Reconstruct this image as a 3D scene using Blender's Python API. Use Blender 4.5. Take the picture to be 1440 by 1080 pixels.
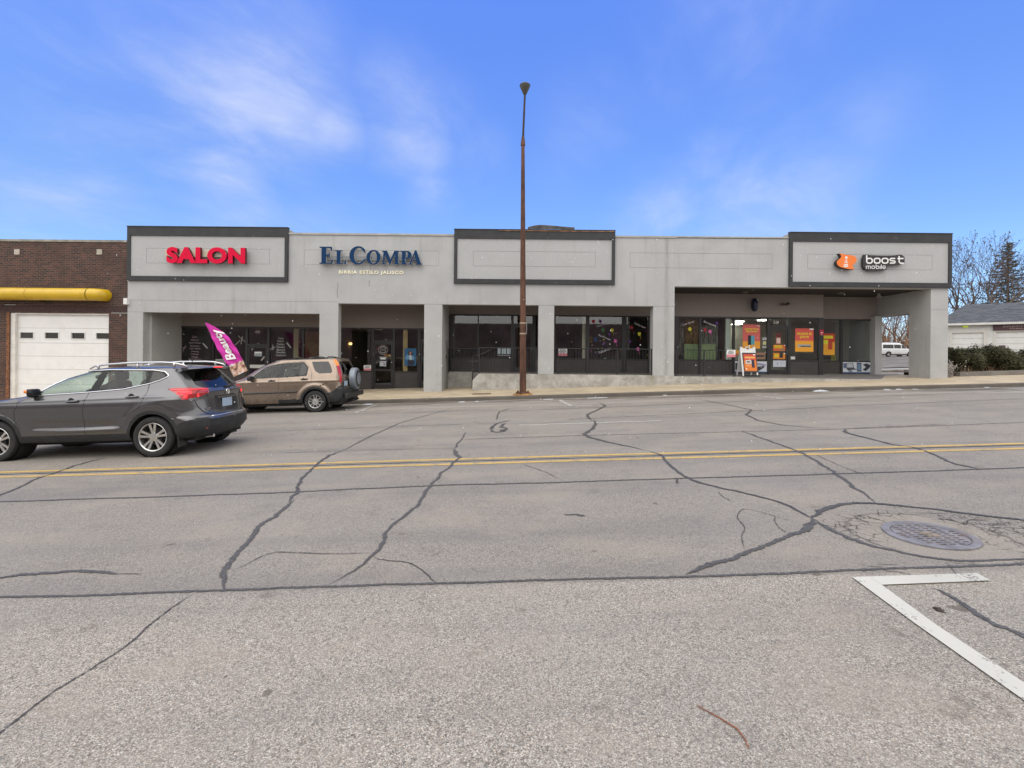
import bpy, bmesh, math, random
import numpy as np
from mathutils import Vector, Matrix, Euler
for o in list(bpy.data.objects): bpy.data.objects.remove(o)
scn = bpy.context.scene
COL = scn.collection
R = math.radians
random.seed(7)
# ------------------------------------------------------------------ camera
E = 1.58                                   # eye height above the road
FPX, ROLL = 680.0, 0.009
cd = bpy.data.cameras.new('camera'); cam = bpy.data.objects.new('camera', cd); COL.objects.link(cam)
cd.sensor_width = 36; cd.lens = 36 * FPX / 1440; cd.shift_y = -40 / 1440
cd.clip_start = .05; cd.clip_end = 2000
cam.location = (0, 0, E); cam.rotation_euler = (R(90), -ROLL, 0)
scn.camera = cam
# ------------------------------------------------------------------ light
SUN_EL, SUN_AZ = R(58), R(200)             # azimuth clockwise from +Y
scn.view_settings.view_transform = 'Standard'; scn.view_settings.look = 'None'
scn.view_settings.exposure = 0.0; scn.view_settings.gamma = 1
w = bpy.data.worlds.new('World'); scn.world = w; w.use_nodes = True
nt = w.node_tree; N = nt.nodes; L = nt.links
for n in list(N): N.remove(n)
def mth(op, a, b=None, c=None, clamp=False, nt=None):
    nt = nt or w.node_tree
    n = nt.nodes.new('ShaderNodeMath'); n.operation = op; n.use_clamp = clamp
    for i, v in enumerate((a, b, c)):
        if v is None: continue
        if isinstance(v, (int, float)): n.inputs[i].default_value = v
        else: nt.links.new(v, n.inputs[i])
    return n.outputs[0]
def mapr(v, a, b, c=0., d=1., nt=None, smooth=True):
    nt = nt or w.node_tree
    n = nt.nodes.new('ShaderNodeMapRange'); n.interpolation_type = 'SMOOTHSTEP' if smooth else 'LINEAR'
    nt.links.new(v, n.inputs[0])
    for i, q in enumerate((a, b, c, d)): n.inputs[i + 1].default_value = q
    return n.outputs[0]
def mixc(f, a, b, nt=None, mode='MIX'):
    nt = nt or w.node_tree
    n = nt.nodes.new('ShaderNodeMix'); n.data_type = 'RGBA'; n.blend_type = mode
    for s, v in ((0, f), (6, a), (7, b)):
        if isinstance(v, (int, float)): n.inputs[s].default_value = v
        elif isinstance(v, (tuple, list)): n.inputs[s].default_value = tuple(v)[:3] + (1,)
        else: nt.links.new(v, n.inputs[s])
    return n.outputs[2]
out = N.new('ShaderNodeOutputWorld'); bg = N.new('ShaderNodeBackground'); L.new(bg.outputs[0], out.inputs[0])
sky = N.new('ShaderNodeTexSky'); sky.sky_type = 'NISHITA'; sky.sun_disc = False
sky.sun_elevation = SUN_EL; sky.sun_rotation = SUN_AZ; sky.air_density = 1.0; sky.dust_density = .3; sky.ozone_density = 3.0
WORLD = .12
bg.inputs[1].default_value = WORLD
tc = N.new('ShaderNodeTexCoord'); sp = N.new('ShaderNodeSeparateXYZ'); L.new(tc.outputs['Generated'], sp.inputs[0])
dx, dy, dz = sp.outputs
# thin cirrus: noise on a plane overhead, stretched into streaks, gathered where the photograph has them
hz = mth('ADD', mth('MAXIMUM', dz, 0.), .18)
pu, pv = mth('DIVIDE', dx, hz), mth('DIVIDE', dy, hz)
cb = N.new('ShaderNodeCombineXYZ'); L.new(pu, cb.inputs[0]); L.new(pv, cb.inputs[1])
mp = N.new('ShaderNodeMapping'); L.new(cb.outputs[0], mp.inputs[0]); mp.vector_type = 'TEXTURE'; mp.inputs['Rotation'].default_value = (0, 0, R(58)); mp.inputs['Scale'].default_value = (1.0, .70, 1)
no = N.new('ShaderNodeTexNoise'); L.new(mp.outputs[0], no.inputs[0]); no.inputs['Scale'].default_value = 1.7; no.inputs['Detail'].default_value = 9; no.inputs['Roughness'].default_value = .60; no.inputs['Distortion'].default_value = .35
fine = mapr(no.outputs[0], .34, .88)
def pxdir(x, y):
    u, v = x - 720, y - 500
    d = Vector((u + ROLL * v, FPX, -(v - ROLL * u))); d.normalize(); return d
def blob(x, y, r):
    d = pxdir(x, y); n = N.new('ShaderNodeVectorMath'); n.operation = 'DISTANCE'
    L.new(tc.outputs['Generated'], n.inputs[0]); n.inputs[1].default_value = d
    return mapr(n.outputs[1], r, 0., 0., 1.)
acc = None
for (x, y, r, k) in ((330, 105, .26, .85), (400, 150, .18, .82), (455, 175, .13, .7), (280, 150, .13, .6), (240, 60, .34, .55), (590, 190, .16, .75), (555, 140, .14, .5), (660, 215, .10, .5), (310, 255, .13, .8), (270, 240, .12, .5), (330, 292, .14, .6), (100, 275, .18, .55), (600, 275, .09, .8), (60, 90, .30, .3),
                     (1040, 15, .26, .45), (1085, 300, .22, .7), (930, 297, .14, .6), (1000, 220, .10, .45), (1210, 170, .12, .25), (800, 222, .1, .3), (840, 150, .15, .2), (450, 300, .2, .3)):
    b = mth('MULTIPLY', blob(x, y, r), k); acc = b if acc is None else mth('MAXIMUM', acc, b)
wisp = mth('MULTIPLY', mth('ADD', mth('MULTIPLY', fine, 1.15), mth('MULTIPLY', acc, .27)), acc, clamp=True)
# unseen overcast sheet overhead, behind and aside: broken cloud added for neutral light
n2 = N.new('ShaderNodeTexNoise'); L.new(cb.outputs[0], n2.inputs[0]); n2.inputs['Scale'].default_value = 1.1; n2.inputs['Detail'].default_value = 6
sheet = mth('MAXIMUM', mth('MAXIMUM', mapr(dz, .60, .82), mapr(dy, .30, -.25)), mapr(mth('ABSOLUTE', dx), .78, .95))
SKYC = mixc(1., sky.outputs[0], mixc(mapr(dz, .22, .62, smooth=False), (1.07, 1.27, 1.62), (1.30, 1.68, 2.85)), mode='MULTIPLY')
c1 = mixc(mth('MULTIPLY', wisp, .95), SKYC, (5.6, 6.3, 8.4))
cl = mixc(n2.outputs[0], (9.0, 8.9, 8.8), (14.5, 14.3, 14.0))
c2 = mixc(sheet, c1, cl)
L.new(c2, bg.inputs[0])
sl = bpy.data.lights.new('sun', 'SUN'); sl.energy = 1.5; sl.angle = R(75); sl.color = (1, .965, .92)
so = bpy.data.objects.new('sun', sl); COL.objects.link(so)
sd = Vector((math.sin(SUN_AZ) * math.cos(SUN_EL), math.cos(SUN_AZ) * math.cos(SUN_EL), math.sin(SUN_EL)))
so.rotation_euler = sd.to_track_quat('Z', 'Y').to_euler(); so.location = sd * 60
# ------------------------------------------------------------------ measuring helpers
def lev(x, y): u, v = x - 720, y - 500; return u + ROLL * v, v - ROLL * u
def P(x, y, Y):
    u, v = lev(x, y); return (u / FPX * Y, Y, E - v / FPX * Y)
def PX(x, Y, y=480): return P(x, y, Y)[0]
def ss(t): t = min(1, max(0, t)); return t * t * (3 - 2 * t)
def gz(X, Y): return .0375 * X - .05 * ss((X - 8) / 10) * ss((Y - 10) / 6)
def sz(X, Y): return gz(X, 17.4) + .13 + .02 * (Y - 17.4)
def G(x, y, off=0., f=gz):
    u, v = lev(x, y); Y = FPX * E / v
    for _ in range(30):
        X = u / FPX * Y; Y = .5 * Y + .5 * (E - f(X, Y) - off) * FPX / v
    X = u / FPX * Y
    return Vector((X, Y, f(X, Y) + off))
# ------------------------------------------------------------------ object helpers
def tag(o, label=None, cat=None, group=None, kind=None):
    for k, v in (('label', label), ('category', cat), ('group', group), ('kind', kind)):
        if v: o[k] = v
    return o
ROOTM = {}
def thing(name, label, cat, loc=(0, 0, 0), rot=(0, 0, 0), group=None):
    o = bpy.data.objects.new(name, None); COL.objects.link(o)
    o.location = loc; o.rotation_euler = rot; o.empty_display_size = .2
    ROOTM[o.name] = Matrix.Translation(Vector(loc)) @ Euler(rot).to_matrix().to_4x4()
    return tag(o, label, cat, group)
def rootm(p):
    while p is not None:
        if p.name in ROOTM: return ROOTM[p.name]
        p = p.parent
    return Matrix.Identity(4)
class MB:
    def __init__(s): s.v = []; s.f = []; s.m = []; s.cur = 0
    def add(s, vs, fs):
        o = len(s.v); s.v += [tuple(p) for p in vs]; s.f += [tuple(i + o for i in f) for f in fs]; s.m += [s.cur] * len(fs); return s
    def box(s, x0, x1, y0, y1, z0, z1):
        return s.add([(x, y, z) for z in (z0, z1) for y in (y0, y1) for x in (x0, x1)],
                     [(0, 2, 3, 1), (4, 5, 7, 6), (0, 1, 5, 4), (2, 6, 7, 3), (0, 4, 6, 2), (1, 3, 7, 5)])
    def obox(s, c, ax, ay, az, hx, hy, hz):
        c = Vector(c); ax, ay, az = Vector(ax) * hx, Vector(ay) * hy, Vector(az) * hz
        return s.add([c + ax * i + ay * j + az * k for k in (-1, 1) for j in (-1, 1) for i in (-1, 1)],
                     [(0, 2, 3, 1), (4, 5, 7, 6), (0, 1, 5, 4), (2, 6, 7, 3), (0, 4, 6, 2), (1, 3, 7, 5)])
    def quad(s, *p): return s.add(p, [tuple(range(len(p)))])
    def prism(s, pts, d):                    # planar polygon pushed by vector d
        n = len(pts); d = Vector(d); a = [Vector(p) for p in pts]
        return s.add(a + [p + d for p in a], [tuple(range(n))[::-1], tuple(range(n, 2 * n))] + [(i, (i + 1) % n, n + (i + 1) % n, n + i) for i in range(n)])
    def tube(s, pts, r, n=8, cap=True):
        pts = [Vector(p) for p in pts]; rs = r if isinstance(r, (list, tuple)) else [r] * len(pts)
        o = len(s.v); k = len(pts)
        t0 = (pts[1] - pts[0]).normalized(); up = Vector((0, 0, 1)) if abs(t0.z) < .9 else Vector((1, 0, 0))
        a = t0.cross(up).normalized()
        vs = []
        for i, p in enumerate(pts):
            t = (pts[min(i + 1, k - 1)] - pts[max(i - 1, 0)]).normalized()
            a = (a - t * a.dot(t)); a = a.normalized() if a.length > 1e-6 else t.orthogonal().normalized()
            b = t.cross(a)
            vs += [p + (a * math.cos(2 * math.pi * j / n) + b * math.sin(2 * math.pi * j / n)) * rs[i] for j in range(n)]
        fs = [(i * n + j, i * n + (j + 1) % n, (i + 1) * n + (j + 1) % n, (i + 1) * n + j) for i in range(k - 1) for j in range(n)]
        if cap: fs += [tuple(range(n))[::-1], tuple((k - 1) * n + j for j in range(n))]
        return s.add(vs, fs)
    def lathe(s, prof, c, axis='z', n=24, a0=0, a1=2 * math.pi, caps=False):   # prof: (r, h)
        c = Vector(c); vs = []; full = abs(a1 - a0 - 2 * math.pi) < 1e-6; m = n if full else n + 1
        for (r, h) in prof:
            for j in range(m):
                a = a0 + (a1 - a0) * j / n; p, q = r * math.cos(a), r * math.sin(a)
                vs.append(c + Vector({'z': (p, q, h), 'y': (p, h, q), 'x': (h, p, q)}[axis]))
        fs = [(i * m + j, i * m + (j + 1) % m, (i + 1) * m + (j + 1) % m, (i + 1) * m + j) for i in range(len(prof) - 1) for j in range(n)]
        if caps: fs += [tuple(range(m))[::-1], tuple((len(prof) - 1) * m + j for j in range(m))]
        return s.add(vs, fs)
def obj(name, mb, mat, parent=None, smooth=False, world=True, bevel=0, recalc=True):
    me = bpy.data.meshes.new(name)
    if isinstance(mb, MB):
        vs = mb.v
        if parent is not None and world:
            im = rootm(parent).inverted(); vs = [im @ Vector(p) for p in vs]
        me.from_pydata([tuple(p) for p in vs], [], mb.f)
        me.polygons.foreach_set('material_index', mb.m)
    else: me = mb
    for m in (mat if isinstance(mat, (list, tuple)) else [mat]): me.materials.append(m)
    if recalc:
        bm = bmesh.new(); bm.from_mesh(me); bmesh.ops.recalc_face_normals(bm, faces=bm.faces)
        if bevel:
            es = [e for e in bm.edges if len(e.link_faces) == 2 and e.calc_face_angle(0) > .6]
            try: bmesh.ops.bevel(bm, geom=es, offset=bevel, segments=2, profile=.7, affect='EDGES', clamp_overlap=True)
            except Exception: pass
        bm.to_mesh(me); bm.free()
    if smooth: me.polygons.foreach_set('use_smooth', [True] * len(me.polygons))
    if smooth == 2: me.set_sharp_from_angle(angle=R(35))
    me.update()
    o = bpy.data.objects.new(name, me); COL.objects.link(o)
    if parent is not None: o.parent = parent
    return o
def solo(name, mb, mat, label, cat, group=None, kind=None, **k):
    """a thing that is one mesh: origin moved to its base centre"""
    vs = np.array([tuple(p) for p in mb.v]); c = Vector(((vs[:, 0].min() + vs[:, 0].max()) / 2, (vs[:, 1].min() + vs[:, 1].max()) / 2, vs[:, 2].min()))
    mb.v = [tuple(Vector(p) - c) for p in mb.v]
    o = obj(name, mb, mat, **k); o.location = c
    return tag(o, label, cat, group, kind)
def text_mesh(s, x0, x1, z0, z1, Y, depth=.004, off=0., shear=0., keep=False, res=4, space=1.):
    """built-in font, fitted to the box x0..x1, z0..z1 facing -Y at Y"""
    cu = bpy.data.curves.new('t', 'FONT'); cu.body = s; cu.size = 1; cu.extrude = .5; cu.offset = off; cu.shear = shear; cu.resolution_u = res; cu.space_character = space
    o = bpy.data.objects.new('t', cu); COL.objects.link(o); dg = bpy.context.evaluated_depsgraph_get()
    me = bpy.data.meshes.new_from_object(o.evaluated_get(dg)); bpy.data.objects.remove(o); bpy.data.curves.remove(cu)
    n = len(me.vertices); a = np.empty(n * 3); me.vertices.foreach_get('co', a); a = a.reshape(-1, 3)
    mn, mx = a.min(0), a.max(0); mb = MB()
    X = x0 + (a[:, 0] - mn[0]) / (mx[0] - mn[0]) * (x1 - x0); Z = z0 + (a[:, 1] - mn[1]) / (mx[1] - mn[1]) * (z1 - z0)
    if keep:                                  # keep the proportions, centred
        k = min((x1 - x0) / (mx[0] - mn[0]), (z1 - z0) / (mx[1] - mn[1])); X = (x0 + x1) / 2 + (a[:, 0] - (mn[0] + mx[0]) / 2) * k; Z = (z0 + z1) / 2 + (a[:, 1] - (mn[1] + mx[1]) / 2) * k
    YY = Y - (a[:, 2] - mn[2]) / (mx[2] - mn[2]) * depth
    mb.v = list(zip(X.tolist(), YY.tolist(), Z.tolist())); mb.f = [tuple(p.vertices) for p in me.polygons]; mb.m = [0] * len(mb.f)
    bpy.data.meshes.remove(me); return mb
def poly_curve_mesh(splines, depth, res=8):
    """filled outlines (holes allowed) in a 2D plane -> MB facing -Y, y from 0 to -depth"""
    cu = bpy.data.curves.new('c', 'CURVE'); cu.dimensions = '2D'; cu.fill_mode = 'BOTH'; cu.extrude = .5
    for pts in splines:
        sp = cu.splines.new('POLY'); sp.points.add(len(pts) - 1); sp.use_cyclic_u = True
        for p, q in zip(sp.points, pts): p.co = (q[0], q[1], 0, 1)
    o = bpy.data.objects.new('c', cu); COL.objects.link(o); dg = bpy.context.evaluated_depsgraph_get()
    me = bpy.data.meshes.new_from_object(o.evaluated_get(dg)); bpy.data.objects.remove(o); bpy.data.curves.remove(cu)
    mb = MB(); mb.v = [(v.co.x, -(v.co.z + .5) * depth, v.co.y) for v in me.vertices]; mb.f = [tuple(p.vertices) for p in me.polygons]; mb.m = [0] * len(mb.f)
    bpy.data.meshes.remove(me); return mb
def split_islands(mb):
    par = list(range(len(mb.v)))
    key = {}
    for i, p in enumerate(mb.v):
        k = (round(p[0], 4), round(p[1], 4), round(p[2], 4))
        if k in key: par[i] = key[k]
        else: key[k] = i
    def find(a):
        while par[a] != a: par[a] = par[par[a]]; a = par[a]
        return a
    for f in mb.f:
        r = find(f[0])
        for q in f[1:]: par[find(q)] = r
    g = {}
    for f in mb.f: g.setdefault(find(f[0]), []).append(f)
    res = []
    for fs in g.values():
        m = MB(); ids = sorted({i for f in fs for i in f}); mp_ = {a: b for b, a in enumerate(ids)}
        m.add([mb.v[i] for i in ids], [tuple(mp_[i] for i in f) for f in fs]); res.append(m)
    res.sort(key=lambda m: min(p[0] for p in m.v)); return res
# ------------------------------------------------------------------ materials
def newmat(name):
    m = bpy.data.materials.new(name); m.use_nodes = True; nt = m.node_tree
    return m, nt, nt.nodes['Principled BSDF']
def noise(nt, scale, detail=4, rough=.55, coord='Object', stretch=None, dist=0):
    t = nt.nodes.new('ShaderNodeTexCoord'); n = nt.nodes.new('ShaderNodeTexNoise'); src = t.outputs[coord]
    if coord == 'World':
        pass
    if stretch:
        mp = nt.nodes.new('ShaderNodeMapping'); nt.links.new(src, mp.inputs[0]); mp.inputs['Scale'].default_value = stretch; src = mp.outputs[0]
    nt.links.new(src, n.inputs[0]); n.inputs['Scale'].default_value = scale; n.inputs['Detail'].default_value = detail; n.inputs['Roughness'].default_value = rough; n.inputs['Distortion'].default_value = dist
    return n.outputs[0]
def pbr(name, c, rough=.6, metal=0., var=0., vscale=3., bump=0., bscale=60., coat=0., spec=.5, emit=0., dirt=None, dscale=2.5, stretch=None):
    m, nt, b = newmat(name); c = tuple(c)
    b.inputs['Roughness'].default_value = rough; b.inputs['Metallic'].default_value = metal; b.inputs['Coat Weight'].default_value = coat; b.inputs['Coat Roughness'].default_value = .06
    b.inputs['Specular IOR Level'].default_value = spec
    col = None
    if var:
        f = mapr(noise(nt, vscale, 5, stretch=stretch), .3, .7, nt=nt)
        col = mixc(f, [x * (1 - var) for x in c], [min(1, x * (1 + var)) for x in c], nt)
    if dirt:
        f2 = mapr(noise(nt, dscale, 6, .65, stretch=stretch), .5, .75, 0, dirt[3], nt=nt)
        col = mixc(f2, col if col is not None else c, dirt[:3], nt)
    if col is None: b.inputs['Base Color'].default_value = c + (1,)
    else: nt.links.new(col, b.inputs['Base Color'])
    if bump:
        bn = nt.nodes.new('ShaderNodeBump'); bn.inputs['Strength'].default_value = bump; bn.inputs['Distance'].default_value = .01
        nt.links.new(noise(nt, bscale, 3), bn.inputs['Height']); nt.links.new(bn.outputs[0], b.inputs['Normal'])
    if emit: b.inputs['Emission Color'].default_value = c + (1,); b.inputs['Emission Strength'].default_value = emit
    return m
def glass(name, tint=(.8, .85, .84), rough=.02, refl=.075, wavy=.0):
    m, nt, b = newmat(name); nt.nodes.remove(b); o = nt.nodes['Material Output']
    tr = nt.nodes.new('ShaderNodeBsdfTransparent'); tr.inputs[0].default_value = tint + (1,)
    gl = nt.nodes.new('ShaderNodeBsdfGlossy'); gl.inputs['Roughness'].default_value = rough
    lw = nt.nodes.new('ShaderNodeLayerWeight'); lw.inputs[0].default_value = .5
    fs = mth('ADD', mth('MULTIPLY', mth('POWER', lw.outputs['Facing'], 5., nt=nt), .94, nt=nt), refl, nt=nt)
    mx = nt.nodes.new('ShaderNodeMixShader')
    f = mth('MULTIPLY', fs, 1., clamp=True, nt=nt)
    nt.links.new(f, mx.inputs[0]); nt.links.new(tr.outputs[0], mx.inputs[1]); nt.links.new(gl.outputs[0], mx.inputs[2]); nt.links.new(mx.outputs[0], o.inputs[0])
    if wavy:
        bn = nt.nodes.new('ShaderNodeBump'); bn.inputs['Strength'].default_value = wavy; bn.inputs['Distance'].default_value = .05
        nt.links.new(noise(nt, .7, 1), bn.inputs['Height']); nt.links.new(bn.outputs[0], gl.inputs['Normal'])
    return m
M = {}
M['black'] = pbr('black_plastic', (.018, .018, .019), .45, var=.2)
M['rubber'] = pbr('rubber', (.022, .022, .023), .8, var=.25, vscale=9, bump=.2)
M['dark_metal'] = pbr('dark_bronze_metal', (.022, .021, .022), .4, var=.15)
M['rail_metal'] = pbr('rail_metal', (.018, .018, .020), .5, var=.2)
M['chrome'] = pbr('chrome', (.8, .81, .82), .12, 1.)
M['alloy'] = pbr('alloy', (.62, .62, .61), .3, .9, var=.08)
M['alloy_dirty'] = pbr('alloy_dirty', (.5, .5, .49), .38, .8, var=.12)
M['well'] = pbr('wheel_well', (.012, .012, .012), .9)
M['white_plastic'] = pbr('white_plastic', (.72, .72, .71), .45, var=.05, dirt=(.4, .38, .35, .3))
M['white'] = pbr('white_print', (.78, .78, .77), .6)
M['stucco'] = None
# ------------------------------------------------------------------ ground materials
def posn(nt):
    g = nt.nodes.new('ShaderNodeNewGeometry'); s = nt.nodes.new('ShaderNodeSeparateXYZ'); nt.links.new(g.outputs['Position'], s.inputs[0]); return g.outputs['Position'], s.outputs
def tn(nt, vec, scale, detail=4, rough=.55, stretch=None, dist=0.):
    if stretch:
        mp = nt.nodes.new('ShaderNodeMapping'); nt.links.new(vec, mp.inputs[0]); mp.inputs['Scale'].default_value = stretch; vec = mp.outputs[0]
    n = nt.nodes.new('ShaderNodeTexNoise'); nt.links.new(vec, n.inputs[0]); n.inputs['Scale'].default_value = scale; n.inputs['Detail'].default_value = detail; n.inputs['Roughness'].default_value = rough; n.inputs['Distortion'].default_value = dist
    return n.outputs[0]
def asphalt(name, lot=False):
    m, nt, b = newmat(name); pos, s = posn(nt); X, Y, Z = s
    vo = nt.nodes.new('ShaderNodeTexVoronoi'); nt.links.new(pos, vo.inputs[0]); vo.inputs['Scale'].default_value = 210
    vs = nt.nodes.new('ShaderNodeSeparateColor'); nt.links.new(vo.outputs['Color'], vs.inputs[0])
    vo2 = nt.nodes.new('ShaderNodeTexVoronoi'); nt.links.new(pos, vo2.inputs[0]); vo2.inputs['Scale'].default_value = 75
    vs2 = nt.nodes.new('ShaderNodeSeparateColor'); nt.links.new(vo2.outputs['Color'], vs2.inputs[0])
    ramp = nt.nodes.new('ShaderNodeValToRGB'); nt.links.new(vs.outputs[0], ramp.inputs[0]); cr = ramp.color_ramp
    cr.elements[0].position = 0; cr.elements[0].color = (.075, .068, .06, 1); cr.elements[1].position = 1; cr.elements[1].color = (.66, .63, .58, 1)
    for p, c in ((.14, (.165, .15, .136)), (.42, (.27, .254, .236)), (.70, (.345, .325, .302)), (.86, (.47, .44, .40))):
        e = cr.elements.new(p); e.color = c + (1,)
    stones = ramp.outputs[0]
    # a few warm and a few blue-grey stones
    stones = mixc(mapr(vs.outputs[1], .86, .9, 0, .55, nt=nt), stones, (.30, .21, .14), nt)
    stones = mixc(mapr(vs2.outputs[0], .9, .93, 0, .35, nt=nt), stones, (.42, .40, .37), nt)
    stones = mixc(mapr(vs2.outputs[1], .93, .96, 0, .5, nt=nt), stones, (.07, .066, .062), nt)
    stones = mixc(1., stones, (1., .968, .912), nt, mode='MULTIPLY')
    # travelled lanes: binder smoother and greyer
    jag = mth('MULTIPLY', mth('SUBTRACT', tn(nt, pos, 2.2, 3), .5), .10, nt=nt)
    Yj = mth('ADD', Y, jag, nt=nt)
    lane = mth('MULTIPLY', mapr(Yj, 3.37, 3.41, nt=nt), mapr(Yj, 15.35, 15.2, nt=nt), nt=nt)
    smooth = mixc(.34, stones, (.122, .110, .104), nt)
    col = mixc(lane, stones, smooth, nt)
    park = mapr(Yj, 15.2, 15.35, nt=nt)
    col = mixc(mth('MULTIPLY', park, .6, nt=nt), col, (.30, .275, .245), nt)
    # wheel tracks and streaks along the street
    tr = tn(nt, pos, 1.0, 6, .6, (.07, 1.1, 1)); col = mixc(mapr(tr, .42, .68, 0, .42, nt=nt), col, (.125, .12, .118), nt)
    tr2 = tn(nt, pos, 1.0, 7, .7, (.6, 9., 1)); col = mixc(mth('MULTIPLY', lane, mapr(tr2, .60, .75, 0, .35, nt=nt), nt=nt), col, (.11, .105, .10), nt)
    big = tn(nt, pos, .55, 5, .6); col = mixc(mapr(big, .35, .7, 0, .28, nt=nt), col, (.29, .268, .245), nt)
    big2 = tn(nt, pos, 1.6, 6, .65); col = mixc(mapr(big2, .52, .75, 0, .30, nt=nt), col, (.135, .125, .117), nt)
    sp_ = tn(nt, pos, 6.5, 3, .6); col = mixc(mapr(sp_, .725, .745, 0, .6, nt=nt), col, (.075, .06, .048), nt)
    oil = tn(nt, pos, 2.6, 5, .7); col = mixc(mapr(oil, .62, .69, 0, .45, nt=nt), col, (.11, .085, .062), nt); sp2 = tn(nt, pos, 3.7, 2, .5); col = mixc(mapr(sp2, .735, .755, 0, .65, nt=nt), col, (.07, .055, .042), nt); sp3 = tn(nt, pos, 17., 2, .5); col = mixc(mapr(sp3, .76, .78, 0, .8, nt=nt), col, (.05, .042, .036), nt)
    dr_ = tn(nt, pos, .9, 4, .6, (1, 1.6, 1)); col = mixc(mapr(dr_, .48, .66, 0, .34, nt=nt), col, (.33, .28, .225), nt)
    # stains near the far kerb
    st = tn(nt, pos, 1., 5, .6, (.5, 3.5, 1)); col = mixc(mth('MULTIPLY', mapr(Y, 15.6, 16.7, nt=nt), mapr(st, .42, .56, 0, .85, nt=nt), nt=nt), col, (.085, .07, .055), nt)
    # paler concrete collar round the manhole
    gm = G(1307, 753); dm = nt.nodes.new('ShaderNodeVectorMath'); dm.operation = 'DISTANCE'; nt.links.new(pos, dm.inputs[0]); dm.inputs[1].default_value = gm
    dmj = mth('ADD', dm.outputs[1], mth('MULTIPLY', mth('SUBTRACT', tn(nt, pos, 6, 4), .5, nt=nt), .16, nt=nt), nt=nt)
    col = mixc(mth('MULTIPLY', mapr(dmj, .56, .50, nt=nt), .40, nt=nt), col, (.33, .285, .235), nt)
    ringd = mth('ABSOLUTE', mth('SUBTRACT', dmj, .56, nt=nt), nt=nt); col = mixc(mapr(ringd, .018, .006, 0, .55, nt=nt), col, (.07, .058, .048), nt)
    # alligator cracking round the manhole
    wob = nt.nodes.new('ShaderNodeVectorMath'); wob.operation = 'ADD'; nz = nt.nodes.new('ShaderNodeTexNoise'); nt.links.new(pos, nz.inputs[0]); nz.inputs['Scale'].default_value = 9
    wm = nt.nodes.new('ShaderNodeVectorMath'); wm.operation = 'SCALE'; nt.links.new(nz.outputs['Color'], wm.inputs[0]); wm.inputs['Scale'].default_value = .09; nt.links.new(pos, wob.inputs[0]); nt.links.new(wm.outputs[0], wob.inputs[1])
    ve = nt.nodes.new('ShaderNodeTexVoronoi'); ve.feature = 'DISTANCE_TO_EDGE'; nt.links.new(wob.outputs[0], ve.inputs[0]); ve.inputs['Scale'].default_value = 10.5
    msk = None
    for (px_, py_, r_) in ((1185, 742, .30), (1205, 752, .28), (1250, 723, .20), (1395, 738, .42), (1440, 750, .45), (1330, 728, .22), (1415, 765, .25), (1215, 730, .25)):
        g_ = G(px_, py_); dn_ = nt.nodes.new('ShaderNodeVectorMath'); dn_.operation = 'DISTANCE'; nt.links.new(pos, dn_.inputs[0]); dn_.inputs[1].default_value = g_
        k_ = mapr(dn_.outputs[1], r_, r_ * .35, nt=nt); msk = k_ if msk is None else mth('MAXIMUM', msk, k_, nt=nt)
    msk = mth('MULTIPLY', msk, mapr(tn(nt, pos, 5, 3), .38, .55, nt=nt), nt=nt)
    col = mixc(mth('MULTIPLY', msk, mapr(ve.outputs['Distance'], .075, .02, nt=nt), nt=nt), col, (.045, .036, .028), nt)
    nt.links.new(col, b.inputs['Base Color']); b.inputs['Roughness'].default_value = .88
    bn = nt.nodes.new('ShaderNodeBump'); bn.inputs['Strength'].default_value = .32; bn.inputs['Distance'].default_value = .003
    hh = mth('ADD', vs.outputs[0], mth('MULTIPLY', vo.outputs['Distance'], 60., nt=nt), nt=nt)
    nt.links.new(vs.outputs[0], bn.inputs['Height']); nt.links.new(bn.outputs[0], b.inputs['Normal'])
    return m
M['asphalt'] = asphalt('asphalt_aggregate')
def tarm(name, c, thr=.0):
    m, nt, b = newmat(name); pos, s = posn(nt)
    col = mixc(tn(nt, pos, 14, 5, .65), [x * .75 for x in c], [x * 1.3 for x in c], nt)
    col = mixc(mapr(tn(nt, pos, 70, 4, .7), .50, .66, 0, .75, nt=nt), col, (.17, .16, .155), nt)
    nt.links.new(col, b.inputs['Base Color']); b.inputs['Roughness'].default_value = .62
    return m
M['tar'] = tarm('tar_sealant', (.050, .047, .045)); M['tar_dusty'] = tarm('tar_sealant_dusty', (.064, .060, .056)); M['crack'] = tarm('open_crack', (.045, .04, .036))
def paintm(name, c, wear):
    m, nt, b = newmat(name); pos, s = posn(nt)
    vo = nt.nodes.new('ShaderNodeTexVoronoi'); nt.links.new(pos, vo.inputs[0]); vo.inputs['Scale'].default_value = 90
    v = nt.nodes.new('ShaderNodeSeparateColor'); nt.links.new(vo.outputs['Color'], v.inputs[0])
    n_ = tn(nt, pos, 5, 6, .7)
    f = mapr(mth('ADD', mth('MULTIPLY', v.outputs[0], .35, nt=nt), n_, nt=nt), wear, wear + .12, nt=nt)
    col = mixc(f, c, (.20, .185, .17), nt); col = mixc(mapr(tn(nt, pos, 1.2, 5), .4, .7, 0, .3, nt=nt), col, [x * .6 for x in c], nt)
    nt.links.new(col, b.inputs['Base Color']); b.inputs['Roughness'].default_value = .75
    return m
M['paint_white'] = paintm('road_paint_white', (.54, .525, .47), .81); M['paint_old'] = paintm('road_paint_old', (.46, .45, .41), .74); M['paint_yellow'] = paintm('road_paint_yellow', (.54, .36, .11), .76)
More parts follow.
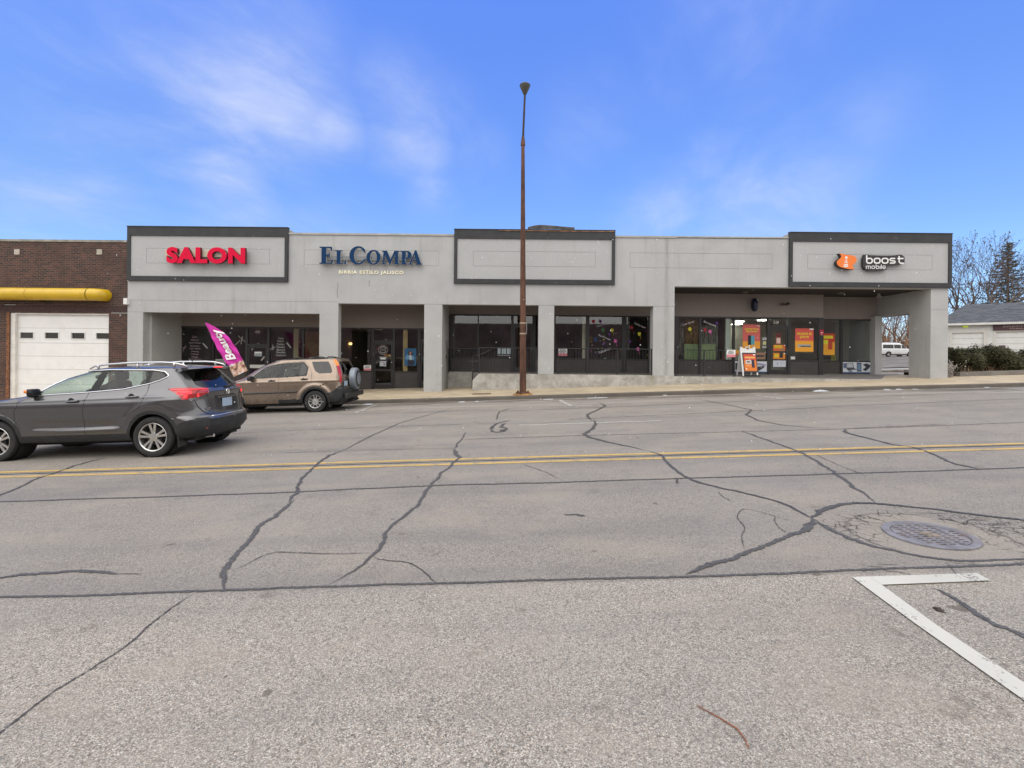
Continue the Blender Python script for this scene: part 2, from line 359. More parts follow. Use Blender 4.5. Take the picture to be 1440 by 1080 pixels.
def sidem(name, c, joints=True):
    m, nt, b = newmat(name); pos, s = posn(nt); X, Y, Z = s
    col = mixc(mapr(tn(nt, pos, 1.2, 6, .65), .35, .7, nt=nt), [x * .80 for x in c], [x * 1.12 for x in c], nt)
    col = mixc(mapr(tn(nt, pos, 120, 2), .3, .7, 0, .3, nt=nt), col, [x * .55 for x in c], nt)
    col = mixc(mapr(tn(nt, pos, 2.5, 6, .7), .56, .74, 0, .5, nt=nt), col, (.17, .135, .10), nt)
    if joints:
        fx = mth('ABSOLUTE', mth('SUBTRACT', mth('FRACT', mth('DIVIDE', mth('ADD', X, 80.4), 1.52, nt=nt), nt=nt), .5, nt=nt), nt=nt)
        j = mapr(fx, .4935, .4965, nt=nt)
        fy = mth('ABSOLUTE', mth('SUBTRACT', Y, 18.75, nt=nt), nt=nt); j2 = mapr(fy, .012, .006, nt=nt)
        col = mixc(mth('MULTIPLY', mth('MAXIMUM', j, j2, nt=nt), .75, nt=nt), col, (.06, .05, .04), nt)
    nt.links.new(col, b.inputs['Base Color']); b.inputs['Roughness'].default_value = .9
    bn = nt.nodes.new('ShaderNodeBump'); bn.inputs['Strength'].default_value = .3; bn.inputs['Distance'].default_value = .004
    nt.links.new(tn(nt, pos, 90, 3), bn.inputs['Height']); nt.links.new(bn.outputs[0], b.inputs['Normal'])
    return m
M['sidewalk'] = sidem('sidewalk_concrete', (.50, .41, .285)); M['kerb'] = sidem('kerb_concrete', (.13, .115, .098), False)
M['slab'] = sidem('slab_concrete', (.20, .185, .168), False); M['verge'] = sidem('dry_verge', (.30, .235, .15), False); M['ramp'] = sidem('ramp_concrete', (.36, .345, .31), False)
M['kerb_pale'] = sidem('kerb_pale', (.40, .38, .35), False)
# ------------------------------------------------------------------ ground
def sheet(name, x0, x1, y0, y1, nx, ny, f, mat, kind='structure', parent=None):
    mb = MB(); xs = np.linspace(x0, x1, nx + 1); ys = np.linspace(y0, y1, ny + 1)
    mb.v = [(x, y, f(x, y)) for y in ys for x in xs]; n = nx + 1
    mb.f = [(j * n + i, j * n + i + 1, (j + 1) * n + i + 1, (j + 1) * n + i) for j in range(ny) for i in range(nx)]; mb.m = [0] * len(mb.f)
    o = obj(name, mb, mat, parent, recalc=False); 
    if kind: tag(o, kind=kind)
    return o
ground = sheet('ground', -300, 400, -200, 700, 70, 90, lambda x, y: gz(x, 30) - .12 if x < 120 else .0375 * 120 - .17, M['verge'])
road = sheet('road', -70, 110, -30, 17.3, 180, 95, gz, M['asphalt'])
lot = sheet('parking_lot', 17.9, 110, 34.2, 75, 90, 30, lambda x, y: gz(x, 30) + .02, M['asphalt'])
drive = sheet('driveway', 17.4, 110, 20.1, 28.6, 90, 10, lambda x, y: gz(x, 30) + .03, M['asphalt'])
mb = MB(); nn = 120
for i in range(nn):
    a, b_ = 17.9 + i * .75, 17.9 + (i + 1) * .75
    mb.add([(a, 28.6, gz(a, 30) + .16), (b_, 28.6, gz(b_, 30) + .16), (b_, 30.2, gz(b_, 30) + .16), (a, 30.2, gz(a, 30) + .16), (a, 28.6, gz(a, 30) - .1), (b_, 28.6, gz(b_, 30) - .1)], [(0, 1, 2, 3), (4, 5, 1, 0)])
tag(obj('kerb', mb, M['kerb_pale']), kind='structure')
walk = sheet('sidewalk', -70, 110, 17.46, 22.16, 180, 8, sz, M['sidewalk'])
mb = MB(); xs = np.linspace(-70, 110, 181)
for a, b_ in zip(xs[:-1], xs[1:]):
    for (x, y) in ((a, b_),): pass
    pr = [(17.30, -.02), (17.315, .10), (17.33, .122), (17.355, .131), (17.46, .131)]
    for (y0, h0), (y1, h1) in zip(pr[:-1], pr[1:]):
        mb.quad((a, y0, gz(a, 17.4) + h0), (b_, y0, gz(b_, 17.4) + h0), (b_, y1, gz(b_, 17.4) + h1), (a, y1, gz(a, 17.4) + h1))
tag(obj('kerb', mb, M['kerb']), kind='structure')
# ------------------------------------------------------------------ markings and sealed cracks: parts of the road
LIFT = .004
def ribbon(name, pts, wd, mat, lift=LIFT, jag=.25, step=.05, parent=road, f=gz, px=True, taper=(1, 1)):
    q = [G(x, y, 0, f) for x, y in pts] if px else [Vector((x, y, 0)) for x, y in pts]
    ln = [0]
    for a, b in zip(q[:-1], q[1:]): ln.append(ln[-1] + (b - a).length)
    n = max(2, int(ln[-1] / step)); n = min(n, 1100); ws = wd if isinstance(wd, (list, tuple)) else [wd] * len(pts)
    sx = np.linspace(0, ln[-1], n + 1); xs_ = np.interp(sx, ln, [p.x for p in q]); ys_ = np.interp(sx, ln, [p.y for p in q]); w_ = np.interp(sx, ln, ws)
    # smooth the corners slightly
    k = max(1, int(.12 / (ln[-1] / n)))
    if jag and k > 1 and n > 3 * k:
        ker = np.ones(2 * k + 1) / (2 * k + 1)
        xs_[k:-k] = np.convolve(xs_, ker, 'valid'); ys_[k:-k] = np.convolve(ys_, ker, 'valid')
    if jag:
        rn = np.cumsum(np.random.RandomState(abs(int(len(pts) * 13 + pts[0][0]))).normal(0, 1, (2, n + 1)), 1); rn -= np.linspace(0, 1, n + 1) * rn[:, -1:]
        amp = .35 * w_ / max(1, np.abs(rn).max()) * 2.2
        xs_ = xs_ + rn[0] * amp; ys_ = ys_ + rn[1] * amp
    rr = np.random.RandomState(abs(int(pts[0][0] + pts[-1][0] * 3)))
    vs = []; m = MB()
    for i in range(n + 1):
        i0, i1 = max(0, i - 1), min(n, i + 1); t = Vector((xs_[i1] - xs_[i0], ys_[i1] - ys_[i0], 0)); t = t.normalized() if t.length else Vector((1, 0, 0))
        nrm = Vector((-t.y, t.x, 0)); ta = 1
        if taper[0] == 0: ta = min(ta, i / n * 8 + .1)
        if taper[1] == 0: ta = min(ta, (n - i) / n * 8 + .1)
        for sgn in (1, -1):
            hw = w_[i] / 2 * ta * (1 + jag * rr.uniform(-1, 1)) * ((.62 if q[0].y > 7.6 else .75) if jag > .2 else 1); p = Vector((xs_[i], ys_[i], 0)) + nrm * sgn * hw
            vs.append((p.x, p.y, f(p.x, p.y) + lift))
    m.add(vs, [(2 * i, 2 * i + 1, 2 * i + 3, 2 * i + 2) for i in range(n)])
    return obj(name, m, mat, parent, recalc=False)
T, TD, CK = M['tar'], M['tar_dusty'], M['crack']
def hline(Y, x0, x1): return [(x0, Y), (x1, Y)]
for Y in (7.50, 7.16): ribbon('yellow_line', hline(Y, -60, 90), .11, M['paint_yellow'], px=False, jag=.03, step=.25, lift=.004)
ribbon('lane_line', [(729, 598.2), (930, 591.8)], .10, M['paint_old'], jag=.05)
ribbon('lane_line', hline(11.25, -22, -12), .10, M['paint_old'], px=False, jag=.05)
ribbon('lane_line', hline(11.1, 14, 17), .10, M['paint_old'], px=False, jag=.05)
ribbon('lane_seam', hline(7.33, -60, 90), .055, T, px=False, jag=.5, step=.22)
SEAMS = [([(-60, 842), (0, 840), (150, 836), (300, 831), (460, 825), (700, 818), (850, 813), (960, 810), (1100, 805), (1200, 801), (1300, 797), (1500, 792)], .035, TD, 'lane_seam'),
 ([(-60, 708), (0, 705.5), (200, 700), (414, 692), (600, 684), (800, 679), (978, 673), (1178, 667), (1300, 663), (1378, 660), (1500, 655)], .05, TD, 'lane_seam'),
 ([(651, 618), (800, 613), (1000, 608), (1240, 602), (1440, 594), (1500, 592)], .035, T, 'lane_seam'),
 ([(400, 637), (520, 633), (640, 631)], .02, T, 'lane_seam'), ([(-40, 628), (400, 606), (520, 601.5), (563, 599.5), (700, 595)], .03, T, 'lane_seam'),
 ([(700, 578.5), (850, 573), (1000, 566.5), (1200, 559), (1440, 549)], .05, T, 'lane_seam'),
 ([(800, 590), (950, 583), (1200, 571), (1440, 561)], .04, T, 'lane_seam'),
 ([(480, 583), (600, 580), (660, 577)], .03, T, 'lane_seam'),
 ([(640, 573), (608, 582), (563, 595.5), (528, 611), (500, 625), (483, 634)], [.03, .04, .05, .06, .06, .07], T, 'crack_seal'),
 ([(483, 634), (473, 638), (449, 651), (426, 672), (414, 696), (407, 710)], [.10, .10, .07, .07, .06, .06], T, 'crack_seal'),
 ([(414, 703), (391, 723.5), (369, 736), (358, 750), (340, 770), (322, 793), (316, 815), (316, 829)], [.05, .06, .06, .06, .055, .055, .055, .05], TD, 'crack_seal'),
 ([(655, 607.7), (648, 619), (640, 631)], [.03, .04, .05], T, 'crack_seal'),
 ([(637, 632), (645, 636), (649, 643), (640, 650), (622, 665), (605, 680.6), (598, 696), (580, 713.6), (553, 741), (532, 769), (520, 783), (494, 805.6), (461, 824)], [.16, .18, .08, .06, .055, .055, .06, .055, .05, .05, .05, .05, .03], TD, 'crack_seal'),
 ([(520, 778), (490, 780), (445, 779.6), (400, 777), (381, 777), (367, 782.6), (350, 794), (326, 803)], .012, CK, 'crack'),
 ([(525, 783), (535, 788), (573.6, 790.7), (594, 802), (605, 814), (613.5, 821)], .013, CK, 'crack'),
 ([(269, 837.6), (240, 854), (232, 864), (210, 876), (195.6, 896.7), (175, 911), (138.5, 935), (106, 954), (81.5, 968), (45, 994.5), (16, 1019), (-30, 1055)], .013, CK, 'crack'),
 ([(-30, 817), (0, 812.8), (37, 806), (81.5, 804), (142.6, 805), (168, 808)], [.05, .05, .05, .05, .05, .05], TD, 'crack_seal'), ([(168, 807), (200, 808)], .01, CK, 'crack'),
 ([(-40, 715), (0, 697), (49, 674.6), (102, 656), (151, 643)], [.04, .04, .05, .05, .06], T, 'crack_seal'),
 ([(717.5, 591), (700, 596), (691, 604.5)], [.05, .08, .14], T, 'crack_seal'), ([(691, 605), (698, 608), (709, 608), (713, 603)], [.1, .1, .16, .14], T, 'crack_seal'), ([(713, 603), (706, 600), (712.5, 595)], [.12, .14, .08], T, 'crack_seal'),
 ([(719, 574), (703, 579.5), (699, 591)], .05, T, 'crack_seal'),
 ([(841, 566), (851, 571), (830.5, 581.7), (827, 587), (832, 592)], [.06, .10, .12, .12, .05], T, 'crack_seal'),
 ([(834, 590), (834, 597), (820, 611), (824, 616), (851, 622.6), (900, 632), (911, 634)], [.07, .12, .12, .12, .09, .07, .06], T, 'crack_seal'),
 ([(911, 634), (929, 640), (942, 655.6), (955.5, 669), (978, 678), (1009, 686.7), (1049, 695.6), (1084, 704), (1111, 713), (1131, 724), (1142, 729)], [.06, .07, .06, .07, .07, .07, .06, .06, .07, .09, .12], T, 'crack_seal'),
 ([(1142, 729), (1129, 740), (1111, 751), (1084, 762), (1053, 775.6), (1022, 789), (991, 798), (964, 809)], [.12, .08, .06, .05, .05, .055, .065, .05], TD, 'crack_seal'),
 ([(1142, 729), (1155.5, 718), (1178, 711), (1213, 708), (1244, 710), (1289, 713), (1333, 718.7), (1378, 724), (1440, 731), (1500, 738)], [.1, .08, .07, .06, .06, .055, .055, .05, .05, .05], T, 'crack_seal'),
 ([(1147, 731), (1169, 746.7), (1191, 757.8), (1222, 767.6), (1267, 777.8), (1311, 784), (1351, 789), (1390, 787), (1500, 783)], [.07, .06, .06, .05, .045, .04, .04, .03, .03], TD, 'crack_seal'),
 ([(1038, 605), (1067, 615.6), (1102, 626.7), (1124, 635.6), (1151, 651), (1178, 666.7), (1195.6, 680), (1218, 695.6), (1233, 708)], [.05, .07, .07, .07, .07, .07, .07, .06, .06], TD, 'crack_seal'),
 ([(980, 561), (1022, 569), (1058, 576.4), (1053, 583.6), (1067, 591), (1102, 598), (1173, 604)], [.05, .06, .08, .10, .08, .05, .03], T, 'crack_seal'),
 ([(1330, 597), (1187, 603)], .04, T, 'crack_seal'),
 ([(1187, 603), (1191, 609), (1213, 616), (1244, 623.6), (1284, 629), (1302, 634), (1324, 643), (1347, 653), (1378, 660), (1404, 659)], [.08, .10, .08, .07, .06, .05, .06, .06, .05, .03], T, 'crack_seal'),
 ([(1047, 773), (1042, 758), (1049, 742), (1033, 727), (1044, 714), (1067, 720), (1089, 726), (1120, 735)], .010, CK, 'crack'), ([(1091, 727), (1087, 735.6), (1107, 751)], .009, CK, 'crack'),
 ([(1310, 827), (1323, 830), (1348, 846.7), (1369, 859), (1390, 871.7), (1415, 882), (1445, 897), (1500, 928)], [.03, .04, .045, .045, .045, .04, .04, .04], TD, 'crack_seal'),
 ([(1240, 802), (1280, 808), (1295, 818), (1302, 823)], .010, CK, 'crack'), ([(1330, 790), (1345, 806), (1354, 820)], .006, CK, 'crack'),
 ([(792, 724), (810, 724), (823, 726)], [.02, .03, .06], T, 'crack_seal'), ([(949, 672), (953, 680)], .03, CK, 'crack'),
 ([(1010, 692), (1018, 700), (1030, 706)], .01, CK, 'crack'), ([(1147, 640), (1180, 655), (1215, 668)], .012, CK, 'crack'), ([(735, 653), (770, 665), (782, 672)], .012, CK, 'crack')]
for i, (pts, wd, mat, nm) in enumerate(SEAMS):
    far = pts[0][1] < 650
    ribbon(nm, pts, wd, mat, lift=.0045 + .0004 * (i % 7), jag=.42 if nm != 'crack' else .7, step=.06 if far else .014, taper=(0, 0) if nm != 'lane_seam' else (1, 1))
# alligator cracking round the manhole
rs = random.Random(5)
def gator(cx, cy, rx, ry, n):
    for _ in range(n):
        a = rs.uniform(0, 6.28); r = rs.uniform(.1, 1) ** .6; x, y = cx + rx * r * math.cos(a), cy + ry * r * math.sin(a); pts = [(x, y)]; ang = rs.choice((0, 0, 0, 1.2, 2.2, -1)) + rs.uniform(-.4, .4)
        for k in range(rs.randint(2, 5)):
            ang += rs.uniform(-.6, .6); x += math.cos(ang) * rx * .22; y += math.sin(ang) * ry * .3; pts.append((x, y))
        ribbon('crack', pts, rs.uniform(.003, .007), CK, lift=.0035 + rs.random() * .003, jag=.6, step=.015, taper=(0, 0))
gator(1188, 742, 26, 12, 5); gator(1260, 722, 50, 3, 6); gator(1395, 738, 45, 8, 7); gator(1250, 798, 50, 5, 4)
# parking marks
def flat(name, pts, mat, lift=.006, px=True):
    q = [G(x, y) for x, y in pts] if px else [Vector((x, y, gz(x, y))) for x, y in pts]
    m = MB(); m.quad(*[(p.x, p.y, gz(p.x, p.y) + lift) for p in q]); return obj(name, m, mat, road, recalc=False)
flat('parking_line', [(1198, 813), (1222, 812.2), (1240, 824), (1316, 880), (1440, 962), (1560, 1042), (1560, 1068), (1440, 987), (1289, 880)], M['paint_white'], .0085)
flat('parking_line', [(1222.4, 812.2), (1374, 807.5), (1393, 818), (1240.4, 824)], M['paint_white'], .0085)
for a, b_, wd in (((500, 581), (530, 569.5), .10), ((789, 562.5), (804.5, 571.5), .11), ((1062, 556), (1102, 561.5), .10), ((768, 571.8), (832, 570.6), .09), ((452, 580), (560, 576.5), .09), ((1395, 549.5), (1460, 548), .1), ((160, 597), (100, 609), .1)):
    ribbon('parking_line', [a, b_], wd, M['paint_old'], jag=.04, lift=.008)
# ------------------------------------------------------------------ manhole cover
c = G(1307, 753); MH = Matrix.Translation((c.x, c.y, 0))
mh = thing('manhole_cover', 'round cast iron manhole cover with slotted lid set in the cracked road', 'manhole cover', (c.x, c.y, c.z))
M['iron'] = pbr('cast_iron', (.20, .195, .215), .65, .1, var=.25, vscale=8, bump=.3, bscale=40, dirt=(.20, .145, .10, .7), dscale=6)
M['iron_dark'] = pbr('slot_dirt', (.11, .085, .07), .9, var=.4, vscale=20)
def tilt(m):
    m.v = [(x, y, z + gz(x, y) - gz(c.x, c.y)) for x, y, z in m.v]; return m
RM = .315
m = MB(); m.lathe([(RM, -.02), (RM, .012), (RM - .012, .016), (RM - .05, .016), (RM - .058, .010), (RM - .058, -.02)], (c.x, c.y, c.z), n=64); obj('ring', tilt(m), M['iron'], mh, smooth=2)
m = MB(); m.lathe([(0.001, .009), (.2, .009), (RM - .066, .009), (RM - .068, -.01)], (c.x, c.y, c.z), n=64); m.cur = 1
for i in range(-3, 4):
    for j in range(-5, 6):
        x, y = i * .072, j * .042
        if math.hypot(x, y) < .225 and not (abs(i) < 1 and abs(j) < 2): m.box(c.x + x - .020, c.x + x + .020, c.y + y - .009, c.y + y + .009, c.z + .006, c.z + .0115)
obj('lid', tilt(m), [M['iron'], M['iron_dark']], mh)
m = MB(); m.box(c.x - .055, c.x + .055, c.y - .055, c.y + .055, c.z + .006, c.z + .013); obj('lid_plate', tilt(m), pbr('plate_rust', (.20, .165, .13), .8, var=.4, vscale=30, bump=.4), mh)
# utility cover in the sidewalk
a = G(664, 554.5, 0, sz); b_ = G(691, 552, 0, sz); mb = MB(); mb.add([(a.x, a.y - .15, sz(a.x, a.y - .15) + .006), (b_.x, a.y - .15, sz(b_.x, a.y - .15) + .006), (b_.x, a.y + .25, sz(b_.x, a.y + .25) + .006), (a.x, a.y + .25, sz(a.x, a.y + .25) + .006),
  (a.x, a.y - .15, sz(a.x, a.y) - .05), (b_.x, a.y - .15, sz(b_.x, a.y) - .05), (b_.x, a.y + .25, sz(b_.x, a.y) - .05), (a.x, a.y + .25, sz(a.x, a.y) - .05)], [(0, 1, 2, 3), (0, 4, 5, 1), (1, 5, 6, 2), (2, 6, 7, 3), (3, 7, 4, 0)])
solo('utility_cover', mb, pbr('rusty_cover', (.13, .075, .05), .8, var=.5, vscale=6, bump=.3), 'rusty rectangular utility cover let into the sidewalk left of the lamp post', 'utility cover')
# litter and slush along the kerb
M['slush'] = pbr('slush', (.50, .51, .53), .5, var=.2, vscale=20, bump=.6, bscale=20)
def lump(name, x0, x1, y, h, label, cat, mat=None, seed=0, grp='scraps of old snow along the kerb', f=gz):
    r = random.Random(seed + int(x0)); a, b = G(x0, y, 0, f), G(x1, y, 0, f); L_ = b.x - a.x; m = MB(); n, k = 14, 6
    for i in range(n + 1):
        for j in range(k + 1):
            u, v = i / n, j / k; e = math.sin(math.pi * u) ** .5 * math.sin(math.pi * v) ** .6
            x = a.x + L_ * u + r.uniform(-.01, .01); yy = a.y - .12 + .24 * v + r.uniform(-.02, .02)
            m.v.append((x, yy, f(x, yy) + .002 + h * e * (.5 + .7 * r.random())))
    q = k + 1; m.f = [(i * q + j, (i + 1) * q + j, (i + 1) * q + j + 1, i * q + j + 1) for i in range(n) for j in range(k)]; m.m = [0] * len(m.f)
    return solo(name, m, mat or M['slush'], label, cat, grp, recalc=False)
for (x0, x1, y, h, lb) in ((511, 523, 569, .03, 'small patch of old snow beside the tan wagon rear bumper'), (645, 654, 565.5, .02, 'left one of two snow scraps by the kerb before the utility cover'), (668, 673, 565, .02, 'right one of two snow scraps by the kerb before the utility cover'),
    (764, 778, 561.8, .015, 'thin dull snow streak by the kerb just right of the lamp post'), (826, 856, 560, .015, 'long thin snow streak at the kerb above a parking line'), (1143, 1168, 550.5, .05, 'largest lumpy heap of dirty snow at the kerb before the phone shop'),
    (1243, 1254, 548.5, .03, 'leftmost of three snow scraps by the kerb near the right end column'), (1260, 1269, 548, .03, 'middle one of three snow scraps by the kerb near the right end column'), (1284, 1289, 547.5, .02, 'rightmost of three tiny snow scraps by the kerb near the right end column'),
    (1382, 1391, 545, .02, 'tiny snow scrap at the kerb in front of the hedge'), (932, 938, 556, .02, 'tiny snow scrap at the kerb below the railing'), (1419, 1440, 542.5, .03, 'white snow patch at the kerb by the right picture edge')):
    lump('snow_patch', x0, x1, y, h, lb, 'snow patch')
lump('black_scrap', 1408, 1419, 542.2, .04, 'flat black scrap lying at the kerb beside a white snow patch', 'litter', M['black'], grp=None)
# twig and pebbles in the near lane
tw = [G(x, y) + Vector((0, 0, .006)) for x, y in ((980, 994), (1010, 1010), (1037, 1027), (1048, 1042), (1053, 1055))]
m = MB(); m.tube(tw, [.002, .0028, .003, .003, .002], 6); solo('twig', m, pbr('twig_red', (.26, .09, .04), .7, var=.3, vscale=60), 'thin reddish curved twig lying on the nearest pavement', 'twig', smooth=True)
m = MB(); q = G(1320, 858); m.lathe([(.001, .012), (.022, .010), (.032, .003), (.034, 0)], q, n=9)
m.v = [(x + .012 * math.sin(y * 300), y, z) for x, y, z in m.v]; solo('dead_leaf', m, pbr('leaf_dark', (.05, .035, .03), .8, var=.4, vscale=80), 'small dark dead leaf between the white line and black tar strip', 'leaf', smooth=True)
# ------------------------------------------------------------------ building materials
def stucco(name, c, stain=.25):
    m, nt, b = newmat(name); pos, s = posn(nt); X, Y, Z = s
    col = mixc(mapr(tn(nt, pos, 28, 5, .7), .3, .7, nt=nt), [x * .93 for x in c], [x * 1.06 for x in c], nt)
    col = mixc(mapr(tn(nt, pos, .9, 5, .6), .35, .7, 0, stain, nt=nt), col, [x * .78 for x in c], nt)
    col = mixc(mapr(tn(nt, pos, 1., 6, .65, (3.5, 3.5, .22)), .52, .78, 0, stain * 1.1, nt=nt), col, [c[0] * .66, c[1] * .64, c[2] * .60], nt)   # rain streaks
    vx_ = mth('MULTIPLY', mapr(mth('ABSOLUTE', mth('SUBTRACT', X, 6.37, nt=nt), nt=nt), .16, .0, nt=nt), mapr(tn(nt, pos, 3, 5, .7, (4, 1, .5)), .35, .65, .1, .42, nt=nt), nt=nt); col = mixc(vx_, col, (.16, .145, .13), nt)
    vz_ = mth('MULTIPLY', mapr(tn(nt, pos, 4, 6, .75), .50, .68, nt=nt), mapr(Z, 1.15, .55, 0, .5, nt=nt), nt=nt); col = mixc(vz_, col, (.20, .175, .145), nt)
    nt.links.new(col, b.inputs['Base Color']); b.inputs['Roughness'].default_value = .93; b.inputs['Specular IOR Level'].default_value = .2
    bn = nt.nodes.new('ShaderNodeBump'); bn.inputs['Strength'].default_value = .45; bn.inputs['Distance'].default_value = .006
    nt.links.new(tn(nt, pos, 75, 4, .7), bn.inputs['Height']); nt.links.new(bn.outputs[0], b.inputs['Normal'])
    return m
M['stucco'] = stucco('grey_stucco', (.445, .447, .447), .52); M['stucco_panel'] = stucco('pale_stucco_panel', (.435, .437, .440), .2)
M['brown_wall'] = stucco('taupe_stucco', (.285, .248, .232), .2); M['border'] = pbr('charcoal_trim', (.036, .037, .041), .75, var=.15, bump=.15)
M['coping'] = pbr('metal_coping', (.36, .35, .33), .55, .2, var=.12); M['groove'] = pbr('joint_line', (.21, .205, .20), .9)
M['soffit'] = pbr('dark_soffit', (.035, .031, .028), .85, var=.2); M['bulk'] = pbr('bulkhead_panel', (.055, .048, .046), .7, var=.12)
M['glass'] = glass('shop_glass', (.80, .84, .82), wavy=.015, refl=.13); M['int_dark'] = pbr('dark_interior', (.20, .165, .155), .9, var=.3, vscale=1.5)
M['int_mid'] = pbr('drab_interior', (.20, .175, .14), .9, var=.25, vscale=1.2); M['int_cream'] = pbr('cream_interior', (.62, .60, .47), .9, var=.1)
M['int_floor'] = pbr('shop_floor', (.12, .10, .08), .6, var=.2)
M['conc'] = None
def concm():
    m, nt, b = newmat('weathered_concrete'); pos, s = posn(nt); X, Y, Z = s
    c = (.40, .385, .35); col = mixc(mapr(tn(nt, pos, 2.2, 7, .7), .35, .68, nt=nt), (.30, .285, .255), (.47, .46, .43), nt)
    col = mixc(mapr(tn(nt, pos, 5, 6, .7), .58, .72, 0, .6, nt=nt), col, (.15, .135, .11), nt); col = mixc(mapr(tn(nt, pos, 1.3, 5, .6, (2.5, 1, .3)), .55, .75, 0, .5, nt=nt), col, (.24, .18, .115), nt)
    nt.links.new(col, b.inputs['Base Color']); b.inputs['Roughness'].default_value = .92
    bn = nt.nodes.new('ShaderNodeBump'); bn.inputs['Strength'].default_value = .5; bn.inputs['Distance'].default_value = .01
    nt.links.new(tn(nt, pos, 30, 5, .7), bn.inputs['Height']); nt.links.new(bn.outputs[0], b.inputs['Normal']); return m
M['conc'] = concm()
YF, YB, YR = 20.0, 22.2, 22.95
def X(px, Y=YF, y=480): return P(px, y, Y)[0]
Z = lambda r: E + r
ZT, ZLIN, ZSAL, ZBO, ZH1, ZH2, ZCEIL = Z(4.92), Z(2.09), Z(1.66), Z(2.92), Z(1.21), Z(1.865), Z(2.98)
xL, xR = X(179), X(1333)
bld = thing('shopping_strip', 'long single storey grey stucco shop building with dark framed sign panels', 'building', ((xL + xR) / 2, YF, gz(0, YF)))
TH = .35
def bx(name, x0, x1, y0, y1, z0, z1, mat, parent=bld, **k):
    m = MB(); m.box(x0, x1, y0, y1, z0, z1); return obj(name, m, mat, parent, **k)
# front wall in butted blocks
m = MB(); x948 = X(948); m.box(xL, x948, YF, YF + TH, ZLIN, ZT); m.box(x948, xR, YF, YF + TH, ZBO, ZT)
m.box(X(201), X(449), YF, YF + TH, ZSAL, ZLIN)
obj('wall', m, M['stucco'], bld)
for nm, a, b_, zb, zt, dp in (('column', 179, 201, sz(X(190), YF) - .05, ZLIN, TH), ('column', 449, 475.4, sz(X(460), YF) - .05, ZLIN, TH), ('column', 596.3, 621.6, sz(X(608), YF) - .02, ZLIN, TH),
                         ('column', 757, 779, Z(-.758), ZLIN, TH), ('column', 918.3, 948, Z(-.778), ZLIN, .45), ('column', 1309, 1333, Z(-.86), ZBO, .42)):
    x0, x1 = X(a), X(b_)
    if a == 1309: x0 = X(1308.5)
    bx(nm, x0, x1, YF, YF + dp, zb, zt, M['stucco'])
# reveal lines in the stucco
m = MB(); g_ = .012
m.box(xL, X(475), YF - .002, YF, Z(2.15), Z(2.15) + g_)
m.box(xL, X(201), YF - .002, YF, Z(1.66), Z(1.66) + g_)
m.box(X(475.4), X(948), YF - .002, YF, ZLIN - .004, ZLIN + g_); m.box(X(1309), xR, YF - .002, YF, Z(2.05), Z(2.05) + g_)
for a, b_, t, bt in ((426.6, 616.3, 352, 373.3), (884.7, 1085, 356.7, 378.5)):
    x0, x1 = X(a), X(b_); z0, z1 = Z(3.68), Z(4.29)
    for q in ((x0, x1, z0, z0 + g_), (x0, x1, z1, z1 + g_), (x0, x0 + g_, z0 + g_, z1), (x1 - g_, x1, z0 + g_, z1)): m.box(q[0], q[1], YF - .002, YF, q[2], q[3])
obj('joint_line', m, M['groove'], bld)
# hairline cracks in the stucco
for pts in ([(474.6, 397.5), (475.3, 403), (474, 410), (474.8, 419.5)], [(520, 372), (521, 379)], [(519.5, 394), (519, 403)]):
    m = MB(); q = [P(x, y, YF - .003) for x, y in pts]
    for a, b_ in zip(q[:-1], q[1:]): m.quad((a[0] - .012, a[1], a[2]), (b_[0] - .008, b_[1], b_[2]), (b_[0] + .012, b_[1], b_[2]), (a[0] + .012, a[1], a[2]))
    obj('wall_crack', m, M['groove'], bld)
# coping
for a, b_ in ((405, 637.8), (863.3, 951), (951.2, 1108)):
    m = MB(); m.box(X(a), X(b_), YF - .04, YF + .40, ZT + (.02 if a == 951.2 else 0), ZT + .075); obj('coping', m, M['coping'], bld)
# framed sign panels
zp0, zp1 = Z(2.955), Z(5.17)
for a, b_ in ((180, 405), (637.8, 863.3), (1107.6, 1335)):
    x0, x1 = X(a), X(b_); m = MB(); fr = .13; yf = YF - .10
    m.box(x0, x1, yf, YF + .02, zp1 - .36, zp1); m.box(x0, x1, yf, YF - .001, zp0, zp0 + .19)
    m.box(x0, x0 + fr, yf, YF - .001, zp0 + .19, zp1 - .36); m.box(x1 - fr, x1, yf, YF - .001, zp0 + .19, zp1 - .36)
    fo = obj('panel_frame', m, M['border'], bld)
    m = MB(); m.box(x0 - .01, x1 + .01, yf - .02, YF + .06, zp1, zp1 + .03); obj('cap_flashing', m, M['border'], fo)
    m = MB(); m.box(x0 + fr, x1 - fr, YF - .05, YF - .001, zp0 + .19, zp1 - .36); obj('panel', m, M['stucco_panel'], bld)
    m = MB(); m.box(x0 + .02, x1 - .02, YF + .021, YF + .45, ZT + .08, zp1 - .02); obj('panel_back', m, pbr('beige_return', (.42, .37, .30), .8), bld)
    inn = {180: (206, 379), 637.8: (664.4, 836), 1107.6: (1133.5, 1308.5)}[a]; m = MB(); x0, x1 = X(inn[0]), X(inn[1]); z0, z1 = Z(3.68), Z(4.29); yy = YF - .05
    for q in ((x0, x1, z0, z0 + g_), (x0, x1, z1, z1 + g_), (x0, x0 + g_, z0 + g_, z1), (x1 - g_, x1, z0 + g_, z1)): m.box(q[0], q[1], yy - .002, yy, q[2], q[3])
    obj('joint_line', m, M['groove'], bld)
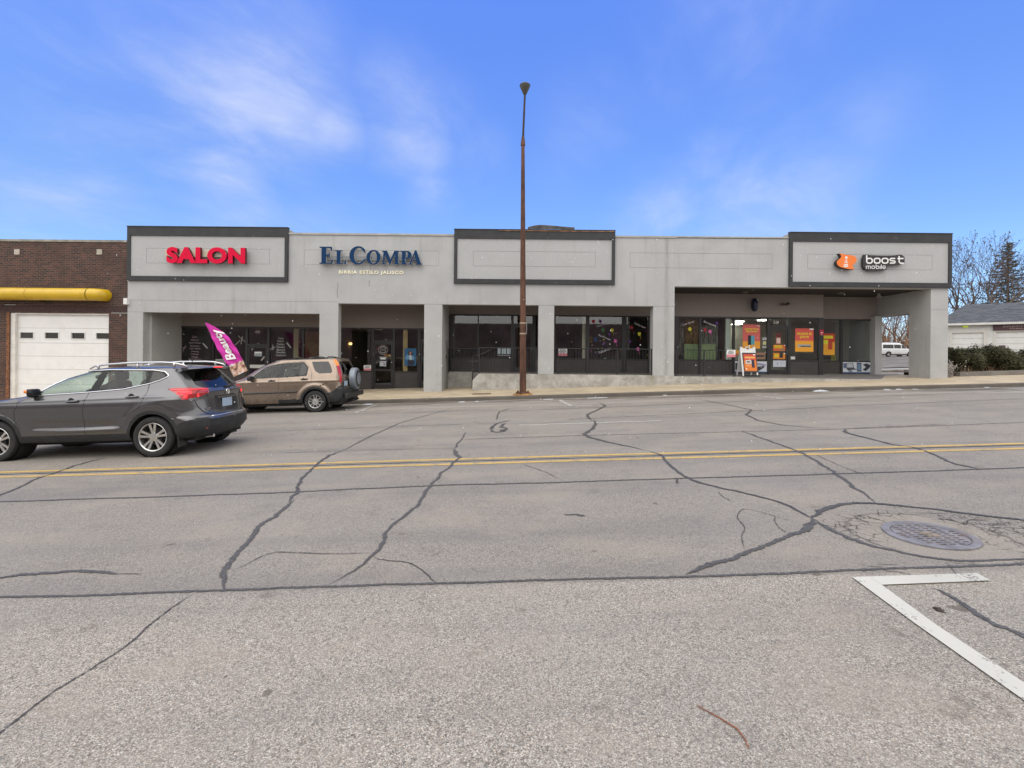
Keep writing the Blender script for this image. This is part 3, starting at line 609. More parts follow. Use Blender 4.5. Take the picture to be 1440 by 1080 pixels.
# torn roof flashing over the middle panel
m = MB(); x0, x1 = X(741), X(806); n = 16
for i in range(n + 1):
    t = i / n; x = x0 + (x1 - x0) * t; h = .05 + .19 * math.sin(math.pi * min(1, (t + .05) * 2.6) / 2) * (1 - .75 * t)
    for (yy, zz) in ((YF - .12, .035), (YF - .14, .045 + h * .75), (YF - .02, .05 + h), (YF + .3, .05 + h * .9), (YF + .32, .04 + h * .8), (YF - .0, .04 + h * .85), (YF - .11, .035 + h * .6)): m.v.append((x, yy + .01 * math.sin(9 * t), zp1 + zz))
m.f = [(i * 7 + j, i * 7 + (j + 1) % 7, (i + 1) * 7 + (j + 1) % 7, (i + 1) * 7 + j) for i in range(n) for j in range(7)] + [tuple(range(7)), tuple(n * 7 + j for j in range(7))[::-1]]; m.m = [0] * len(m.f)
obj('torn_flashing', m, pbr('torn_metal', (.085, .08, .075), .6, .2, var=.4, vscale=5), bld, smooth=2)
m = MB(); m.box(X(700), X(862), YF - .125, YF - .10, zp1 - .045, zp1 - .018); obj('exposed_wood', m, pbr('exposed_wood', (.25, .13, .07), .8, var=.5, vscale=3, stretch=(1, 1, 1)), bld)
# body of the building
m = MB(); m.box(xL, xR - .06, YF + .8, 36, ZT - .4, ZT - .3); m.box(xL, xL + .25, YF + TH, 36, -1.2, ZT - .4); m.box(xL, xR - .06, 36, 36.2, -1, ZT - .3)
m.box(xL, xR, YF + TH, YF + .8, ZT - .35, ZT - .05)
obj('roof', m, M['coping'], bld)
XI, XO = X(1309), xR
m = MB(); m.box(XI, XO, YF + .42, 21.1, Z(-.9), Z(2.0)); m.box(XI - .32, XI, 22.65, 36, -.5, Z(2.0)); m.box(XI, XO, YF + .42, 22.65, Z(2.0), ZBO); m.box(XI, XO, 22.65, 36, Z(2.0), ZBO); m.box(XI, XO, YF + .35, 36, ZBO, ZT - .4)
obj('side_wall', m, M['stucco'], bld)
# soffits
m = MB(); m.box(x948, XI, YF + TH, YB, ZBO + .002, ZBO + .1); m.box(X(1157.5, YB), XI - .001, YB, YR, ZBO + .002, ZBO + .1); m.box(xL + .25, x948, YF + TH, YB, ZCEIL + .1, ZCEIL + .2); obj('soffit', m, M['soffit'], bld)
# recessed walls above the shop windows
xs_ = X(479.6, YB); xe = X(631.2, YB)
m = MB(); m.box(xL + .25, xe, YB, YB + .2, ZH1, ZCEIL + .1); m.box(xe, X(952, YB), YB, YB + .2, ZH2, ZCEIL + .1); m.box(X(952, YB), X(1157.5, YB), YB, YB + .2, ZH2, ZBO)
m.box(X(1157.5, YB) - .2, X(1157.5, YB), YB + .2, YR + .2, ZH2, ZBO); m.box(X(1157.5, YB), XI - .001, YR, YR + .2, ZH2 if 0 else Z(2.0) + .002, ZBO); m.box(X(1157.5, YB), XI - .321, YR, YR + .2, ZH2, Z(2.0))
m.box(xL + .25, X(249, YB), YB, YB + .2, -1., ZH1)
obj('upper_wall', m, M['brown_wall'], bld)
# partition walls of the recess
m = MB(); m.box(X(201), X(201) + .1, YF + TH, YB, -1, ZCEIL + .1); 
obj('side_panel', m, M['stucco'], bld)
sx0 = X(621.6) - .3; m = MB(); m.box(sx0, X(621.6) - .001, YF + TH, YB, -.6, ZCEIL + .1); obj('side_panel', m, M['stucco'], bld)
m = MB(); m.box(X(621.6) - .001, X(621.6) + .03, YF + .95, YF + 1.8, sz(-3, YB) + .05, sz(-3, YB) + 2.1); dr = obj('door', m, pbr('grey_door', (.25, .245, .235), .6), bld)
m = MB(); m.box(X(621.6) + .03, X(621.6) + .07, YF + 1.0, YF + 1.06, Z(-.15), Z(-.0)); obj('handle', m, M['black'], dr)
# concrete base, ramp walls, stair
zpl = Z(-.758)
m = MB(); xa, xb = X(665), X(918)
pr = [(X(665), zpl - .28), (X(674), zpl), (X(948), zpl - .01), (X(948.), sz(6.7, YF) - .1), (X(665), sz(-1.6, YF) - .1)]
m.prism([(x, YF - .04, z) for x, z in pr], (0, .29, 0)); obj('retaining_wall', m, M['conc'], bld)
m = MB(); x1 = X(1045); m.box(X(948) + .002, x1, YF - .03, YF + .25, sz(7, YF) - .1, Z(-.80)); m.box(x1, X(1309), YF - .03, YF + .25, Z(-1.1), Z(-.852)); obj('retaining_wall', m, M['conc'], bld)
m = MB(); m.box(xe - .02, X(665, YB), YB - .35, YB - .001, -.6, zpl); obj('stair_wall', m, M['conc'], bld)
m = MB(); m.box(X(705), X(948), YF + .25, YB + .3, .3, zpl - .01); m.box(X(665, 21.), X(705), YF + 1.35, YB + .3, .1, zpl - .01)
xq = [X(948), X(1045), X(1309), xR]
m.prism([(X(948) + .001, YF + .25, Z(-.81)), (X(948) + .001, YB + .3, zpl), (X(948) + .001, YB + .3, -.2), (X(948) + .001, YF + .25, -.2)], (X(1045) - X(948), 0, 0))
m.prism([(X(1045) + .002, YF + .25, Z(-.855)), (X(1045) + .002, YR + .2, Z(-.715)), (X(1045) + .002, YR + .2, -.2), (X(1045) + .002, YF + .25, -.2)], (XI - X(1045), 0, 0))
m.prism([(XI + .002, 21.1, Z(-.80)), (XI + .002, 22.65, Z(-.73)), (XI + .002, 22.65, -.2), (XI + .002, 21.1, -.2)], (XO - XI, 0, 0))
obj('porch_floor', m, M['slab'], bld)
m = MB()
for i in range(4): m.box(X(668) + i * .28, X(705), YF + .26, YF + 1.34, sz(-1.5, YF) + .15 * i - .05, sz(-1.5, YF) + .15 * (i + 1) - .02)
obj('steps', m, M['conc'], bld)
# ------------------------------------------------------------------ shop fronts
def storefront(posts, segs, Y, zh, zs, zb, seg_kind):
    """posts: [(px0,px1)]; segs between consecutive posts"""
    y = 480
    bz = (lambda x: zb) if not callable(zb) else zb
    for a, b_ in posts:
        x0, x1 = X(a, Y), X(b_, Y); bx('mullion', x0, x1, Y - .03, Y + .09, bz((x0 + x1) / 2) - .02, zh - .05, M['dark_metal'])
    bx('head_rail', X(posts[0][0], Y), X(posts[-1][1], Y), Y - .03, Y + .09, zh - .05, zh - .001, M['dark_metal'])
    for (p, q, kd) in zip(posts[:-1], posts[1:], seg_kind):
        x0, x1 = X(p[1], Y), X(q[0], Y); zb_ = bz((x0 + x1) / 2)
        if kd == 'w':
            m = MB(); m.box(x0, x1, Y - .02, Y + .07, zs - .06, zs); wn = obj('window', m, M['dark_metal'], bld)
            m = MB(); m.quad((x0, Y + .02, zs), (x1, Y + .02, zs), (x1, Y + .02, zh - .05), (x0, Y + .02, zh - .05)); obj('pane', m, M['glass'], wn, recalc=False)
            bx('bulkhead', x0, x1, Y + .0, Y + .08, zb_ - .02, zs - .06, M['bulk'])
        else:
            zd = zb_ + 2.12; m = MB(); m.box(x0, x1, Y - .03, Y + .07, zd, zd + .10); tr = obj('transom', m, M['dark_metal'], bld)
            m = MB(); m.quad((x0, Y + .02, zd + .1), (x1, Y + .02, zd + .1), (x1, Y + .02, zh - .05), (x0, Y + .02, zh - .05)); obj('pane', m, M['glass'], tr, recalc=False)
            m = MB(); t = .075; m.box(x0 + .01, x0 + t, Y - .01, Y + .04, zb_ + .02, zd - .01); m.box(x1 - t, x1 - .01, Y - .01, Y + .04, zb_ + .02, zd - .01)
            m.box(x0 + t, x1 - t, Y - .01, Y + .04, zd - .09, zd - .01); m.box(x0 + t, x1 - t, Y - .01, Y + .04, zb_ + .02, zb_ + .2)
            if kd == 'dm': m.box(x0 + t, x1 - t, Y - .01, Y + .04, zb_ + .82, zb_ + .90)
            d = obj('door', m, M['dark_metal'], bld)
            m = MB(); m.quad((x0 + t, Y + .02, zb_ + .2), (x1 - t, Y + .02, zb_ + .2), (x1 - t, Y + .02, zd - .09), (x0 + t, Y + .02, zd - .09)); obj('pane', m, M['glass'], d, recalc=False)
            m = MB(); hx = x1 - .05; m.tube([(hx, Y - .01, zb_ + .9), (hx, Y - .06, zb_ + .92), (hx, Y - .06, zb_ + 1.18), (hx, Y - .01, zb_ + 1.2)], .012, 6); obj('handle', m, M['chrome'], d)
zl = lambda x: sz(x, YB)
storefront([(249, 251), (299.5, 301), (345.5, 349), (376, 379.5), (425, 428), (462, 465)], None, YB, ZH1, Z(-.72), zl, ['w', 'w', 'd', 'w', 'w'])
storefront([(471, 480.3), (522.5, 526), (552.5, 555.5), (587.5, 591.5), (600, 606)], None, YB, ZH1, Z(-.76), zl, ['w', 'dm', 'w', 'd'])
storefront([(633, 635.5), (671.5, 673), (718.5, 722), (748.5, 753), (768, 781), (824, 828.5), (874.5, 881), (911.5, 925), (940, 954.4), (982.8, 985.6), (1030.6, 1033.2), (1078.5, 1082), (1107.5, 1111.5), (1151, 1157.5)], None, YB, ZH2, Z(-.10), Z(-.745), ['w', 'w', 'd', 'w', 'w', 'w', 'w', 'w', 'w', 'w', 'w', 'd', 'w'])
storefront([(1150, 1155.5), (1181.5, 1185), (1225.3, 1229.5)], None, YR, ZH2, Z(-.10), Z(-.72), ['w', 'w'])
bx('pier', X(1229.5, YR), XI - .321, YR, YR + .25, Z(-.75), ZH2, M['stucco'])
# interiors
def room(x0, x1, y0, y1, z0, z1, mw, mf, mc=None):
    m = MB(); m.quad((x0, y1, z0), (x1, y1, z0), (x1, y1, z1), (x0, y1, z1)); m.quad((x0, y0, z0), (x0, y1, z0), (x0, y1, z1), (x0, y0, z1)); m.quad((x1, y1, z0), (x1, y0, z0), (x1, y0, z1), (x1, y1, z1))
    m.cur = 2; m.quad((x0, y0, z1), (x1, y0, z1), (x1, y1, z1), (x0, y1, z1)); m.cur = 1; m.quad((x0, y0, z0), (x1, y0, z0), (x1, y1, z0), (x0, y1, z0))
    return obj('interior_wall', m, [mw, mf, mc or mw], bld, recalc=False)
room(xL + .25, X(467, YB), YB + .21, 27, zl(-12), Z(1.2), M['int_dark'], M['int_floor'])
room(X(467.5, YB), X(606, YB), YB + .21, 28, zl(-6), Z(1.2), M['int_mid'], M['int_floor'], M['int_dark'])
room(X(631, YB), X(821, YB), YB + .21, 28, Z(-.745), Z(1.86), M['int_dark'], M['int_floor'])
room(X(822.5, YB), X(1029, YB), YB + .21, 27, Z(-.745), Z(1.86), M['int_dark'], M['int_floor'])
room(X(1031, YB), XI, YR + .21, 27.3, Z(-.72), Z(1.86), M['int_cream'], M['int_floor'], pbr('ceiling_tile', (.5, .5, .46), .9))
# pale posts seen through the glass
for a, b_, c_ in ((818.7, 823.3, (.62, .58, .46)), (1020.3, 1027, (.62, .68, .62)), (567, 573.3, (.55, .40, .19)), (413, 420, (.34, .29, .19)), (455, 458, (.25, .15, .07))):
    zz = Z(1.85) if a > 600 else Z(1.15)
    bx('inner_post', X(a, YB + .12), X(b_, YB + .12), YB + .10, YB + .20, Z(-.74) if a > 600 else zl(X(a)), zz, pbr('inner_post', c_, .8, var=.08))
bx('reflection_panel', X(428, 23.6), X(466, 23.6), 23.5, 23.6, zl(-9), Z(1.1), pbr('ochre_reflection', (.26, .145, .055), .9, var=.3), bld)  # ochre panel put in for the orange-brown reflection in the salon's right pane
# ------------------------------------------------------------------ railings
def railing(name, label, segs, Y, zt, zb, posts, spacing=.125, x_of=None, grp='black metal railings of the raised walk'):
    """segs: [(px0,px1)]"""
    x0, x1 = X(segs[0], Y), X(segs[1], Y); r = thing(name, label, 'railing', ((x0 + x1) / 2, Y, zb), group=grp); m = MB()
    m.box(x0, x1, Y - .02, Y + .02, zt - .035, zt); obj('top_rail', m, M['rail_metal'], r); m = MB(); m.box(x0, x1, Y - .012, Y + .012, zb + .07, zb + .095); obj('bottom_rail', m, M['rail_metal'], r)
    for p in posts:
        m = MB(); x = X(p, Y); m.box(x - .02, x + .02, Y - .019, Y + .019, zb - .03, zt - .035); obj('post', m, M['rail_metal'], r)
    n = int((x1 - x0) / spacing); base = None
    for i in range(1, n):
        x = x0 + (x1 - x0) * i / n
        if base is None:
            m = MB(); m.box(x - .007, x + .007, Y - .007, Y + .007, zb + .095, zt - .035); base = obj('baluster', m, M['rail_metal'], r); bx0 = x
        else:
            c_ = base.copy(); COL.objects.link(c_); c_.parent = r; c_.location.x = x - bx0
    return r
zt_ = Z(.335)
railing('railing', 'black railing section with a bent end left of the stair gap', (631, 673), 21.55, zt_ - .02, zpl, (631, 672.5))
railing('railing', 'black railing on the pale ramp wall behind the rusty lamp post', (674.5, 755), YF + .1, zt_, zpl, (674.5, 754))
railing('railing', 'black railing on the ramp wall below the party decor window', (780.5, 917), YF + .1, zt_, zpl, (785, 826, 868, 916))
railing('railing', 'black railing ending at the white and red notice by the phone shop', (949.5, 1034), YF + .1, zt_ - .02, Z(-.80), (951, 990.5, 1033))
hr = thing('handrail', 'sloping black stair handrail with two bars at the ramp wall end', 'railing', (X(665), YF + .05, sz(-1.6, YF)))
m = MB(); a = P(664.5, 533, YF + .1); b_ = P(664.5, 500.5, YF + .1); m.tube([a, b_, P(674, 500, YF + .1)], .02, 6); obj('post', m, M['rail_metal'], hr)
m = MB(); m.tube([P(659, 508.3, YF + .1), P(674, 508, YF + .1)], .018, 6); obj('bar', m, M['rail_metal'], hr)
m = MB(); m.tube([P(674, 499.5, YF + .13), P(694, 489.5, YF + .13)], .02, 6); obj('grab_bar', m, M['rail_metal'], hr)
# ------------------------------------------------------------------ lettering signs
M['red_letter'] = pbr('red_letter_face', (.66, .004, .045), .6, spec=.15); M['red_side'] = pbr('red_letter_side', (.10, .006, .015), .5)
M['navy'] = pbr('navy_letter', (.006, .035, .105), .65, spec=.15); M['letter_back'] = pbr('letter_return', (.50, .50, .49), .6); M['cream_l'] = pbr('cream_letter', (.86, .80, .60), .5, emit=.12)
def sides(mb, yf, face, side):
    """assign the side material to everything but the front faces (which all lie at y = yf)"""
    mb.m = [0 if all(abs(mb.v[i][1] - yf) < 1e-4 for i in f) else 1 for f in mb.f]; return [face, side]
yp = YF - .05
sg = thing('letter_sign', 'bold red channel letter sign on the leftmost dark framed panel', 'sign', (X(288), yp, Z(3.9)))
YS = YF - .35; z0, z1 = P(288, 370.4, YS)[2], P(288, 347.6, YS)[2]
mb = text_mesh('SALON', X(232.8, YS), X(343.6, YS), z0, z1, yp - .17, .13, off=.055, res=6, space=1.10)
for q in split_islands(mb): obj('letter', q, sides(q, yp - .30, M['red_letter'], M['red_side']), sg)
m = MB(); m.box(X(236), X(347), yp - .15, yp - .001, P(288, 362.5, YF)[2], P(288, 352.5, YF)[2]); obj('mounting_bar', m, pbr('beige_raceway', (.55, .47, .37), .6), sg)
# serif small caps, drawn as outlines (unit height 1)
def arc(cx, cy, rx, ry, a0, a1, n=20): return [(cx + rx * math.cos(R(a0 + (a1 - a0) * i / n)), cy + ry * math.sin(R(a0 + (a1 - a0) * i / n))) for i in range(n + 1)]
GL = {
 'E': (.80, [[(0, 0), (.76, 0), (.80, .27), (.75, .27), (.66, .08), (.40, .07), (.40, .47), (.54, .46), (.57, .36), (.61, .36), (.61, .67), (.57, .67), (.54, .56), (.40, .55), (.40, .93), (.62, .92), (.69, .77), (.74, .77), (.72, 1), (0, 1), (0, .94), (.12, .92), (.12, .08), (0, .06)]]),
 'L': (.82, [[(0, 0), (.78, 0), (.82, .32), (.77, .32), (.66, .09), (.40, .08), (.40, .92), (.54, .94), (.54, 1), (0, 1), (0, .94), (.12, .92), (.12, .08), (0, .06)]]),
 'C': (.96, [arc(.52, .5, .52, .53, 38, 322, 30) + [(.96, .33)] + [(.92, .32)] + arc(.56, .5, .28, .44, 300, 60, 24) + [(.90, .66), (.95, .66)]]),
 'O': (1.06, [arc(.53, .5, .53, .53, 0, 354, 34), arc(.53, .5, .25, .45, 0, -354, 30)]),
 'M': (1.30, [[(0, 0), (.34, 0), (.34, .06), (.23, .09), (.27, .74), (.58, 0), (.64, 0), (.96, .76), (.97, .09), (.86, .06), (.86, 0), (1.30, 0), (1.30, .06), (1.21, .09), (1.18, .92), (1.28, .94), (1.28, 1), (.92, 1), (.66, .38), (.40, 1), (.04, 1), (.04, .94), (.14, .92), (.12, .09), (0, .06)]]),
 'P': (.84, [[(0, 0), (.52, 0), (.52, .06), (.40, .08), (.40, .42), (.52, .41)] + arc(.52, .705, .32, .295, -90, 90, 18) + [(0, 1), (0, .94), (.12, .92), (.12, .08), (0, .06)], [(.40, .50), (.40, .93), (.48, .93)] + arc(.46, .715, .10, .215, 80, -80, 10) + [(.48, .50)]]),
 'A': (1.06, [[(0, 0), (.36, 0), (.36, .06), (.24, .08), (.30, .26), (.62, .26), (.68, .08), (.58, .06), (.58, 0), (1.06, 0), (1.06, .06), (.97, .08), (.62, 1.03), (.50, 1.03), (.13, .08), (0, .06)], [(.33, .34), (.46, .74), (.59, .34)]])}
sg = thing('letter_sign', 'navy blue serif letter sign over a grey bar on bare stucco', 'sign', (X(520), YF, Z(3.8)))
for ch, xa_, xb_, zt in (('E', 448, 467.5, 347.4), ('L', 470, 486.2, 352.3), ('C', 490.2, 513, 347.0), ('O', 514.2, 534.2, 351.9), ('M', 535.2, 561, 352.4), ('P', 561.8, 577.8, 352.5), ('A', 572.8, 592.8, 352)):
    x0, x1, zb_, zt_2 = X(xa_, YF - .19), X(xb_, YF - .19), P(520, 371.6, YF - .19)[2], P(520, zt, YF - .19)[2]; wd, sp_ = GL[ch]
    big = poly_curve_mesh(sp_, .09); sx_, sz_ = (x1 - x0) / wd, (zt_2 - zb_)
    big.v = [(x0 + a * sx_, YF - .10 + b, zb_ + c_ * sz_) for a, b, c_ in big.v]; lt = obj('letter', big, sides(big, YF - .19, M['navy'], M['letter_back']), sg)
m = MB(); m.box(X(460), X(589), YF - .09, YF - .001, P(520, 367, YF)[2], P(520, 361.2, YF)[2]); obj('mounting_bar', m, pbr('grey_raceway', (.20, .21, .22), .6), sg)
mb = text_mesh('BIRRIA ESTILO JALISCO', X(476), X(566.8), P(520, 386.8, YF)[2], P(520, 380.6, YF)[2], YF - .012, .02, off=.02, space=1.2)
s2 = thing('letter_sign', 'row of small cream capitals under the navy serif letters', 'sign', (X(520), YF, Z(3.3)))
for q in split_islands(mb): obj('letter', q, M['cream_l'], s2)
# phone shop sign
sg = thing('logo_sign', 'orange ribbon shaped emblem with white marks on the right framed panel', 'sign', (X(1188), yp, Z(3.9)))
def cx5(px, py): return P(1080 + px / 5.143, 310 + py / 5.143, YF - .25)
def smoothpoly(pts, it=2, closed=True):
    for _ in range(it):
        q = []
        for i in range(len(pts)):
            a, b = pts[i], pts[(i + 1) % len(pts)]; q += [(a[0] * .75 + b[0] * .25, a[1] * .75 + b[1] * .25), (a[0] * .25 + b[0] * .75, a[1] * .25 + b[1] * .75)]
        pts = q
    return pts
fl = [(512, 238), (512, 238), (560, 250), (600, 252), (630, 264), (640, 285), (628, 308), (604, 325), (620, 355), (620, 355), (575, 352), (520, 340), (493, 318), (496, 292), (518, 276), (530, 262)]
fl = smoothpoly(fl)
m = MB(); m.prism([(cx5(x, y)[0], yp - .24, cx5(x, y)[2]) for x, y in fl], (0, .02, 0)); obj('emblem_face', m, pbr('orange_face', (.82, .19, .025), .4), sg)
m = MB(); m.prism([(cx5(x - 5, y + 1)[0], yp - .22, cx5(x, y + 2)[2]) for x, y in fl], (0, .13, 0)); m.box(cx5(540, 300)[0], cx5(600, 300)[0], yp - .09, yp - .001, cx5(0, 320)[2], cx5(0, 280)[2]); obj('emblem_body', m, M['black'], sg)
def disc(m, px, py, r, y, n=14, a0=0, a1=360, rin=0):
    c_ = cx5(px, py); rr, ri = r / 5.143 / 34, rin / 5.143 / 34; o = arc(c_[0], c_[2], rr, rr, a0, a1, n); i_ = arc(c_[0], c_[2], ri, ri, a1, a0, n) if rin else []
    m.prism([(a, y, b) for a, b in (o[:-1] if not rin else o) + i_], (0, .006, 0))
m = MB(); disc(m, 561, 270, 9, yp - .246); disc(m, 560, 281, 12, yp - .246, a0=215, a1=325, rin=6.5); disc(m, 559, 291, 17, yp - .246, a0=220, a1=320, rin=10.5); disc(m, 558, 304, 22, yp - .246, a0=222, a1=318, rin=14.5); disc(m, 557, 312, 27, yp - .246, a0=228, a1=312, rin=18)
obj('emblem_marks', m, M['white'], sg)
sg = thing('letter_sign', 'white rounded letters on black backing right of the orange emblem', 'sign', (X(1243), yp, Z(3.9)))
bk = [(690, 248), (720, 244), (742, 252), (915, 254), (945, 246), (970, 246), (978, 256), (992, 260), (990, 318), (862, 322), (860, 356), (846, 360), (690, 362)]
bk = smoothpoly(bk, 1)
m = MB(); m.prism([(cx5(x, y)[0], yp - .18, cx5(x, y)[2]) for x, y in bk], (0, .10, 0)); m.box(cx5(710, 300)[0], cx5(840, 300)[0], yp - .08, yp - .001, cx5(0, 345)[2], cx5(0, 265)[2]); obj('backing', m, M['black'], sg)
def stroke(m, pts, wpx, y, closed=False):
    q = [Vector((cx5(*p)[0], 0, cx5(*p)[2])) for p in pts]; hw = wpx / 5.143 / 34 / 2; n = len(q); vs = []
    for i in range(n):
        a = q[(i - 1) % n] if closed or i else q[i]; b = q[(i + 1) % n] if closed or i < n - 1 else q[i]; t = (b - a).normalized(); nr = Vector((-t.z, 0, t.x))
        for s_ in (1, -1): vs.append((q[i].x + nr.x * hw * s_, y, q[i].z + nr.z * hw * s_))
    k = n if closed else n - 1; vb = [(a, b + .008, c_) for a, b, c_ in vs]; N2 = len(vs)
    m.add(vs + vb, [(2 * i, 2 * ((i + 1) % n), 2 * ((i + 1) % n) + 1, 2 * i + 1) for i in range(k)] + [(2 * i, 2 * i + N2, 2 * ((i + 1) % n) + N2, 2 * ((i + 1) % n)) for i in range(k)] + [(2 * i + 1, 2 * ((i + 1) % n) + 1, 2 * ((i + 1) % n) + 1 + N2, 2 * i + 1 + N2) for i in range(k)])
def rr(x0, x1, y0, y1, r, n=5):
    p = []
    for cx_, cy_, a in ((x1 - r, y0 + r, -90), (x1 - r, y1 - r, 0), (x0 + r, y1 - r, 90), (x0 + r, y0 + r, 180)):
        p += [(cx_ + r * math.cos(R(a + 90 * i / n)), cy_ + r * math.sin(R(a + 90 * i / n))) for i in range(n + 1)]
    return p
yl = yp - .19
def letter(strokes):
    m = MB()
    for i, s_ in enumerate(strokes): stroke(m, s_[0], (s_[2] if len(s_) > 2 else 9.5) * .95, yl - .0015 * i, s_[1])
    obj('letter', m, M['white'], sg)
letter([(rr(715, 755, 274, 308, 14), True), ([(715, 250), (715, 295)], False)])
letter([(rr(770, 812, 274, 308, 14), True)]); letter([(rr(827, 869, 274, 308, 14), True)])
letter([([(922, 275), (895, 274), (885, 278), (884, 285), (890, 290), (912, 292), (920, 296), (920, 304), (912, 308), (882, 308)], False)])
letter([([(950, 256), (950, 298), (956, 307), (968, 309), (984, 309)], False), ([(936, 275), (982, 275)], False)])
letter([([(712, 350), (712, 330), (722, 328), (727, 332), (727, 350)], False, 4.5), ([(727, 332), (734, 328), (742, 331), (742, 350)], False, 4.5)])
letter([(rr(752, 773, 329, 348, 8), True, 4.5)]); letter([(rr(783, 804, 329, 348, 8), True, 4.5), ([(783, 318), (783, 340)], False, 4.5)])
letter([([(813, 329), (813, 350)], False, 4.5)]); letter([([(822, 318), (822, 350)], False, 4.5)]); letter([([(832, 339), (852, 339), (850, 330), (838, 328), (831, 334), (832, 345), (840, 349), (852, 347)], False, 4.5)])
# ------------------------------------------------------------------ things on the phone shop wall and soffit
m = MB(); c_ = P(1061, 428.5, YB - .25); m.lathe([(.001, -.09), (.20, -.09), (.22, -.06), (.22, .06), (.20, .09), (.001, .09)], c_, 'x', n=24)
m.v = [(c_[0] + (x - c_[0]) * .9, c_[1] + (y - c_[1]) * .8, c_[2] + (z - c_[2]) * 1.35) for x, y, z in m.v]
ds = thing('hanging_sign', 'dark blue oval box sign bracketed on the taupe wall above the windows', 'sign', (c_[0], YB, c_[2])); obj('sign_box', m, pbr('dark_blue', (.012, .018, .05), .35), ds, smooth=2)
m = MB(); m.tube([(c_[0], YB, c_[2] + .12), (c_[0] - .14, YB - .25, c_[2] + .12)], .02, 6); m.tube([(c_[0], YB, c_[2] - .12), (c_[0] - .14, YB - .25, c_[2] - .12)], .02, 6); obj('bracket', m, M['black'], ds)
fx = thing('floodlight', 'small twin head floodlight on the taupe wall right of the oval sign', 'light', P(1100, 428, YB)); c_ = Vector(P(1100, 428, YB - .02))
m = MB(); m.box(c_.x - .05, c_.x + .05, YB - .05, YB - .001, c_.z - .06, c_.z + .06); obj('base', m, M['black'], fx)
for sx2 in (-1, 1):
    m = MB(); m.tube([(c_.x + sx2 * .04, YB - .05, c_.z), (c_.x + sx2 * .1, YB - .14, c_.z - .02), (c_.x + sx2 * .17, YB - .26, c_.z + .03 * sx2)], [.03, .045, .07], 10); obj('lamp_head', m, pbr('lamp_brown', (.07, .055, .045), .5), fx)
for i, (px, nm) in enumerate(((1047, 'round soffit lamp above the oval wall sign'), (1181, 'round soffit lamp above the step in the taupe wall'))):
    c_ = (X(px, 21.3), 21.3, ZBO); m = MB(); m.lathe([(.14, -.0), (.14, -.03), (.11, -.07), (.001, -.08)], c_, n=18); solo('soffit_lamp', m, pbr('soffit_lamp%d' % i, (.10, .095, .08), .4), nm, 'light', 'round lamps under the porch soffit', smooth=2)
c_ = P(1236, 410.5, 21.6); m = MB(); m.lathe([(.05, .1), (.06, .02), (.12, -.07), (.001, -.07)], (c_[0], c_[1], ZBO - .1), n=14); solo('security_lamp', m, pbr('pale_lamp', (.45, .43, .38), .5), 'pale bell shaped lamp under the soffit near the right side wall', 'light', smooth=2)
m = MB(); a, b_ = P(174.3, 428, YF - .1), P(178.9, 419.3, YF - .1); m.box(a[0], b_[0] + .02, YF - .14, YF + .1, a[2], b_[2]); solo('junction_box', m, M['white_plastic'], 'small white box where the brick wall meets the grey stucco', 'box', bevel=.01)
# ------------------------------------------------------------------ cars
def pchip(xs, ys):
    xs, ys = np.array(xs, float), np.array(ys, float); h = np.diff(xs); d = np.diff(ys) / h; m = np.zeros(len(xs)); m[0], m[-1] = d[0], d[-1]
    for i in range(1, len(xs) - 1):
        if d[i - 1] * d[i] > 0: w1, w2 = 2 * h[i] + h[i - 1], h[i] + 2 * h[i - 1]; m[i] = (w1 + w2) / (w1 / d[i - 1] + w2 / d[i])
    def f(x):
        x = np.clip(x, xs[0], xs[-1]); i = np.clip(np.searchsorted(xs, x, 'right') - 1, 0, len(h) - 1); t = (x - xs[i]) / h[i]
        return (ys[i] * (1 + 2 * t) * (1 - t) ** 2 + m[i] * h[i] * t * (1 - t) ** 2 + ys[i + 1] * t * t * (3 - 2 * t) + m[i + 1] * h[i] * t * t * (t - 1))
    return f
def inpoly(px, py, poly):
    r = np.zeros(px.shape, bool); n = len(poly)
    for i in range(n):
        x0, y0 = poly[i]; x1, y1 = poly[(i + 1) % n]
        if y0 == y1: continue
        c_ = ((y0 > py) != (y1 > py)) & (px < (x1 - x0) * (py - y0) / (y1 - y0) + x0); r ^= c_
    return r
def roundpoly(pts, r=.04):
    out = []; n = len(pts)
    for i in range(n):
        p, a, b = Vector(pts[i]), Vector(pts[i - 1]), Vector(pts[(i + 1) % n]); u, v = a - p, b - p; k = min(r, u.length / 2.2, v.length / 2.2); u, v = p + u.normalized() * k, p + v.normalized() * k
        for t in (0, .25, .5, .75, 1): out.append(tuple((1 - t) ** 2 * u + 2 * t * (1 - t) * p + t * t * v))
    return out
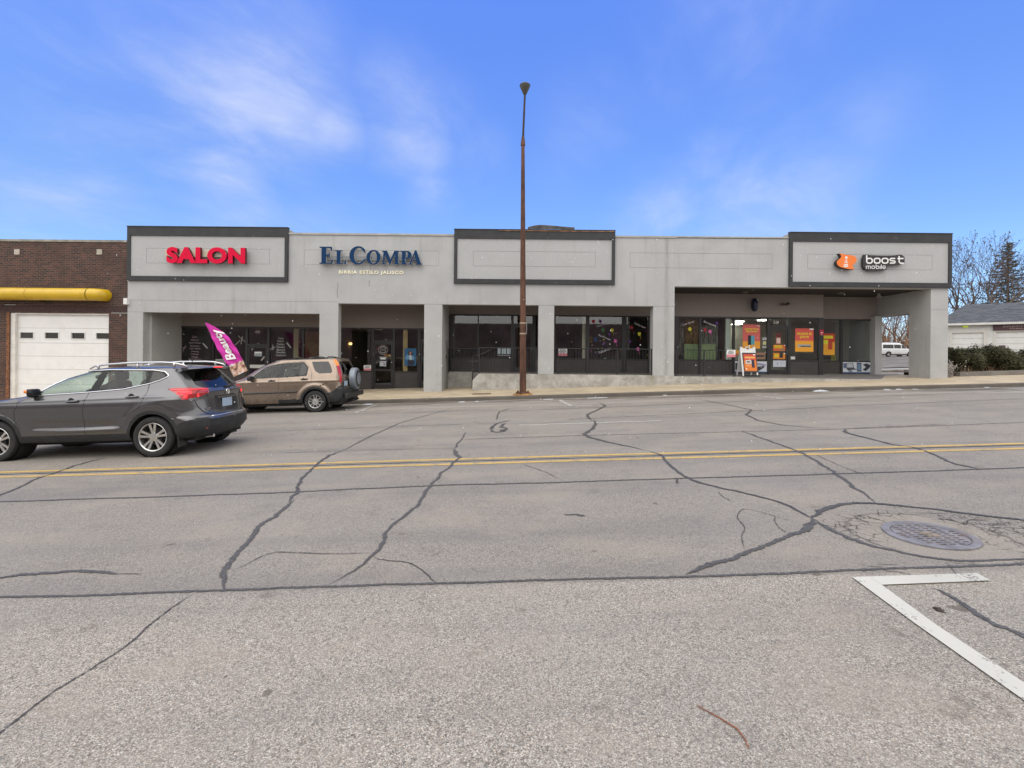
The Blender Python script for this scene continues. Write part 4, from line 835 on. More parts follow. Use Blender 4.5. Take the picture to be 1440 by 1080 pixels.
class Car:
    def __init__(s, d):
        s.d = d; zF = d['F']; s.F, s.R, s.W = pchip(*zip(*d['F'])), pchip(*zip(*d['R'])), pchip(*zip(*d['W']))
        s.ze, s.zt, s.ac = d['ze'], d['zt'], d['ac']; s.p = d.get('p', 2.8)
        s.Lr = pchip(*zip(*d['Lr'])); s.Lf = pchip(*zip(*d['Lf']))
    def base(s, z, th=None):
        """F, R, W at height z (arrays); above ze the roof closes like a superellipse"""
        z = np.asarray(z, float); t = np.clip((z - s.ze) / (s.zt - s.ze), 0, .9999); k = (1 - t ** 2.5) ** (1 / 2.5); zz = np.minimum(z, s.ze)
        F, R_, W = s.F(zz), s.R(zz), s.W(zz); return s.ac + (F - s.ac) * k, s.ac + (R_ - s.ac) * k, W * k ** s.d.get('rk', 1.0)
    def lens(s, z, F, R_):
        lr, lf = s.Lr(np.minimum(z, s.ze)), s.Lf(np.minimum(z, s.ze)); tot = F - R_; k = np.minimum(1, tot * .98 / (lr + lf)); return lr * k, lf * k
    def bump(s, a, z):
        r = 0 * a
        for (wa, wz, ra, h) in s.d['arches']:
            dd = np.hypot(a - wa, z - wz); r = r + h * np.clip((ra - dd) / .035 + .5, 0, 1)
        for fn in s.d.get('bumps', []): r = r + fn(a, z)
        return r
    def Y(s, a, z):
        a, z = np.asarray(a, float), np.asarray(z, float); F, R_, W = s.base(z); lr, lf = s.lens(z, F, R_); p = s.p
        dr, df = np.clip((a - R_) / lr, 0, 1), np.clip((F - a) / lf, 0, 1)
        return W * (1 - (1 - dr) ** p) ** (1 / p) * (1 - (1 - df) ** p) ** (1 / p) * (1 - s.d.get('taper', .02) * ((a - 1.3) / 2.2) ** 2) + s.bump(a, z)
    def mesh(s, dz=.015, da=.018, nb=46):
        hs = .6 * dz
        d = s.d; z1 = np.arange(d['z0'], s.ze, dz); th = np.linspace(0, 1, 26) ** .8 * (math.pi / 2); zr = s.ze + (s.zt - s.ze) * np.sin(th) ** (2 / 2.5); zr = np.minimum(zr, s.ze + (s.zt - s.ze) * .9999)
        zs = np.concatenate([z1, zr]); nz = len(zs); F, R_, W = s.base(zs); lr, lf = s.lens(zs, F, R_); p = s.p
        ub = np.linspace(0, .86, nb); phs = math.asin(.86 ** (p / 2)); ph = np.linspace(phs, math.pi / 2, 16)[1:]
        bb = np.concatenate([ub, np.sin(ph) ** (2 / p)]); ee = 1 - (1 - bb ** p).clip(0) ** (1 / p)
        nS = int((d['len']) / da); ts = np.linspace(0, 1, nS + 1)[1:-1]
        cols = []
        A = np.concatenate([R_[:, None] + lr[:, None] * ee[None], (R_ + lr)[:, None] + (F - lf - R_ - lr)[:, None] * ts[None], (F[:, None] - lf[:, None] * ee[None])[:, ::-1]], 1)
        tp = (1 - d.get('taper', .02) * ((A - 1.3) / 2.2) ** 2)
        B = np.concatenate([W[:, None] * bb[None], np.repeat(W[:, None], nS - 1, 1), (W[:, None] * bb[None])[:, ::-1]], 1) * tp
        Z_ = np.repeat(zs[:, None], A.shape[1], 1)
        nr = len(bb); s.nr, s.nb = nr, nb; ncol = A.shape[1]
        side = np.zeros(ncol, bool); side[nb:ncol - nb] = True
        bu = s.bump(A, Z_); wgt = np.clip(B / np.maximum(W[:, None], .01) * 1.6 - .5, 0, 1); B = B + bu * np.where(side[None], 1, wgt)
        # snap to the outlines of the side features
        def snap(P2, Q2, mask, loops, h):
            for lp, closed in loops:
                n = len(lp)
                for i in range(n if closed else n - 1):
                    x0, y0 = lp[i]; x1, y1 = lp[(i + 1) % n]; L2 = (x1 - x0) ** 2 + (y1 - y0) ** 2
                    if L2 < 1e-9: continue
                    bx_ = mask & (P2 > min(x0, x1) - h) & (P2 < max(x0, x1) + h) & (Q2 > min(y0, y1) - h) & (Q2 < max(y0, y1) + h)
                    if not bx_.any(): continue
                    px, qx = P2[bx_], Q2[bx_]; t = np.clip(((px - x0) * (x1 - x0) + (qx - y0) * (y1 - y0)) / L2, 0, 1); nx, ny = x0 + t * (x1 - x0), y0 + t * (y1 - y0)
                    dd = np.hypot(px - nx, qx - ny); ok = dd < h; px[ok], qx[ok] = nx[ok], ny[ok]; P2[bx_], Q2[bx_] = px, qx
        sm = np.repeat(side[None], nz, 0); A2, Z2 = A.copy(), Z_.copy(); loops = [(v, True) for v in d['side'].values()]
        for (wa, wz, ra) in d['wheels']: loops.append(([(wa + ra * math.cos(t), wz + ra * math.sin(t)) for t in np.linspace(0, 2 * math.pi, 60)[:-1]], True))
        snap(A2, Z2, sm, loops, hs); mv = (A2 != A) | (Z2 != Z_)
        B = np.where(mv & sm, s.Y(A2, Z2), B); A, Z_ = A2, Z2
        rm = np.zeros_like(sm); rm[:, :nb] = True; B2, Z2 = B.copy(), Z_.copy(); snap(B2, Z2, rm, [(v, True) for v in d['rear'].values()], hs)
        mv = ((B2 != B) | (Z2 != Z_)) & rm; Fz, Rz, Wz = s.base(Z2); lrz, lfz = s.lens(Z2, Fz, Rz); q = np.clip(B2 / np.maximum(Wz, .01), 0, .9999); A = np.where(mv, Rz + lrz * (1 - (1 - q ** p) ** (1 / p)), A); B, Z_ = B2, Z2
        s.A, s.B, s.Zz, s.side_cols = A, B, Z_, side
        i, j = np.meshgrid(np.arange(nz - 1), np.arange(ncol - 1), indexing='ij'); i, j = i.ravel(), j.ravel(); quad = np.stack([i * ncol + j, i * ncol + j + 1, (i + 1) * ncol + j + 1, (i + 1) * ncol + j], 1)
        fa, fb, fz = A.ravel()[quad].mean(1), B.ravel()[quad].mean(1), Z_.ravel()[quad].mean(1)
        zone = np.where(j < nb, 0, np.where(j >= ncol - nb, 2, 1)); keys = np.array(['body'] * len(quad), dtype='U24')
        for k, lp in d['side'].items(): keys[(zone == 1) & inpoly(fa, fz, lp)] = k
        for k, lp in d['rear'].items(): keys[(zone == 0) & inpoly(fb, fz, lp)] = k
        for k, (zl, zh, bm) in d['front'].items(): keys[(zone == 2) & (fz > zl) & (fz < zh) & (fb < bm)] = k
        for (wa, wz, ra) in d['wheels']: keys[(zone == 1) & (np.hypot(fa - wa, fz - wz) < ra)] = 'del'
        s.quad, s.keys = quad, keys; s.pts = np.stack([-A.ravel(), -B.ravel(), Z_.ravel()], 1); return s
    def piece(s, sel, sides=(1, -1), push=0.):
        f = s.quad[sel]; ids, inv = np.unique(f, return_inverse=True); inv = inv.reshape(f.shape); p = s.pts[ids]; m = MB()
        for sg_ in sides:
            q = p * np.array([1, sg_, 1]); fo = inv if sg_ == 1 else inv[:, ::-1]; m.add(map(tuple, q), [tuple(x) for x in fo.tolist()])
        if len(sides) == 2:                  # weld the centre line
            seen = {}; rem = list(range(len(m.v)))
            for k, v in enumerate(m.v):
                if abs(v[1]) < 1e-5:
                    c_ = (round(v[0], 5), round(v[2], 5)); rem[k] = seen.setdefault(c_, k)
            m.f = [tuple(rem[i] for i in f_) for f_ in m.f]; m.f2 = []
            keep = [i for i, f_ in enumerate(m.f) if len(set(f_)) == 4]; m.f = [m.f[i] for i in keep]; m.m = [0] * len(m.f)
        return m
    def on(s, a, z, side=1, out_=0.): return Vector((-a, -side * (float(s.Y(a, z)) + out_), z))
    def line(s, pts, side=1, r=.003, out_=0., step=.03, n=5):
        q = []
        for (a0, z0), (a1, z1) in zip(pts[:-1], pts[1:]):
            k = max(1, int(math.hypot(a1 - a0, z1 - z0) / step)); q += [(a0 + (a1 - a0) * t / k, z0 + (z1 - z0) * t / k) for t in range(k)]
        q.append(pts[-1]); m = MB(); m.tube([s.on(a, z, side, out_) for a, z in q], r, n); return m
def ssn(x): x = np.clip(x, 0, 1); return x * x * (3 - 2 * x)
def wheel(root, a, b, rt, wt, rimr, style, side, mat_rim, turn=0.):
    """side=1: outer face towards -Y (local)"""
    c_ = Vector((-a, -side * b, rt)); o = -side                   # outward direction in y
    m = MB(); m.lathe([(.001, 0), (rimr * .55, 0), (rimr * .55, -o * wt * .5), (.001, -o * wt * .5)], c_ + Vector((0, o * -.05, 0)), 'y', 24); wh = obj('wheel', m, M['well'], root, world=False)
    h = wt / 2; pr = [(rimr, o * (h - .012)), (rimr + .012, o * h * .98), (rt - .045, o * h * 1.03), (rt - .018, o * h * .95), (rt - .004, o * h * .72), (rt, o * h * .4), (rt, -o * h * .4), (rt - .004, -o * h * .72), (rt - .03, -o * h), (rimr, -o * h)]
    m = MB(); m.lathe(pr, c_ + Vector((0, -o * h, 0)), 'y', 48); obj('tyre', m, M['rubber'], wh, smooth=2, world=False)
    m = MB(); cc = c_ + Vector((0, -o * h, 0)); yo = o * (h - .010)
    m.lathe([(rimr, yo + o * .004), (rimr * .985, yo + o * .008), (rimr * .93, yo), (rimr * .90, yo - o * .03), (rimr * .90, -o * h * .8)], cc, 'y', 48)
    def spoke(ang, w0, w1, r0, r1, y0, y1, th=.022):
        d = Vector((math.cos(ang), 0, math.sin(ang))); t = Vector((-math.sin(ang), 0, math.cos(ang))); yv = Vector((0, o, 0)); p0, p1 = cc + d * r0 + yv * abs(y0) , cc + d * r1 + yv * abs(y1)
        m.add([p0 - t * w0, p0 + t * w0, p1 + t * w1, p1 - t * w1, p0 - t * w0 - yv * th, p0 + t * w0 - yv * th, p1 + t * w1 - yv * th, p1 - t * w1 - yv * th], [(0, 1, 2, 3), (4, 7, 6, 5), (0, 4, 5, 1), (1, 5, 6, 2), (2, 6, 7, 3), (3, 7, 4, 0)])
    ns = 5
    for i in range(ns):
        a0 = turn + 2 * math.pi * i / ns
        if style == 'vee':
            for dl in (-.24, .24):
                d0, d1 = a0 + dl * .55, a0 + dl * 1.15
                p0 = (math.cos(d0), math.sin(d0)); spoke((d0 + d1) / 2, .016, .021, .05, rimr * .93, h - .034, h - .016)
        elif style == 'split':
            spoke(a0, .035, .026, .04, rimr * .50, h - .03, h - .022)
            for dl in (-.26, .26): spoke(a0 + dl, .011, .015, rimr * .42, rimr * .93, h - .022, h - .015)
            spoke(a0 + math.pi / 5, .012, .012, rimr * .3, rimr * .55, h - .026, h - .022)
        else: spoke(a0, .03, .035, .04, rimr * .93, h - .03, h - .016)
    m.lathe([(.07, h * o - o * .04), (.07, h * o - o * .024), (.03, h * o - o * .02), (.001, h * o - o * .018)], cc, 'y', 20)
    obj('rim', m, mat_rim, wh, smooth=2, world=False, bevel=0)
    m = MB(); m.lathe([(.001, o * h * .1), (rimr * .62, o * h * .1)], cc, 'y', 24); obj('brake_disc', m, pbr('brake_disc', (.10, .095, .09), .5, .6), wh, world=False); return wh
def rbox(m, c_, hx, hy, hz, tiltx=0.):
    """rounded box for seats"""
    n, k = 14, 8; c_ = Vector(c_); o = len(m.v)
    for i in range(k + 1):
        ph = -math.pi / 2 + math.pi * i / k
        for j in range(n):
            th = 2 * math.pi * j / n; e = .45; cs = lambda t: math.copysign(abs(math.cos(t)) ** e, math.cos(t)); sn = lambda t: math.copysign(abs(math.sin(t)) ** e, math.sin(t))
            x, y, z = hx * cs(ph) * cs(th), hy * cs(ph) * sn(th), hz * sn(ph); m.v.append((c_.x + x + z * tiltx, c_.y + y, c_.z + z))
    f = [(o + i * n + j, o + i * n + (j + 1) % n, o + (i + 1) * n + (j + 1) % n, o + (i + 1) * n + j) for i in range(k) for j in range(n)]; m.f += f; m.m += [0] * len(f)
def cabin(root, zf, zb, seats, wy, a0, a1, mat):
    m = MB(); m.box(-a1, -a0, -wy, wy, .28, zf); obj('floor_pan', m, M['well'], root, world=False)
    for (a, y, h) in seats:
        m = MB(); rbox(m, (-a, y, zf + .10), .25, .24, .10); rbox(m, (-a + .25, y, zf + .38), .08, .23, .33, .22); rbox(m, (-a + .33, y, zf + h), .05, .13, .09); obj('seat', m, mat, root, smooth=True, world=False)
    m = MB(); rbox(m, (-a1 + .22, 0, zf + .30), .24, wy * .95, .13); obj('dashboard', m, mat, root, smooth=True, world=False)
    m = MB(); c_ = Vector((-a1 + .55, -.36, zf + .38)); m.tube([c_ + Vector((.12 * math.sin(t) * .5, .18 * math.cos(t), .18 * math.sin(t))) for t in np.linspace(0, 2 * math.pi, 25)], .014, 6); obj('steering_wheel', m, M['black'], root, smooth=True, world=False)
def carpaint(name, c, metal=.55, rough=.32, flake=.12, dirt=(.20, .18, .16, .35)):
    m, nt, b = newmat(name); t = nt.nodes.new('ShaderNodeTexCoord'); ob = t.outputs['Object']; s = nt.nodes.new('ShaderNodeSeparateXYZ'); nt.links.new(ob, s.inputs[0])
    f = tn(nt, ob, 400, 2); col = mixc(f, [x * (1 - flake) for x in c], [x * (1 + flake) for x in c], nt)
    dn = tn(nt, ob, 3.5, 6, .7); low = mapr(s.outputs[2], .75, .25, .15, 1., nt=nt); df = mth('MULTIPLY', mth('MULTIPLY', mapr(dn, .35, .7, nt=nt), low, nt=nt), dirt[3] * 2, nt=nt, clamp=True)
    col = mixc(df, col, dirt[:3], nt); nt.links.new(col, b.inputs['Base Color']); b.inputs['Metallic'].default_value = metal
    nt.links.new(mth('ADD', rough, mth('MULTIPLY', df, .4, nt=nt), nt=nt), b.inputs['Roughness']); b.inputs['Coat Weight'].default_value = .8; b.inputs['Coat Roughness'].default_value = .05
    return m
M['cladding'] = pbr('cladding', (.018, .019, .021), .55, var=.2, vscale=6, dirt=(.075, .07, .065, .3), dscale=4)
M['gloss_black'] = pbr('gloss_black', (.010, .010, .011), .4, spec=.3); M['car_glass'] = glass('car_glass', (.74, .84, .80), refl=.05); M['privacy'] = glass('privacy_glass', (.16, .18, .18)); M['rear_glass'] = glass('rear_glass', (.22, .24, .24))
M['seat'] = pbr('seat_cloth', (.035, .036, .04), .85); M['seat_tan'] = pbr('seat_tan', (.16, .14, .12), .85)
M['tail_red'] = pbr('tail_red', (.42, .006, .012), .15, coat=1.); M['tail_dark'] = pbr('tail_dark', (.12, .004, .008), .15, coat=1.); M['tail_lit'] = pbr('tail_lit', (1., .03, .04), .3, emit=1.6); M['tail_glow'] = pbr('tail_glow', (.85, .02, .04), .25, emit=.25, coat=1); M['amber'] = pbr('amber_lens', (.75, .22, .02), .2, coat=1, emit=.15); M['clear'] = pbr('clear_lens', (.6, .55, .5), .15, coat=1)
M['plate'] = pbr('plate', (.33, .42, .52), .5, var=.12, vscale=12)
def build(root, car, paint, spec):
    """spec: key -> (name, material, mode) ; mode 'both' one mesh, 'each' one mesh per side"""
    ks = car.keys; done = set(['del']); res = {}
    for k, (nm, mat, mode, par) in spec.items():
        sel = ks == k; done.add(k)
        if not sel.any(): continue
        for sd_ in ([(1, -1)] if mode == 'both' else [(1,), (-1,)]):
            o = obj(nm, car.piece(sel, sd_), mat, res.get((par, sd_)) or res.get((par, (1, -1))) or root, smooth=True, world=False, recalc=False); res[(k, sd_)] = o
    return res
# ---------------- grey crossover
SL = math.atan(.0375)
def arch_pts(wa, wz, r, a0, a1, n=20): return [(wa + r * math.cos(R(a0 + (a1 - a0) * i / n)), wz + r * math.sin(R(a0 + (a1 - a0) * i / n))) for i in range(n + 1)]
WB = 2.70; WR = .350
side = {}
win_f = roundpoly([(2.02, 1.13), (1.12, 1.165), (1.02, 1.50), (1.42, 1.49), (1.72, 1.395)], .03)
win_r = roundpoly([(.965, 1.172), (.55, 1.202), (.20, 1.265), (.18, 1.488), (.88, 1.512)], .03)
win_q = roundpoly([(.12, 1.288), (-.02, 1.328), (-.14, 1.387), (-.07, 1.452), (.11, 1.480)], .03)
side['pillar'] = roundpoly([(2.06, 1.115), (1.12, 1.148), (.55, 1.184), (.12, 1.264), (-.04, 1.312), (-.19, 1.387), (-.10, 1.47), (.12, 1.502), (.90, 1.530), (1.44, 1.51), (1.76, 1.41)], .03)
dl = [(2.34, .40), (2.36, .85), (2.28, 1.02), (2.06, 1.11), (1.13, 1.148), (1.175, .85), (1.155, .40)]
dr_ = [(1.15, .40), (1.17, .85), (1.125, 1.148), (.55, 1.182), (.11, 1.258), (.11, 1.14), (.14, 1.0), (.20, .88), (.30, .80), (.40, .70), (.46, .60), (.48, .40)]
dd_ = {'door_f': dl, 'door_r': dr_}; o_ = {}
o_.update({'door_f': dd_['door_f'], 'door_r': dd_['door_r']})
o_['clad'] = [(-1, .2), (4, .2), (4, .425), (WB + .48, .425)] + arch_pts(WB, WR + .01, .455, 5, 175) + [(WB - .46, .425), (.46, .425)] + arch_pts(0, WR + .01, .455, 10, 150) + [(-.42, .56), (-.62, .625), (-1, .66)]
o_.update(side); o_['win_f'] = win_f; o_['win_r'] = win_r; o_['win_q'] = win_q
o_['tail'] = [(-.24, 1.165), (-.30, 1.185), (-.9, 1.17), (-.9, .985), (-.50, .975), (-.47, 1.03), (-.42, 1.07)]
rear = {'clad': [(-.1, .2), (1, .2), (1, .645), (.6, .64), (.55, .60), (-.1, .60)], 'rglass': roundpoly([(-.3, 1.135), (.52, 1.155), (.60, 1.20), (.565, 1.30), (.505, 1.50), (-.3, 1.50)], .03),
        'tail': [(.46, 1.135), (.52, 1.165), (1, 1.17), (1, .985), (.78, .99), (.62, 1.015), (.50, 1.06)]}
cr = dict(z0=.30, ze=1.495, zt=1.592, ac=.55, rk=1.0, p=2.7, len=4.4, taper=.03,
 F=[(.25, 3.30), (.4, 3.47), (.55, 3.52), (.72, 3.50), (.85, 3.40), (.93, 3.34), (1.0, 3.14), (1.06, 2.84), (1.10, 2.52), (1.24, 2.20), (1.40, 1.84), (1.495, 1.52)],
 R=[(.25, -.66), (.32, -.76), (.42, -.84), (.50, -.86), (.60, -.86), (.645, -.83), (.68, -.80), (.85, -.765), (.97, -.755), (1.08, -.775), (1.13, -.74), (1.18, -.68), (1.32, -.54), (1.45, -.41), (1.495, -.36)],
 W=[(.25, .80), (.32, .87), (.45, .905), (.60, .912), (.78, .916), (.90, .920), (.97, .914), (1.0, .902), (1.06, .874), (1.12, .846), (1.17, .826), (1.22, .808), (1.32, .768), (1.44, .715), (1.495, .685)],
 Lr=[(.2, .42), (.6, .46), (1.0, .50), (1.2, .36), (1.5, .34)], Lf=[(.2, .8), (.7, .8), (.95, .6), (1.05, .45), (1.2, .6), (1.5, .55)],
 arches=[(0, WR + .01, .455, .012), (WB, WR + .01, .455, .012)],
 bumps=[lambda a, z: -.016 * ssn((z - .50) / .07) * ssn((.70 + .03 * (a - 1) - z) / .10) * ssn((2.25 - a) / .3) * ssn((a - .45) / .3),
        lambda a, z: .014 * ssn((z - .46) / .04) * ssn((.52 + .05 * (1.6 - a) - z) / .06) * ssn((2.3 - a) / .3) * ssn((a - .4) / .3),
        lambda a, z: .012 * np.exp(-((z - (1.02 + .012 * (2.3 - a))) / .022) ** 2) * ssn((a + .5) / .4),
        lambda a, z: .03 * np.exp(-((z - 1.02) / .11) ** 2) * ssn((.45 - a) / .6) * ssn((a + .9) / .35),
        lambda a, z: -.012 * ssn((z - .66) / .03) * ssn((.90 - z) / .14) * ssn((-.33 - a) / .15),
        lambda a, z: .018 * np.exp(-((np.hypot(a, z - .35) - .53) / .07) ** 2) * ssn((z - .5) / .3)],
 wheels=[(0, WR + .01, .392), (WB, WR + .01, .392)], side=o_, rear=rear, front={'windshield': (1.10, 1.49, .62), 'grille': (.45, .80, .6)})
car = Car(cr).mesh()
gx, gy = -6.16, 9.22
root = thing('crossover', 'dark grey crossover with lit brake lights driving left on the street', 'car', (gx, gy, gz(gx, gy)), (0, -SL, 0))
gp = carpaint('grey_metallic_paint', (.135, .134, .142), .85, .24, dirt=(.16, .145, .13, .28))
spec = {'body': ('body', gp, 'both', None), 'clad': ('cladding', M['cladding'], 'both', None), 'pillar': ('window_frame', M['gloss_black'], 'each', None), 'door_f': ('door', gp, 'each', None), 'door_r': ('door', gp, 'each', None),
        'win_f': ('window', M['car_glass'], 'each', None), 'win_r': ('window', M['car_glass'], 'each', None), 'win_q': ('window', M['rear_glass'], 'each', None), 'tail': ('taillight', M['tail_red'], 'each', None),
        'rglass': ('rear_window', M['rear_glass'], 'both', None), 'windshield': ('windshield', M['car_glass'], 'both', None), 'grille': ('grille', M['black'], 'both', None)}
pr = build(root, car, gp, spec)
O = lambda nm, m, mat, par=root, **k: obj(nm, m, mat, par, world=False, **k)
def rearx(z, b=0.): F_, R_, W_ = car.base(np.array([z])); l_ = car.lens(np.array([z]), F_, R_)[0]; q = min(.99, abs(b) / W_[0]); return -(R_[0] + l_[0] * (1 - (1 - q ** car.p) ** (1 / car.p)))
def gaps(car, lines, root, mat):
    m = MB()
    for pts in lines:
        for sd_ in (1, -1): q = car.line(pts, sd_, .0045, -.0015); m.add(q.v, q.f)
    obj('panel_gap', m, mat, root, world=False)
gaps(car, [[(2.34, .44), (2.36, .85), (2.28, 1.02), (2.08, 1.12)], [(1.155, .40), (1.175, .85), (1.125, 1.15)], [(.11, 1.262), (.11, 1.14), (.14, 1.0), (.20, .88), (.26, .82)], [(-.72, 1.17), (-.72, .99)]], root, M['black'])
for sd_ in (1, -1):
    m = MB()
    for pts in ([(2.06, 1.118), (1.12, 1.152), (.55, 1.187), (.12, 1.267), (-.04, 1.315), (-.16, 1.37), (-.185, 1.39), (-.17, 1.42), (-.10, 1.47), (.12, 1.503), (.90, 1.530), (1.44, 1.512), (1.76, 1.41), (2.06, 1.16)],):
        q = car.line(pts, sd_, .011, .003, n=6); m.add(q.v, q.f)
    O('window_trim', m, M['chrome'], smooth=True)
    # roof rail
    m = MB(); pts = [(1.30, 1.555), (1.22, 1.60), (1.0, 1.625), (.5, 1.645), (0, 1.635), (-.18, 1.62), (-.36, 1.575), (-.42, 1.54)]; wy = [.60, .60, .605, .61, .60, .595, .585, .58]
    m.tube([(-a, -sd_ * y, z) for (a, z), y in zip(pts, wy)], [.012, .017, .018, .018, .018, .018, .017, .012], 8)
    for a in (1.15, .45, -.2): m.tube([(-a, -sd_ * .60, 1.54), (-a, -sd_ * .60, 1.63)], .02, 6)
    O('roof_rail', m, pbr('satin_rail', (.6, .6, .6), .28, .9), smooth=True)
    # door handles
    for (a, z), key in (((1.36, 1.005), 'door_f'), ((.34, 1.05), 'door_r')):
        dpar = pr[(key, (sd_,))]
        m = MB(); m.tube([car.on(a + .11, z - .003, sd_, .004), car.on(a + .08, z, sd_, .03), car.on(a, z + .002, sd_, .038), car.on(a - .08, z + .005, sd_, .03), car.on(a - .11, z + .006, sd_, .004)], [.012, .017, .017, .017, .012], 8); O('handle', m, gp, dpar, smooth=True)
        m = MB(); cc = car.on(a + .02, z + .008, sd_, .002); m.lathe([(.001, -sd_ * .003), (.05, -sd_ * .003), (.055, 0)], cc, 'y', 16); O('handle_recess', m, M['black'], dpar)
    # wing mirror
    m = MB(); cc = car.on(2.06, 1.165, sd_, .09); rbox(m, cc, .06, .095, .075, -.2); mr = O('mirror', m, M['gloss_black'], smooth=True)
    m = MB(); m.tube([car.on(2.04, 1.09, sd_, -.03), car.on(2.06, 1.12, sd_, .06)], .025, 6); O('mirror_stalk', m, M['black'], mr)
    m = MB(); rbox(m, Vector(cc) + Vector((-.055, -sd_ * .045, .03)), .03, .06, .028); O('indicator', m, M['amber'], mr, smooth=True)
    # tail lamp inner parts
    tl = pr.get(('tail', (sd_,)))
    m = MB(); q = car.line([(-.42, 1.085), (-.50, 1.088), (-.60, 1.09)], sd_, .022, -.010, n=8); m.add(q.v, q.f); q = car.line([(-.53, 1.005), (-.54, 1.05)], sd_, .03, -.018, n=8); m.add(q.v, q.f); q = car.line([(-.66, 1.01), (-.66, 1.06)], sd_, .014, -.006, n=8); m.add(q.v, q.f); O('bulb', m, M['tail_lit'], tl)
    m = MB()
    q = car.line([(-.30, 1.150), (-.45, 1.145), (-.60, 1.14), (-.70, 1.135)], sd_, .016, -.004, n=6); m.add(q.v, q.f); O('light_guide', m, M['tail_glow'], tl)
    m = MB(); b_ = .58; xr_ = rearx(.45, b_ + .06); m.box(xr_ - .03, xr_ + .004, -sd_ * b_ - .08, -sd_ * b_ + .08, .435, .465); O('reflector', m, M['tail_dark'])
    for wa in (0, WB): wheel(root, wa, .905, WR, .215, .245, 'vee', sd_, M['alloy'], turn=.35 + wa)
    # wheel wells
    for wa in (0, WB):
        m = MB(); m.lathe([(.392, sd_ * -.86), (.40, sd_ * -.55), (.001, sd_ * -.55)], (-wa, 0, WR + .01), 'y', 30); O('wheel_well', m, M['well'])
    m = MB(); m.box(.415, .435, -sd_ * .88 if sd_ > 0 else .68, -.68 if sd_ > 0 else .88, .16, .36); O('mud_flap', m, M['black'])
m = MB(); m.box(-3.2, .62, -.70, .70, .24, .36); O('underbody', m, M['well'])
m = MB(); m.tube([(.45, -.45, .27), (.78, -.45, .29)], .03, 8); O('exhaust', m, M['chrome'])
# spoiler with brake lamp
m = MB(); n = 20
for i in range(n + 1):
    y = -.60 + 1.2 * i / n; e = 1 - abs(y / .64) ** 4 * .35
    for (x, z) in ((.30, 1.550), (.42, 1.548), (.56 * e + .03, 1.528), (.58 * e + .03, 1.515), (.54 * e + .02, 1.497), (.36, 1.500)): m.v.append((x, y, z - .018 * abs(y / .6) ** 3))
m.f = [(i * 6 + j, i * 6 + (j + 1) % 6, (i + 1) * 6 + (j + 1) % 6, (i + 1) * 6 + j) for i in range(n) for j in range(6)] + [tuple(range(6)), tuple(n * 6 + j for j in range(6))[::-1]]; m.m = [0] * len(m.f)
spo = O('spoiler', m, gp, smooth=2)
m = MB(); m.box(.615, .622, -.13, .13, 1.510, 1.528); O('brake_lamp', m, M['tail_lit'], spo)
m = MB(); m.tube([(.10, 0, 1.585), (.02, 0, 1.70), (-.06 + .14, 0, 1.78)][:1] + [(.17, 0, 1.72)], [.008, .003], 6); O('antenna', m, M['black'])
m = MB(); m.obox((rearx(.87) + .008, 0, .86), (1, 0, 0), (0, 1, 0), (0, 0, 1), .004, .155, .078); O('license_plate', m, M['plate'], bevel=.003)
m = MB(); m.box(rearx(.97) - .01, rearx(.97) + .028, -.30, .30, .955, .985); O('plate_lamp_bar', m, gp, bevel=.006)
m = MB(); cc = Vector((rearx(1.06) + .014, 0, 1.055)); m.tube([cc + Vector((0, .045 * math.cos(t), .045 * math.sin(t))) for t in np.linspace(0, 2 * math.pi, 25)], .008, 6); m.box(cc.x - .004, cc.x + .008, -.055, .055, 1.047, 1.063); O('emblem', m, M['chrome'], smooth=2)
m = MB()
for sg_ in (1, -1):
    hp = [(.60, 1.13), (.70, 1.10), (.74, 1.0), (.70, .85), (.62, .74), (.50, .675), (0, .665)]; q = []
    for (b0, z0_), (b1_, z1_) in zip(hp[:-1], hp[1:]): q += [(b0 + (b1_ - b0) * t / 6, z0_ + (z1_ - z0_) * t / 6) for t in range(6)]
    m.tube([(rearx(z_, b_2) - .001, sg_ * b_2, z_) for b_2, z_ in q], .005, 5)
O('panel_gap', m, M['black'])
m = MB(); m.tube([(rearx(.655, y) + .012, y, .652 - .01 * abs(y)) for y in np.linspace(-.52, .52, 21)], .013, 6); O('bumper_trim', m, M['chrome'], smooth=True)
for t_, z_ in (('ROGUE', .80), ('SPORT', .77)):   # small badge bars, lettering too small to read
    pass
m = MB()
for k in range(5): m.box(rearx(.79, .5) + .0, rearx(.79, .5) + .006, -.57 + k * .026, -.552 + k * .026, .785, .80)
for k in range(4): m.box(rearx(.76, .5) + .0, rearx(.76, .5) + .006, -.57 + k * .022, -.555 + k * .022, .765, .776)
O('badge', m, M['chrome'])
m = MB(); m.tube([(rearx(1.145) + .02, 0, 1.145), (rearx(1.16, -.2) + .03, .22, 1.165), (rearx(1.18, .4) + .03, .40, 1.20)], [.025, .014, .008], 6); O('wiper', m, M['black'])
m = MB(); rbox(m, (-1.62, 0, 1.40), .03, .11, .035); O('inner_mirror', m, M['black'], smooth=True)
cabin(root, .62, 1.1, ((1.25, -.37, .80), (1.25, .37, .80), (.30, -.38, .74), (.30, .38, .74)), .74, -.5, 2.1, M['seat'])
